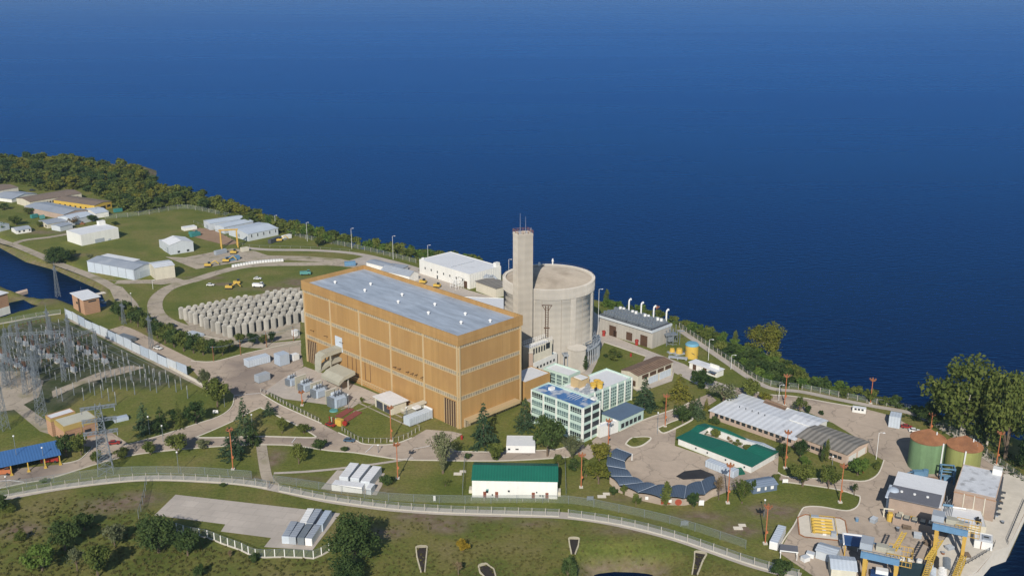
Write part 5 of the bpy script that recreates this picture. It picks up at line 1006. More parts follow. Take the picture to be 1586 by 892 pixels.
for p,q,wd,hh,m,l in [((385,570),(419,561),4.5,3.4,'sheet_pale','long pale container cabin on the forecourt'),((434,568),(449,563.5),5.0,5.4,'cool_grey','tall blue-grey container cabin on the forecourt'),((455,560),(464,557),3,3,'white_paint','small white box at the left foot of the turbine hall'),((401,594),(419,588),3.4,3.4,'grey_paint','dark grey machine box at the forecourt gate'),((457,522),(464,520),3,3,'white_paint','white box by the hall corner below the silos'),((289,519),(307,524),4,1.4,'sheet_pale','pale flat tarpaulin cabin below the silos'),((183,525),(203,531),3.4,2.2,'galv','dull green container behind the panel wall')]: container(p,q,wd,hh,m,l,'cabin','container_cabin')
gf=thing('goliath_crane','yellow A-frame gantry in the gravel yard','crane',at(343,384),R(20))
for x in (0,10.5):
    for s in (-1,1): MB().tube((x,s*3.2,0),(x,0,12),.45,n=6).build('leg','yellow',gf)
MB().tube((-1,0,12),(11.5,0,11.7),.55,n=6).build('beam','yellow',gf)
blk=None
for k in range(19):
    x=361+k*(437-361)/18; y=414-9*k/18-1.6*math.sin(k/18*3.14)
    if blk is None: blk=thing('marker_block','white concrete block, one of the row along the service road','block',at(x,y),R(20),'row of white blocks along the service road'); MB().box(-.7,.7,-.9,.9,0,1.6).build('body','white_paint',blk); MB().box(-.9,.9,-1.1,1.1,0,.3).build('foot','concrete',blk)
    else: dup(blk,at(x,y),R(20))
# concrete silos
sl0=None; e0=at(282,492); ea=at(356,521)-e0; eb=at(293,490.2)-at(282,492); ea/=9; eb.z=0
dirb=Vector((ea.y,-ea.x,0)); dirb=-dirb if dirb.x<0 else dirb; dirb=dirb.normalized()
spb=(at(455,489)-at(282,492)); 
rngs=random.Random(3)
sil_mb=MB().lathe([(1.38,0),(1.38,5.2),(1.46,5.22),(1.46,5.45),(1.2,5.95),(.7,6.3),(.01,6.45)],n=20).mesh('silo','cask_concrete'); sil_cap=None
u2=(at(455,463)-at(282,492)); 
rowA=[at(282,493),at(289,495),at(297,499),at(304,501.5),at(314,505),at(321,509),at(331,513),at(339,516),at(349,520),at(357,522)]
tops=[(282,476),(294,474),(304,472.5),(315,470),(326,468),(337,466),(348,464),(359,461),(371,459),(382,457),(394,455),(405,453),(416,450.5),(428,449),(440,447),(452,446)]
colB=[at(x,y,6.5).xy for x,y in tops]
for i,p in enumerate(rowA):
    for j,qv in enumerate(colB):
        if j in (10,11) and i==0: continue
        pos=Vector((p.x+(qv.x-colB[0].x), p.y+(qv.y-colB[0].y), 0))
        pj=prj(pos)
        if pj[0]>478: continue
        if sl0 is None: sl0=put('concrete_silo',sil_mb,None,pos,0); tag(sl0,'domed pale concrete silo in the close rows left of the turbine hall','silo','concrete silos in rows')
        else: c=dup(sl0,pos+Vector((rngs.uniform(-.08,.08),rngs.uniform(-.08,.08),0)),rngs.uniform(0,6))
# panel wall
wp=resample(pxs([(102,491),(113,496),(127,505),(152,517),(165,523),(180,530),(195,538),(207,544),(230,555),(252,566),(275,576),(299,586)]),8.2); pw=thing('panel_wall','long pale corrugated panel wall along the switchyard','wall',wp[0])
for i in range(len(wp)-1):
    q=MB(); A,Bq=wp[i]-wp[0],wp[i+1]-wp[0]; ribbon(q,[A,A.lerp(Bq,.97)],.25,0,4.6+.25*((i*7)%3)); q.build('panel',('sheet_pale','wall_pale','cool_grey','sheet_pale')[(i*5)%4],pw); MB().cb(A.x,A.y,0,.35,.4,5).build('post','galv',pw)
pl=MB(); ribbon(pl,pxs([(238,556),(262,570),(300,590),(324,604)]),.5,-.2,1.3); tag(pl.build('low_wall','kerb'),'low pale parapet wall below the panel wall','wall')
# ---------------- switchyard
def lattice(mb,h,w0,w1,n,r=.09,x=0,y=0,rz=0):
    c=[(-1,-1),(1,-1),(1,1),(-1,1)]
    def P(k,i): s=(w0+(w1-w0)*k/n)/2; return (x+c[i][0]*s,y+c[i][1]*s,h*k/n)
    for k in range(n):
        for i in range(4):
            j=(i+1)%4; mb.tube(P(k,i),P(k+1,i),r*1.4,n=4); mb.tube(P(k,i),P(k+1,j),r,n=4); mb.tube(P(k,j),P(k+1,i),r,n=4)
            if k: mb.tube(P(k,i),P(k,j),r,n=4)
def beam(mb,p,q,w=1.2,r=.08):
    p=Vector(p); q=Vector(q); d=(q-p); L=d.length; d.normalize(); s=Vector((-d.y,d.x,0))*w/2; u=Vector((0,0,w)); n=max(3,int(L/1.6))
    cs=[s,-s,s+u,-s+u]
    for c in cs: mb.tube(p+c,q+c,r*1.4,n=4)
    for k in range(n):
        a_,b_=p+d*L*k/n,p+d*L*(k+1)/n
        for i,j in ((0,1),(2,3),(0,2),(1,3)): mb.tube(a_+cs[i],b_+cs[j],r,n=4)
pyl=thing('pylon','grey lattice pylon standing on the lawn by the front road','pylon',at(164,731),R(20)); q=MB(); ph=hgt(164,731,626); lattice(q,ph,5.4,1.8,9,.085); q.build('tower','galv',pyl)
q=MB(); 
for z in (ph*.58,ph*.76,ph*.94): beam(q,(-6,0,z),(6,0,z),.9,.09)
q.build('cross_arm','galv',pyl); ins=MB()
for z in (ph*.58,ph*.76,ph*.94):
    for x in (-5.6,5.6): ins.tube((x,0,z),(x,0,z-1.6),.2)
ins.build('insulator','insulator',pyl)
yd=(at(300,590)-at(105,497)); yd.z=0; yd.normalize(); yn=Vector((-yd.y,yd.x,0)); yn=-yn if yn.y>0 else yn; yrz=math.atan2(yd.y,yd.x)
twr=[((66,655),541,5,'tall lattice gantry tower nearest the control house'),((20,600),508,4,'lattice gantry tower at the left edge of the switchyard'),((52,600),538,4,'lattice gantry tower in the middle of the switchyard'),((112,560),487,3,'lattice gantry tower next to the top of the panel wall'),((8,665),590,4,'dense lattice tower at the lower left of the switchyard'),((90,430+30),412,3,'slender lattice mast at the canal bank'),((192,502),470,2.4,'slender lattice tower in the hedge behind the panel wall'),((235,540),489,2.6,'lattice tower in the hedge above the narrow road'),((78,530),478,2.4,'thin lattice tower at the back of the switchyard'),((128,470),452,1.8,'short lattice mast behind the brick pump house'),((34,560),500,3,'lattice gantry tower at the far side of the switchyard')]
tp=[]
for i,((px,py),top,wd,l) in enumerate(twr):
    b_=at(px,py); hh=min(hgt(px,py,top),34); t=thing('lattice_tower',l,'tower',b_,yrz); q=MB(); lattice(q,hh,wd*.75,wd*.22,max(6,int(hh/2.6)),.055); q.build('tower','galv',t); q=MB(); beam(q,(-2.4,0,hh*.86),(2.4,0,hh*.86),.6); q.tube((0,0,hh),(0,0,hh+3),.1,.04); q.build('cross_arm','galv',t); tp.append((b_,hh))
for i,(p,q_,z,l) in enumerate([((10,560),(112,555),13,'lattice beam of the back switchyard gantry'),((8,600),(100,590),12,'lattice beam of the middle switchyard gantry'),((60,575),(150,545),11,'lattice beam of the switchyard gantry near the panel wall'),((20,540),(80,525),12,'lattice beam of the gantry by the pool'),((-20,580),(40,610),12,'lattice beam of the gantry at the left edge')]):
    A,Bq=at(*p),at(*q_); t=thing('busbar_gantry',l,'gantry',A); q=MB(); beam(q,(0,0,z),Bq-A+Vector((0,0,z)),1.1,.05); q.build('beam','galv',t)
    for s,o_ in ((0,Vector((0,0,0))),(1,Bq-A),(2,(Bq-A)/2)): q=MB(); lattice(q,z,1.8,1.0,6,.055,o_.x,o_.y); q.build('leg','galv',t)
    q=MB()
    for k in range(1,9): p_=(Bq-A)*k/9; q.tube(p_+Vector((0,0,z)),p_+Vector((0,0,z-1.9)),.17)
    q.build('insulator','insulator_brown',t)
post=None; rp2=random.Random(5)
def place_post(pos,s=1.0,lab=None):
    global post
    if post is None:
        post=thing('insulator_post','grey post with a pale insulator head in the switchyard','post',pos,0,'insulator posts of the switchyard'); MB().cyl(0,0,0,3.6,.2,.16,n=6).build('column','galv',post); MB().lathe([(.12,3.6),(.26,3.8),(.13,4.0),(.26,4.3),(.13,4.5),(.25,4.8),(.15,5.0),(.24,5.2),(.01,5.3)],n=7).build('insulator','insulator',post)
    else: dup(post,pos,0,scale=(1,1,s))
for px,py in [(89,616),(97,621),(130,620),(147,612),(158,616),(169,621),(180,627),(187,602),(197,605),(209,611),(218,592),(233,605),(243,608),(273,607),(291,617),(258,592),(115,612),(262,600),(226,598),(205,592),(175,606),(160,604),(140,608),(248,596),(281,603),(238,590)]: place_post(at(px,py),1.15)
org=at(108,503)
for r_ in range(13):
    for c in range(22):
        pos=org+yd*(4+c*5.0+rp2.uniform(-.5,.5))+yn*(7+r_*4.6+rp2.uniform(-.4,.4)); px,py=prj(pos)
        if px<-10 or py>592 or rp2.random()<.12: continue
        place_post(pos,rp2.uniform(.7,1.15))
bus=thing('busbars','thin pale busbars carried across the switchyard','busbar',org); 
for r_ in range(13):
    q=MB(); z=5.4+.5*(r_%3); A=yn*(7+r_*4.6); q.tube(A+yd*6+Vector((0,0,z)),A+yd*(100-r_*4.5)+Vector((0,0,z)),.07,n=4); q.build('bar','galv',bus)
for c in range(0,17,2):
    q=MB(); A=yd*(4+c*5.0); q.tube(A+yn*9+Vector((0,0,7.2)),A+yn*60+Vector((0,0,7.2)),.06,n=4); q.build('cross_bar','galv',bus)
brk=None
for k in range(32):
    pos=org+yd*(6+(k%8)*8.5)+yn*(14+15*(k//8)); px,py=prj(pos)
    if brk is None:
        brk=thing('circuit_breaker','grey circuit breaker box with three dark bushings in the switchyard','breaker',pos,yrz,'circuit breakers of the switchyard'); MB().box(-1.4,1.4,-.9,.9,.4,2.4).build('tank','grey_paint',brk); MB().box(-1.6,1.6,-1,1,0,.4).build('base','concrete',brk)
        for x in (-.9,0,.9): MB().tube((x,0,2.4),(x*1.7,0,5.2),.26,.14,n=8).build('bushing','insulator_brown',brk)
    elif px>0 and py<585: dup(brk,pos,yrz)
# ---------------- transformers in front of the turbine hall
def transformer(px,py,s,label):
    t=thing('transformer',label,'transformer',at(px,py),hall.rotation_euler.z)
    MB().box(-2.2*s,2.2*s,-1.6*s,1.6*s,.3,3.8*s).build('tank','cool_grey',t)
    for k in range(2):
        r=MB(); sx=-1 if k==0 else 1
        for i in range(7): r.box(sx*2.9*s-.45*s,sx*2.9*s+.45*s,-1.5*s+i*.45*s,-1.5*s+i*.45*s+.2*s,.6,3.6*s)
        r.box(sx*2.9*s-.5*s,sx*2.9*s+.5*s,-1.55*s,1.5*s,3.6*s,3.8*s); r.build('radiator','steel',t)
    r=MB()
    for i in range(8): r.box(-2*s+i*.55*s,-2*s+i*.55*s+.25*s,-2.4*s,-1.6*s,.6,3.4*s)
    r.build('radiator','cool_grey',t); MB().tube((-1.8*s,.6*s,4.6*s),(1.8*s,.6*s,4.6*s),.6*s,n=12).build('conservator','sheet_pale',t)
    for x in (-1.2,0,1.2): b_=MB().tube((x*s,-.5*s,3.8*s),(x*1.3*s,-.9*s,6.6*s),.22*s,.12*s,n=8).build('bushing','dark_steel',t)
    MB().box(-2.6*s,2.6*s,-2*s,2*s,0,.3).build('base','concrete',t); return t
for px,py,s,l in [(453,596,.9,'small grey-blue transformer at the left end of the row'),(474,605,1.0,'grey-blue transformer second from the left'),(494,614,1.05,'grey-blue transformer under the beige duct'),(523,628,1.25,'largest transformer, at the right end of the row by the green pit')]: transformer(px,py,s,l)
for px,py,l in [(461,603,'beige fire wall between the first two transformers'),(485,613,'beige fire wall left of the duct'),(508,625,'tall beige fire wall beside the largest transformer')]:
    t=thing('fire_wall',l,'wall',at(px,py),hall.rotation_euler.z+R(90)); MB().box(-.3,.3,-4.5,1.0,0,6).build('slab','equip_beige',t); MB().box(-.4,.4,-4.6,1.1,6,6.2).build('coping','concrete',t)
def place_local(o,x,y): return hall.matrix_basis
hr_=hall.rotation_euler.z; hl=hall.location
def hw(x,y,z=0): return Vector((hl.x+x*math.cos(hr_)-y*math.sin(hr_), hl.y+x*math.sin(hr_)+y*math.cos(hr_), z))
bd=thing('bus_duct','big beige bus duct bending from the hall wall down to the transformers','duct',hw(0,b*0+HA*0+81),hr_)
def slabduct(pts,wd,th): 
    q=MB(); n=len(pts); vs=[]
    for x,z in pts: vs+=[(x,-wd/2,z-th/2),(x,wd/2,z-th/2),(x,wd/2,z+th/2),(x,-wd/2,z+th/2)]
    fs=[]
    for i in range(n-1):
        o_=4*i
        for k in range(4): fs.append((o_+k,o_+(k+1)%4,o_+4+(k+1)%4,o_+4+k))
    fs+=[(3,2,1,0),(4*n-4,4*n-3,4*n-2,4*n-1)]; return q.add(vs,fs)
slabduct([(.3,13.4),(-9,13.0),(-11,12),(-11.6,8)],4.6,2.0).build('duct','equip_beige',bd); slabduct([(.3,8.6),(-6,8.2),(-12,6.2)],3.6,1.4).build('duct','equip_beige',bd); MB().box(.2,.45,-2.6,2.6,12,19).build('wall_panel','sheet_pale',bd)
for y in (-2,2): MB().cb(-6,y,0,.5,.5,12.2).build('post','equip_beige',bd)
bd2=thing('bus_duct','low sloping beige bus duct above the transformer row','duct',hw(0,70),hr_); slabduct([(-4,7.6),(-10,6.6),(-13,4.8)],13,1.6).build('duct','equip_beige',bd2)
for y in (-5,0,5): MB().cb(-7,y,0,.5,.5,6.2).build('post','concrete',bd2)
t,a,b2,h=flat('switch_kiosk','small kiosk with a broad white slab roof and dark doors before the hall','hut',(606,626.5),(629,619),(581,613),643,wall='wall_cream',roof='roof_white',over=.7); wins(t,'W',[(b2*.1,.1,b2*.35,h*.7),(b2*.52,.1,b2*.38,h*.7)],a,b2,'dark_steel',name='door'); MB().box(-.75,a+.75,-.75,-.66,h-.35,h+.05).build('roof_edge','white_paint',t)
ax=thing('reserve_transformer','reserve transformer group with pale louvred panels beside the white kiosk','transformer',at(634,652),hr_)
MB().box(-2,8,0,1,0,5.4).build('back_wall','equip_beige',ax); MB().box(-3,9,-.6,1.6,5.41,6.2).build('cap','wall_cream',ax); MB().box(1,4,-3,-.7,5.6,6.4).build('hood','white_paint',ax); r=MB()
for i in range(20): r.box(-4+i*.62,-4+i*.62+.3,-5.2,-1.2,.6,4.0)
r.build('radiator','sheet_pale',ax); MB().box(8,8.4,-5,0,.1,4.6).build('side_wall','white_paint',ax)
fpv=thing('fire_valve_group','red and yellow fire valve group beside the transformer fence','valves',at(526,658),R(-30)); MB().cb(0,0,0,3,2,2.6).build('cabinet','bright_yellow',fpv); MB().tube((3,-.6,1.6),(3,.0,1.6),1.1,n=16).build('reel','red',fpv)
for k in range(4): MB().cyl(-2.4-k*1.1,.6,0,2.0,.16,n=8).cb(-2.4-k*1.1,.6,2.0,.5,.5,.2).build('valve','red' if k%2 else 'wall_cream',fpv)
for k,(p,q_) in enumerate((((524,646),(544,633)),((534,652),(556,638)))): o_=MB(); ribbon(o_,pxs([p,q_]),3.2,-.1,.34); tag(o_.build('cover_plate','bed_red'),['dark red cover plate nearer the transformer row','dark red cover plate nearer the orange mast'][k],'cover')
gp=MB().lathe([(.01,.45),(1.6,.45),(1.8,.2),(1.9,0)],n=14); g_=gp.build('oil_pit','copper_green'); g_.location=at(517,636); tag(g_,'green oil pit cover at the foot of the largest transformer','cover')
for k,(p,q_) in enumerate(((hw(-6,16),hw(-6,54)),(hw(-9,14),hw(-9,52)),(hw(-12.5,18),hw(-12.5,56)),(hw(-6,50),hw(-22,50)),(hw(-8,44),hw(-20,44)))):
    o_=MB(); ribbon(o_,[p,q_],.35,-.1,.3); struct(o_.build('cable_trench','gravel'),'pale cable trench line across the transformer lawn')
# ================================================================ TREES AND PLANTS
def quads(P, size, out, spread=1.0):
    """numpy leaf quads: centres P, sizes, preferred normals out -> verts, faces"""
    n=len(P); nn=out+rng.normal(0,spread,(n,3)); nn/=np.linalg.norm(nn,axis=1)[:,None]+1e-9
    r=rng.normal(0,1,(n,3)); u=np.cross(nn,r); u/=np.linalg.norm(u,axis=1)[:,None]+1e-9; v=np.cross(nn,u)
    s=size[:,None]; u=u*s; v=v*s*.75
    V=np.stack([P-u,P+v*.9,P+u,P-v*.9],1).reshape(-1,3); return V
def leafmesh(name,V,m):
    me=bpy.data.meshes.new(name); n=len(V)//4
    me.vertices.add(len(V)); me.vertices.foreach_set('co',V.astype(np.float32).ravel()); me.loops.add(4*n); me.loops.foreach_set('vertex_index',np.arange(4*n,dtype=np.int32))
    me.polygons.add(n); me.polygons.foreach_set('loop_start',np.arange(0,4*n,4,dtype=np.int32)); me.polygons.foreach_set('loop_total',np.full(n,4,dtype=np.int32)); me.update(); me.validate(); me.materials.append(M(m)); return me
def blobs(C,Rb,n,leaf,flat_=.8):
    Pl=[];O=[]
    for c,r in zip(C,Rb):
        d=rng.normal(0,1,(n,3)); d/=np.linalg.norm(d,axis=1)[:,None]; rr=r*(rng.random(n)**.35)[:,None]*rng.uniform(.75,1.12,(n,1))
        Pl.append(c+d*rr*np.array([1,1,flat_])); O.append(d+np.array([0,0,.4]))
    P_=np.concatenate(Pl); O=np.concatenate(O); return quads(P_,leaf*rng.uniform(.6,1.3,len(P_)),O,.8)
def mk_broad(seed,k=16,n=110,leaf=.040,z0=.22,wide=.5,dome=True):
    """unit tree: height 1, crown radius .5"""
    global rng; rng=np.random.default_rng(seed); C=[];Rb=[]
    zc=(1+z0)/2; hz=(1-z0)/2
    for i in range(k):
        d=rng.normal(0,1,3); d/=np.linalg.norm(d); q=rng.uniform(.35,.80); C.append(np.array([d[0]*wide*q,d[1]*wide*q,zc+d[2]*hz*q-.03])); Rb.append(rng.uniform(.13,.23))
    C.append(np.array([0,0,zc])); Rb.append(.28)
    V=blobs(np.array(C),np.array(Rb),n,leaf,.9); V[:,2]=np.maximum(V[:,2],.02); s=V[:,2].max(); V[:,2]/=s
    tr=MB(); tr.tube((0,0,-.02),(.01,.01,z0+.18),.035,.02,7)
    for i in range(6): tr.tube((0,0,z0*.7+.02*i),tuple(C[i]),.016,.006,5)
    return V,tr
def mk_conifer(seed,tiers=15,leaf=.030,dens=26,droop=.10):
    global rng; rng=np.random.default_rng(seed); Pl=[];O=[]
    for t_ in range(tiers):
        z=.07+.90*(t_/(tiers-1))**.95; L=.5*(1-z)**.85*rng.uniform(.85,1.1)+.02; nb=max(4,int(11*(1-z)+4))
        for b_ in range(nb):
            an=rng.random()*6.283; l=L*rng.uniform(.7,1.12); m_=max(4,int(dens*l*2.2)); s=np.sqrt(rng.random(m_)); 
            x=np.cos(an)*l*s; y=np.sin(an)*l*s; zz=z-droop*s*s*(.4+L)+rng.normal(0,.008,m_)
            side_=rng.normal(0,.035,m_)*(1.2-s*.6); x+= -np.sin(an)*side_; y+=np.cos(an)*side_
            Pl.append(np.stack([x,y,zz],1)); O.append(np.stack([np.cos(an)*.4+0*s,np.sin(an)*.4+0*s,1+0*s],1))
    P_=np.concatenate(Pl); V=quads(P_,leaf*rng.uniform(.6,1.3,len(P_)),np.concatenate(O),.55); V[:,2]=np.maximum(V[:,2],.015)
    tr=MB(); tr.tube((0,0,-.02),(0,0,.9),.028,.004,7); return V,tr
def mk_column(seed):
    global rng; rng=np.random.default_rng(seed); C=[];Rb=[]
    for i in range(12): z=.14+.78*i/11; C.append(np.array([rng.uniform(-.1,.1),rng.uniform(-.1,.1),z])); Rb.append(.36*math.sin(math.pi*min(1,(z+.08)))**.6+.06)
    V=blobs(np.array(C),np.array(Rb),80,.05,.35); V[:,2]=np.maximum(V[:,2],.02); tr=MB(); tr.tube((0,0,-.02),(0,0,.6),.05,.02,6); return V,tr
def mk_willow(seed):
    global rng; rng=np.random.default_rng(seed); Pl=[];O=[]
    for i in range(70):
        an=rng.random()*6.283; lean=rng.uniform(.05,.5); n_=55; s=rng.random(n_)**.8; r_=lean*s**1.3; z=.12+.88*s*(1-.35*lean*1.5)
        Pl.append(np.stack([np.cos(an)*r_+rng.normal(0,.022,n_),np.sin(an)*r_+rng.normal(0,.022,n_),z+rng.normal(0,.02,n_)],1)); O.append(np.stack([np.cos(an)+0*s,np.sin(an)+0*s,.5+0*s],1))
    P_=np.concatenate(Pl); V=quads(P_,.026*rng.uniform(.6,1.3,len(P_)),np.concatenate(O),.7); V[:,2]=np.maximum(V[:,2],.03); V[:,2]/=V[:,2].max(); tr=MB(); tr.tube((0,0,-.02),(0,0,.35),.035,.02,6)
    for i in range(6): tr.tube((0,0,.2),(.3*math.cos(i),.3*math.sin(i),.7),.014,.005,5)
    return V,tr
PROTO={}
def proto(kind,lm,i,bark='bark'):
    key=(kind,lm,i,bark)
    if key not in PROTO:
        f={'broad':lambda s:mk_broad(s),'big':lambda s:mk_broad(s,30,170,.026,.18),'round':lambda s:mk_broad(s,12,120,.05,.04),'con':lambda s:mk_conifer(s),'col':mk_column,'wil':mk_willow,'open':lambda s:mk_broad(s,11,55,.042,.30)}[kind]
        V,tr=f(100+i*7+len(kind)*31); PROTO[key]=(leafmesh('crown',V,lm),tr.mesh('trunk',bark))
    return PROTO[key]
TC=[0]
def tree(kind,px,py,top,wpx,lm,label,cat='tree',group=None,bark='bark',name=None,z=0.0):
    p=at(px,py); hh=max(1.2,hgt(px,py,top)); W_=wpx*mpp(px,(py+top)/2)*1.04; TC[0]+=1
    nm=name or {'con':'conifer','col':'cypress','round':'shrub','wil':'willow'}.get(kind,'broadleaf_tree')
    zz=min(0,gz(p.x,p.y)); t=thing(nm,label,cat,Vector((p.x,p.y,zz+z)),TC[0]*2.4,group); t.scale=(W_,W_,hh); c,tr=proto(kind,lm,TC[0]%3,bark); put('crown',c,t); put('trunk',tr,t); return t
D,MI,CO,YE,GR,BR='leaf_dark','leaf_mid','leaf_conifer','leaf_yellow','leaf_grey','leaf_bright'
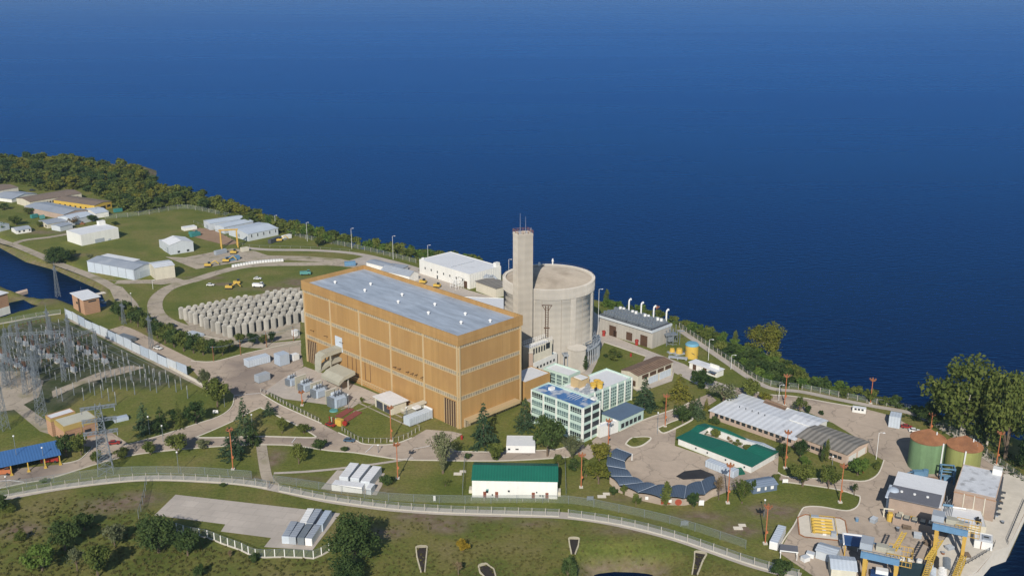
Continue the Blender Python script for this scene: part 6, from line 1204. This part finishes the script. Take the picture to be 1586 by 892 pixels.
for row in [
('con',379,673,614,40,CO,'tall layered conifer on the triangular lawn'),
('con',361,707,660,52,CO,'broad dark conifer across the side road, right behind the orange mast'),
('con',392,688,652,30,D,'dark conifer squeezed between the broad conifer and the side road'),
('con',417,643,620,26,CO,'small conifer at the top corner of the triangular lawn'),
('broad',337,630,584,42,MI,'full green tree at the bend by the end of the low pale wall'),
('broad',318,604,570,20,GR,'thin grey-green tree beside the end of the panel wall'),
('con',224,669,622,40,CO,'wide conifer left of the orange-posted group near the kiosk'),
('con',250,668,628,34,D,'dark conifer in the middle of the clump right of the kiosk'),
('con',278,664,620,20,MI,'slim upright conifer at the right of the clump by the kiosk'),
('broad',304,656,620,36,D,'dark spreading tree on the verge inside the road bend'),
('broad',270,655,632,26,D,'low dark tree behind the slim upright conifer'),
('broad',275,703,671,38,MI,'leaning open tree on the kerb of the front road'),
('round',313,693,679,24,GR,'low rounded bush on the verge behind the leaning open tree'),
('broad',437,672,646,20,MI,'small tree in the middle of the triangular lawn'),
('broad',471,672,656,24,MI,'low spreading tree near the right tip of the triangular lawn'),
('broad',463,718,686,28,MI,'single tree on the lawn right of the dirt footpath'),
('broad',496,697,681,28,D,'low bushy tree with a red hydrant on the road verge'),
('round',534,699,691,14,D,'tiny dark bush on the verge right of the side road'),
('broad',103,707,672,34,D,'dark tree at the right end of the blue-roofed shed'),
('broad',126,705,671,34,MI,'green tree in front of the brick control house'),
('round',150,718,697,20,MI,'rounded bush at the left leg of the pylon'),
('round',191,708,692,26,MI,'spreading shrub on the verge right of the pylon'),
('broad',233,704,684,28,MI,'small round tree on the front verge, next to the spreading shrub'),
('round',68,748,741,14,BR,'small bright bush at the road edge below the blue shed'),
('con',749,690,622,48,CO,'large conifer in front of the right face of the turbine hall'),
('con',813,666,614,38,CO,'conifer between the turbine hall and the office block'),
('broad',848,706,641,50,D,'dark broad tree hiding the corner of the office block'),
('wil',686,733,667,48,GR,'fan-shaped grey-green tree standing between road and field'),
('round',767,713,685,32,MI,'round bushy tree on the road edge above the green-roofed hall'),
('wil',886,711,673,36,GR,'wispy grey tree at the foot of the office block'),
('round',888,727,708,24,D,'dark round bush left of the orange mast near the carport'),
('broad',928,716,686,42,YE,'yellowing tree touching the left end of the carport, upper of two'),
('broad',927,749,713,38,YE,'yellow-green tree touching the left end of the carport, lower of two'),
('broad',908,738,712,26,MI,'green tree tucked behind the lower yellow-green tree'),
('round',966,767,750,12,MI,'small round-headed tree behind the left of the carport wall'),
('round',950,768,752,14,D,'dark little bush at the left end of the carport wall'),
('broad',985,784,763,15,MI,'small tree standing free on the grass before the carport wall'),
('col',1031,783,743,19,MI,'rounded tall tree rising over the middle of the carport roof'),
('round',1073,787,761,21,D,'dark bushy tree beside the round red mural'),
('wil',1149,779,742,40,MI,'weeping tree left of the blue-grey cabin'),
('open',1113,774,735,18,'leaf_dry','thin brownish tree at the right end of the carport'),
('round',1166,762,742,10,D,'narrow creeper-like bush in front of the blue-grey cabin'),
('round',1107,656,644,20,D,'dark shrub behind the green-roofed block by the workshop'),
('broad',1057,656,627,34,D,'dark spreading tree at the left corner of the green-roofed block'),
('con',1081,648,612,28,CO,'dense conifer above the green-roofed block'),
('con',1094,634,616,14,YE,'small yellowish conifer next to the workshop corner'),
('round',1109,678,664,20,MI,'round shrub in the planted courtyard, middle'),
('round',1090,673,665,14,D,'small shrub at the left end of the planted courtyard'),
('round',1143,690,679,16,MI,'shrub right of the palms in the courtyard'),
('round',1156,698,688,18,MI,'shrub at the right end of the planted courtyard'),
('round',1131,685,675,12,'leaf_dry','dry palm-like plant in the courtyard'),
('broad',1211,708,686,24,D,'dark tree at the right corner of the green-roofed block'),
('broad',1239,711,680,26,D,'dark leafy tree in front of the brick store'),
('round',1246,721,705,18,BR,'bright yellow-green shrub before the brick store'),
('col',1280,715,678,9,MI,'slim green cypress against the brick store'),
('col',1273,716,686,7,D,'dark thin cypress against the brick store'),
('broad',1243,753,716,42,MI,'broad green tree on the curve of the lawn lane'),
('broad',1283,756,719,36,MI,'green tree right of the broad tree on the lawn lane'),
('round',1203,746,734,16,MI,'small bush at the left start of the lawn lane'),
('round',1328,736,708,36,BR,'bright leafy bush at the corner of the brick store'),
('round',1358,727,713,14,MI,'small round bush at the far tip of the lawn by the white pole'),
('open',1323,768,747,14,D,'sparse dark sapling at the lower lawn corner'),
('con',998,633,582,44,CO,'large dark conifer beside the office wing'),
('con',1052,618,578,46,YE,'yellow-green layered conifer on the lawn by the brown-roofed store'),
('round',1087,602,573,38,D,'dark rounded tree between the store and the guard house'),
('con',1073,640,612,24,D,'dark small conifer behind the yellow-green conifer'),
('open',1120,628,592,48,GR,'grey-green leaning tree behind the long workshop'),
('broad',1161,621,584,32,MI,'full green tree by the perimeter verge'),
('round',1184,625,608,24,YE,'olive round shrub behind the workshop'),
('open',1238,641,613,26,MI,'open tree behind the workshop extension'),
('round',1250,641,627,14,D,'dark ball-shaped shrub beside the workshop extension'),
('round',1272,643,635,9,D,'tiny clipped shrub at the yard edge'),
('round',950,557,538,24,MI,'round shrub on the lawn under the reactor'),
('round',938,554,548,10,D,'small dark shrub left of the round shrub by the reactor'),
('col',905,574,548,16,D,'dark upright cypress against the round concrete silo'),
('col',1139,526,501,10,MI,'slim pointed tree at the lakeside thicket'),
('col',939,468,446,11,MI,'pointed dark green conifer on the shore right of the reactor'),
('big',1188,548,493,58,YE,'large olive tree at the lake edge'),
('big',1490,678,549,112,MI,'great spreading tree right at the lake, behind the tanks',),
('big',1556,712,570,78,MI,'tall tree at the right edge behind the rusty tanks'),
('big',1440,660,622,44,D,'dark low tree at the left foot of the great spreading tree'),
('big',1600,735,640,70,D,'dark tree cut off by the right edge below the tall tree'),
('big',1528,690,630,50,D,'dark tree filling the gap between the two tall lakeside trees'),
('big',549,869,797,84,D,'big dark round tree right of the containers'),
('big',537,905,862,62,D,'dark tree cut off by the bottom edge below the big dark tree'),
('big',246,855,797,68,D,'dark spreading tree at the left end of the concrete pad'),
('broad',291,860,821,44,D,'dark bushy tree at the left end of the white post fence'),
('round',33,838,820,20,MI,'small round bush alone in the left field'),
('broad',131,821,793,34,D,'dark tree at the upper right of the left thicket'),
('broad',101,852,806,50,D,'dark bushy tree in the middle of the left thicket'),
('broad',66,884,841,50,BR,'brighter tree at the lower left of the left thicket'),
('broad',152,893,842,52,MI,'tree at the bottom of the left thicket'),
('broad',178,846,811,36,GR,'greyish tree right of the left thicket'),
('open',120,884,846,30,GR,'sparse greyish tree in the left thicket'),
('round',-2,793,769,36,D,'dark tree cut off by the left edge below the fence'),
('round',717,854,834,22,'leaf_gold','golden yellow round shrub in the front field'),
('round',881,890,850,26,D,'dark green bush at the end of the round drain mouth'),
('round',1210,898,867,34,D,'dark bush cut by the bottom edge under the fence'),
('round',600,752,735,26,D,'dark round bush beside the white modules'),
('open',690,753,741,16,MI,'sparse sapling on the grass below the fan-shaped tree'),
('open',710,890,868,22,'leaf_dry','dry pale shrub at the bottom of the front field'),
('round',345,754,747,11,D,'little bush leaning on the front fence near the gate'),
('round',395,870,855,18,D,'dark bush at the middle of the white post fence'),
('round',357,862,852,9,'leaf_dry','small dead bush outside the white post fence'),
('round',308,895,874,20,D,'dark bush at the bottom edge left of centre'),
('round',15,792,779,26,MI,'green bush beside the dark tree at the left edge'),
('broad',25,349,334,24,MI,'round tree among the far sheds at the left edge'),
('big',91,405,375,46,D,'large dark tree on the canal bank by the plain white store'),
('round',151,332,322,14,D,'round dark bush between the pale sheds and the fence'),
('broad',143,344,332,16,D,'small dark tree behind the plain white store'),
('open',115,349,336,22,'leaf_dry','reddish dry tree beside the rusty scrap'),
('broad',398,342,322,24,MI,'rounded tree at the shore behind the farthest warehouse'),
('broad',492,382,366,22,MI,'round tree at the lakeside bend of the fence'),
('broad',3,357,344,14,BR,'bright small tree by the white cottage'),
('round',560,622,614,8,MI,'small bush at the foot of the turbine hall'),
('round',913,690,682,0.1+9,MI,'clipped bush before the white forecourt block'),
('round',983,686,677,11,MI,'small shrub on the lawn island in the car park'),
]:
    tree(*row, bark='pale_bark' if 'lake' in row[6] and row[0]=='big' else 'bark')
# hedge of trees below the silos
for k,(px,py,top,wd) in enumerate([(186,496,466,30),(203,500,472,26),(214,506,478,30),(228,515,487,26),(244,524,498,30),(256,532,503,32),(270,538,508,32),(285,544,512,34),(300,547,516,32),(315,550,522,30),(331,551,524,28),(345,550,526,24),(196,488,464,24),(372,534,515,20),(391,536,514,20),(409,533,517,16),(421,531,512,16),(356,545,524,18),(236,512,492,22),(262,522,500,24)]): tree('broad',px,py,top,wd,(D,MI)[k%2],'bushy tree in the hedge between the narrow road and the concrete silos',group='hedge trees below the silos')
# far wood: individual trees over a thicket
def inpoly(p,poly):
    x,y=p; c=False; n=len(poly)
    for i in range(n):
        x1,y1=poly[i]; x2,y2=poly[(i+1)%n]
        if (y1>y)!=(y2>y) and x<(x2-x1)*(y-y1)/(y2-y1)+x1: c=not c
    return c
def scatter(poly_px,n,mind,seed,dmin=2.5):
    rr=random.Random(seed); poly=[tuple(at(*p)[:2]) for p in poly_px]; xs=[p[0] for p in poly]; ys=[p[1] for p in poly]; out=[]; cand=[]
    for _ in range(n*60): 
        p=(rr.uniform(min(xs),max(xs)),rr.uniform(min(ys),max(ys)))
        if inpoly(p,poly): cand.append(p)
    if not cand: return []
    ok=inland(cand); 
    for p,d in zip(cand,ok):
        if d<dmin: continue
        if all((p[0]-q[0])**2+(p[1]-q[1])**2>mind*mind for q in out): out.append(p)
        if len(out)>=n: break
    return out
def mk_small(seed):
    V,tr=mk_broad(seed,11,60,.075,.10); return V,tr
def wood(pts,hr,wr,lms,label,group,cat='tree',name='broadleaf_tree',seed=1):
    rr=random.Random(seed); ms=[]
    for i,lm in enumerate(lms):
        for q in range(2): V,tr=mk_small(500+seed*20+i*3+q); me=leafmesh('woodland_tree',V,lm); ms.append(me)
    for x,y in pts:
        o=put(name,rr.choice(ms),None,(x,y,gz(x,y)-.2),rr.random()*6.28); h_=rr.uniform(*hr); w_=rr.uniform(*wr); o.scale=(w_,w_,h_); tag(o,label,cat,group)
WOOD=[(-40,250),(0,252),(60,249),(110,248),(150,256),(205,264),(225,275),(240,288),(262,296),(300,304),(345,319),(385,334),(408,347),(398,352),(360,343),(332,329),(300,322),(276,320),(226,330),(195,327),(170,312),(130,296),(105,292),(70,297),(40,287),(20,284),(-40,290)]
wood(scatter(WOOD,285,9.5,1),(5.5,10.5),(10,16),(MI,D,YE,MI),'bushy tree in the far wood on the headland at the left','trees of the far wood',seed=1)
SHORE=[(928,470),(1000,486),(1060,504),(1100,521),(1150,540),(1190,553),(1220,568),(1255,588),(1300,604),(1345,618),(1400,632),(1440,645),(1435,648),(1400,633),(1346,622),(1300,613),(1242,601),(1202,597),(1175,588),(1157,576),(1125,554),(1093,532),(1056,506),(1040,500),(985,486),(935,476)]
wood(scatter(SHORE,120,4.2,2,1.5),(3,6.2),(5.5,9),(BR,MI,D),'leafy shrub in the thicket between the lakeside fence and the water','shrubs of the lakeside thicket','shrub','shrub',2)
SHORE2=[(405,344),(440,355),(500,369),(560,384),(640,397),(700,406),(760,420),(740,421),(700,414),(646,403),(609,395),(570,386),(550,382),(500,375),(472,368),(440,360),(410,350)]
wood(scatter(SHORE2,110,3.6,3,.8),(6,10),(8,12),(BR,MI),'green shrub in the narrow bank strip left of the white service hall','shrubs of the narrow bank','shrub','shrub',3)
def clumps(name,pts,rad,n,leaf,lm,label):
    global rng; rng=np.random.default_rng(len(pts)); C=np.array([(x,y,gz(x,y)+rad*.35) for x,y in pts]); V=blobs(C,rng.uniform(.6,1.3,len(C))*rad,n,leaf,.55); o=put(name,leafmesh(name,V,lm)); struct(o,label,'stuff'); return o
clumps('undergrowth',scatter(WOOD,620,5.0,11,1.5),2.6,34,.75,MI,'dense low undergrowth between the trees of the far wood')
clumps('undergrowth',scatter(SHORE,330,2.4,12,1),1.7,30,.5,BR,'dense low undergrowth on the lakeside bank')
clumps('undergrowth',scatter(SHORE2,220,3,13,1),1.7,26,.55,MI,'dense low undergrowth on the narrow bank')
FIELD=[(-20,790),(100,770),(220,756),(240,790),(340,830),(400,862),(520,865),(530,800),(620,800),(700,806),(880,810),(960,826),(1080,858),(1160,892),(1100,960),(-60,960)]
clumps('scrub',scatter(FIELD,1300,1.2,14,2),.6,16,.24,'leaf_field','low scrub scattered over the unmown front field')
clumps('scrub',scatter([(-20,800),(130,780),(320,840),(400,866),(520,868),(520,930),(-60,930)],520,1.6,15,2),.8,26,.3,'leaf_field','thicker scrub in the lower left of the front field')
clumps('scrub',scatter([(600,860),(800,850),(915,884),(1010,884),(1090,862),(1150,885),(1100,900),(600,920)],260,1.3,16,1),.6,16,.24,'leaf_field','yellowish scrub along the pond edge')
clumps('scrub',scatter([(1380,640),(1440,650),(1500,672),(1600,720),(1640,770),(1560,735),(1500,690),(1440,660)],160,2,17,1),1.2,22,.4,D,'dark undergrowth beneath the lakeside trees')
# ================================================================ FENCES
def fence(px,step,hh,label,kerb=None,mesh=True,postm='concrete',pw_=.22,rails=(1.0,),out=0.0,maxp=99):
    base=smooth_path(pxs(px),5); pts=resample(base,step)[:maxp+1]; o0=pts[0]; t=thing('fence',label,'fence',o0); pm=None
    for p in pts:
        q=p-o0; z0=min(0,gz(p.x,p.y)) if not kerb else 0
        if pm is None: mb=MB().cb(0,0,-.3,pw_,pw_,hh+.3); mb.tube((0,0,hh-.02),(0,-.35*(1 if out else 0)-.001,hh+.4*(1 if out else .1)),pw_*.4,n=4); pm=mb.mesh('post',postm)
        put('post',pm,t,(q.x,q.y,z0))
    end=[p-o0 for p in pts]
    if mesh: m_=MB(); n=len(end); m_.add([(p.x,p.y,.25) for p in end]+[(p.x,p.y,hh-.1) for p in end],[(i,i+1,n+i+1,n+i) for i in range(n-1)]); m_.build('wire_mesh','wire_mesh',t)
    r=MB()
    for f in rails: r.path([p+Vector((0,0,hh*f)) for p in end],.055,4)
    r.build('rail','galv',t)
    if kerb: k_=MB(); ribbon(k_,end,kerb,-.3,.45); k_.build('foot_wall','kerb',t)
    return t
front=[(-30,776),(0,772),(100,756),(220,744),(330,747),(400,754),(420,758)]
front2=[(432,761),(500,774),(560,783),(620,790),(700,795),(800,798),(880,801)]
front3=[(880,801),(960,813),(1040,833),(1100,853),(1170,877),(1250,899)]
fence(front,4.6,3.0,'low walled perimeter fence with pale posts, left of the footpath gate',kerb=.45,out=1); fence(front2,4.6,3.0,'low walled perimeter fence with pale posts, from the footpath gate to the green-roofed hall',kerb=.45,out=1); fence(front3,4.6,3.0,'low walled perimeter fence with pale posts, descending to the bottom right',kerb=.45,out=1)
fence([(0,758),(60,752),(100,745),(190,735),(300,735),(385,741),(396,741)],9,3.2,'inner wire mesh fence along the lawn, left of the footpath',postm='galv',pw_=.12); fence([(424,748),(480,756),(560,770),(620,777),(730,780),(820,779),(890,781),(960,794),(1040,812),(1110,834),(1190,862)],9,3.2,'inner wire mesh fence along the lawn, right of the footpath',postm='galv',pw_=.12)
gt=thing('gate','wire gate where the dirt footpath crosses the front fence','gate',at(395,752)); gA=at(418,757)-at(395,752); q=MB(); 
for f in (0,.5,1): q.tube(gA*f,gA*f+Vector((0,0,3.2)),.12,n=5)
for z in (.3,1.6,3.1): q.tube(Vector((0,0,z)),gA+Vector((0,0,z)),.07,n=4)
q.build('frame','galv',gt)
fence([(227,750),(224,770),(219,790),(214,806)],5,3.2,'short mesh fence running down from the front fence beside the concrete pad',postm='galv',pw_=.14); fence([(720,716),(718,740),(716,774)],5,3.2,'short mesh fence left of the green-roofed hall',postm='galv',pw_=.12); fence([(875,716),(876,745),(877,776)],5,2.6,'short mesh fence right of the green-roofed hall',postm='galv',pw_=.12)
fence([(730,775),(790,776),(866,777)],4.5,1.4,'low pale fence right in front of the green-roofed hall',postm='concrete',pw_=.14)
fence([(274,822),(293,828),(321,833),(346,843),(372,852),(398,863),(435,863),(470,864),(489,865),(500,859),(515,851)],3.1,3.0,'fence of white posts around the containers pad',kerb=.3,pw_=.26,postm='wall_white')
fence([(163,340),(226,333),(276,324),(300,325),(343,334),(390,345),(431,356)],8,3.4,'post and mesh fence between the meadow and the far wood'); fence([(431,356),(472,370),(550,385),(609,399),(648,409)],6,3.0,'post and mesh fence along the narrow bank left of the white hall')
fence([(1052,507),(1093,535),(1125,557),(1157,579),(1175,591),(1202,599),(1242,603)],4,2.6,'lakeside fence of pale posts behind the guard house',rails=(1,.5)); fence([(1242,603),(1300,615),(1346,624),(1407,635),(1439,649),(1488,678),(1508,683),(1528,705),(1556,725),(1590,751)],4,2.6,'lakeside fence of pale posts curving past the tanks',rails=(1,.5))
fence([(404,607),(420,614),(440,626),(470,641),(497,655)],2.6,1.8,'low concrete fence along the left side of the transformer yard',rails=(1,.55),mesh=False,pw_=.3); fence([(530,667),(540,674),(552,681),(566,685),(606,685),(628,679),(642,671),(655,664)],2.4,2.0,'low fence around the lawn below the turbine hall',rails=(1,),mesh=False,pw_=.22)
fence([(0,502),(60,491),(104,485)],6,2.6,'fence on a low pale wall behind the switchyard',kerb=.5)
fence([(300,345),(330,357),(356,370),(380,382),(420,384),(480,386),(550,391)],7,1.6,'low post fence along the pale perimeter track',mesh=False,pw_=.14)
# ================================================================ MASTS AND LAMP POSTS
mpro=None
def mast(px,py,top,label):
    hh=hgt(px,py,top); t=thing('light_mast',label,'light mast',at(px,py)); MB().cb(0,0,-.2,1.3,1.3,.7).build('base','kerb',t); MB().cyl(0,0,.5,hh-.6,.21,.14,n=10).build('pole','orange',t); q=MB(); q.lathe([(.2,hh-1.4),(1.0,hh-.9),(1.0,hh-.7),(.2,hh-.75)],n=12)
    for k in range(4): q.tube((0,0,hh*.93),(1.2*math.cos(k*1.57),1.2*math.sin(k*1.57),hh-.6),.08,n=4)
    q.build('head_frame','orange',t); MB().cb(.35,0,hh*.28,.5,.5,.8).build('junction_box','orange',t)
    for k in range(5): an=k*1.2566; MB().cb(1.15*math.cos(an),1.15*math.sin(an),hh-.75,.5,.5,.65).build('floodlight','rust',t)
for row in [(361,727,663,'orange light mast on the lawn in front of the broad conifer'),(616,741,686,'orange light mast on the grass right of the white modules'),(606,683,629,'orange light mast beside the white kiosk roof, below the turbine hall'),(468,628,605,'orange light mast between the transformers and the low concrete fence'),(900,755,702,'orange light mast left of the yellow-green trees'),(942,690,649,'orange light mast behind the upper yellowing tree, before the white block'),(1030,661,611,'orange light mast on the verge of the car park road'),(1216,725,667,'orange light mast on the lawn at the right end of the green-roofed block'),(1127,779,718,'orange light mast rising beside the weeping tree'),(1215,628,580,'orange light mast behind the workshop roofs'),(1348,625,586,'orange light mast against the lake by the white cabin'),(1301,778,719,'orange light mast on the lower lawn by the lane'),(1185,842,782,'orange light mast beside the long white container'),(1441,669,640,'orange light mast just behind the green tank'),(1543,720,668,'orange light mast behind the brick filter house'),(1017,486,474,'small red mast at the shore behind the equipment block')]: mast(*row)
def lamp(px,py,top,label,kind='globe'):
    hh=hgt(px,py,top); t=thing('lamp_post',label,'lamp post',at(px,py)); MB().cyl(0,0,-.2,hh,.12,.09,n=6).build('pole','galv' if kind!='white' else 'white_paint',t)
    if kind=='globe': MB().lathe([(.01,hh+.62),(.28,hh+.5),(.36,hh+.28),(.28,hh+.06),(.1,hh)],n=10).build('globe','white_paint',t)
    else: MB().path([Vector((0,0,hh-.1)),Vector((.6,-.4,hh+.3)),Vector((1.5,-.9,hh+.35))],.08,4).cb(1.5,-.9,hh+.28,.8,.4,.2).build('arm','white_paint',t)
for row in [(348,630,613,'globe lamp post on the verge below the full green tree at the bend'),(392,675,643,'globe lamp post in front of the tall layered conifer'),(253,684,660,'orange-lit globe lamp post at the inner kerb of the front road'),(28,722,676,'tall globe lamp post in front of the blue shed, nearer the left edge'),(69,722,694,'short globe lamp post in front of the blue shed near the red truck'),(132,702,681,'globe lamp post on the verge before the control house'),(11,756,739,'small globe lamp post at the left edge of the front road'),(232,673,646,'globe lamp post among the conifers right of the kiosk'),(277,732,701,'white lamp post on the front lawn below the leaning open tree'),(586,701,690,'small globe lamp post on the verge below the lower lawn fence'),(540,634,612,'globe lamp post behind the largest transformer'),(1018,672,640,'globe lamp post left of the car park mast'),(630,655,632,'globe lamp post beside the louvred panels'),(1289,720,708,'white sign post on the lawn before the brick store'),(1183,800,775,'thin globe lamp post on the slope above the tall mast'),(205,478,455,'globe lamp post at the concrete ramp')]: lamp(*row)
for row in [(1357,711,670,'plain white pole at the tip of the lawn by the beige yard'),(545,386,354,'tall thin lamp post by the lake, left of the white service hall'),(609,402,366,'tall thin lamp post by the lake, nearest the white service hall'),(476,374,345,'tall thin lamp post by the lake above the perimeter track bend'),(427,356,334,'tall thin lamp post by the lake behind the warehouses'),(663,410,380,'thin lamp post showing over the roof of the white service hall'),(926,522,448,'tall white lamp post close to the right side of the reactor'),(1097,558,526,'white lamp post right of the yellow tank'),(1132,572,550,'lamp post at the lakeside fence behind the guard house'),(1206,620,596,'white lamp post left of the mast behind the workshop'),(237,448,434,'white post with lamp before the cream extension'),(788,440,402,'lamp post showing between the white hall and the stack')]: lamp(*row,kind='white')
# small things on the ground
for px,py,l,wd,hh,m in [(1320,762-32,'white notice board at the corner of the lawn by the brick store',1.2,2.6,'white_paint'),(334,641,'white notice board on the verge inside the road bend',2.2,1.8,'white_paint'),(914,776,'grey notice board on the inner fence, left of two',2.4,2.0,'galv'),(1060,815,'grey notice board on the inner fence, right of two',2.6,2.2,'galv'),(673,777,'tall white cabinet on the front fence',.8,2.4,'white_paint'),(1216,749,'white bin shelter with a dark slot at the lawn lane',2.0,1.9,'white_paint'),(1086,784,'blue and white sign board behind the carport wall',1.8,2.4,'white_paint')]:
    t=thing('notice_board',l,'sign',at(px,py)); MB().cb(0,0,.5,wd,.15,hh-.5).build('panel',m,t); MB().cb(-wd/2+.1,0,-.2,.12,.12,.7).cb(wd/2-.1,0,-.2,.12,.12,.7).build('leg','galv',t)
for px,py,l in [(932,769,'pale concrete slab lying on the grass left of the carport wall'),(1143,818,'pale paving slabs on the bare lawn above the fence'),(709,734,'pale cover slab on the grass right of the fan-shaped tree')]:
    o_=MB().cb(0,0,-.1,3,1.8,.35).cb(1.8,1.9,-.1,2.4,1.6,.33).build('slab','kerb'); o_.location=at(px,py); tag(o_,l,'slab')
for px,py,l in [(497,690,'red hydrant on the verge by the low bushy tree'),(1336,740-9,'red hydrant on the lawn tip by the bright leafy bush'),(715,680,'red hydrant at the corner of the turbine hall'),(977,552,'rusty red drum on the lawn under the reactor'),(986,534,'red hose cabinet in front of the equipment block, right of two'),(935,520,'red hose cabinet in front of the equipment block, left of two')]:
    t=thing('hydrant',l,'hydrant',at(px,py)); s=1.7 if 'cabinet' in l else 1; MB().cyl(0,0,0,1.3*s,.5*s,.4*s,n=10).build('body','red',t); MB().lathe([(.6*s,1.3*s),(.5*s,1.6*s),(.01,1.75*s)],n=10).build('cap','red',t)

# utility poles with sagging cables above the hedge, and clutter behind the hall
up=[(331,560,536),(373,550,526),(413,538,514),(455,528,505)]; prev=None
for k,(px,py,top) in enumerate(up):
    hh=hgt(px,py,top); t=thing('utility_pole',['brown utility pole at the corner of the forecourt','brown utility pole below the middle of the hedge','brown utility pole below the right end of the hedge','brown utility pole close to the left end of the turbine hall'][k],'pole',at(px,py)); MB().cyl(0,0,-.2,hh,.2,.14,n=7).build('pole','rust',t); MB().box(-1,1,-.08,.08,hh-.6,hh-.4).build('cross_arm','galv',t)
    top_=at(px,py)+Vector((0,0,hh-.3))
    if prev is not None:
        q=MB(); d=top_-prev
        for o_ in (-.8,.8): q.path([prev+d*(i/8)+Vector((o_,0,-1.1*(1-(2*i/8-1)**2))) for i in range(9)],.06,4)
        tag(q.build('overhead_cable','galv'),['sagging overhead cable between the forecourt corner pole and the next','sagging overhead cable below the middle of the hedge','sagging overhead cable ending by the turbine hall'][k-1],'cable')
    prev=top_
for px,py,l in [(655,439,'yellow digger parked before the white service hall, left of two'),(677,445,'yellow digger parked before the white service hall, right of two')]: machine(px,py,-20,l,arm=False)

# clutter in the intake yard
for px,py,kd,l in [(1390,822,'drum','dark drum on the yard in front of the screen house'),(1404,818,'pallet','wooden pallet beside the yellow pump group'),(1353,808,'crate','small grey crate standing alone on the beige yard'),(1327,807,'drum','blue drum near the screen house corner'),(1421,832,'crate','pale crate at the edge of the crane shadow'),(1437,842,'pallet','stack of wooden pallets beside the front crane leg'),(1305,845,'crate','dark crate behind the blue canopy'),(1255,862,'car_','white van-like box by the fence near the grey shed'),(1247,868,'crate','low pale crate beside the white box at the fence'),(1497,862,'pallet','timber stack near the railed quay corner'),(1460,860,'drum','rusty drum near the yellow runway beam'),(1470,852,'crate','grey crate between the crane legs'),(1540,800,'crate','grey crate by the brick filter house wall'),(1552,812,'drum','pale drum on the outer quay'),(1545,780,'pallet','pipe stack along the side of the filter house')]:
    t=thing({'drum':'steel_drum','pallet':'pallet_stack','crate':'crate','car_':'equipment_box'}[kd],l,{'drum':'drum','pallet':'pallet','crate':'crate','car_':'box'}[kd],at(px,py),TC[0]); TC[0]+=1
    if kd=='drum': MB().cyl(0,0,.1,1.3,.55,n=14).build('body','rust' if 'rusty' in l else ('blue_paint' if 'blue' in l else 'dark_steel'),t); MB().cyl(0,0,1.3,1.38,.58,n=14).build('lid','grey_paint',t)
    elif kd=='pallet':
        for k in range(3): MB().box(-1.4,1.4,-.9,.9,.1+k*.35,.35+k*.35).build('layer','bark',t)
        MB().box(-1.3,-1.0,-.9,.9,-.1,.1).box(1.0,1.3,-.9,.9,-.1,.1).build('runner','dark_wood',t)
    else: MB().box(-1.2,1.2,-.9,.9,.1,1.5).build('body','white_paint' if 'white' in l else 'grey_paint',t); MB().box(-1.25,1.25,-.95,.95,1.5,1.6).build('lid','wall_pale',t)

hp=thing('scrap_heap','rusty scrap heap beside the low grey-roofed shed','scrap',at(114,347))
for k in range(14): MB().cb(random.uniform(-7,7),random.uniform(-4,4),0,random.uniform(1,3.5),random.uniform(.8,2.5),random.uniform(.6,2.4)).build('scrap_piece',random.choice(['rust','bark','dark_steel','bed_red']),hp)
for row in [('broad',44,332,321,18,MI,'leafy tree behind the green containers of the far sheds'),('broad',7,325,314,18,D,'dark tree beside the curved white hall at the left edge'),('round',61,352,343,14,MI,'bush between the white cottage and the low grey-roofed shed'),('broad',112,398,386,16,MI,'small tree on the canal verge right of the large dark tree'),('broad',205,318,304,26,D,'dark tree at the wood edge above the meadow fence'),('round',178,349,343,12,D,'bush at the corner of the plain white store'),('open',140,404,392,14,GR,'thin grey tree left of the long pale blue warehouse'),('broad',865,722,703,20,MI,'green tree at the right gable of the green-roofed hall'),('round',725,711,702,14,D,'dark bush at the left corner of the green-roofed hall'),('broad',1025,637,618,18,MI,'small tree on the verge left of the car park mast')]: tree(*row)
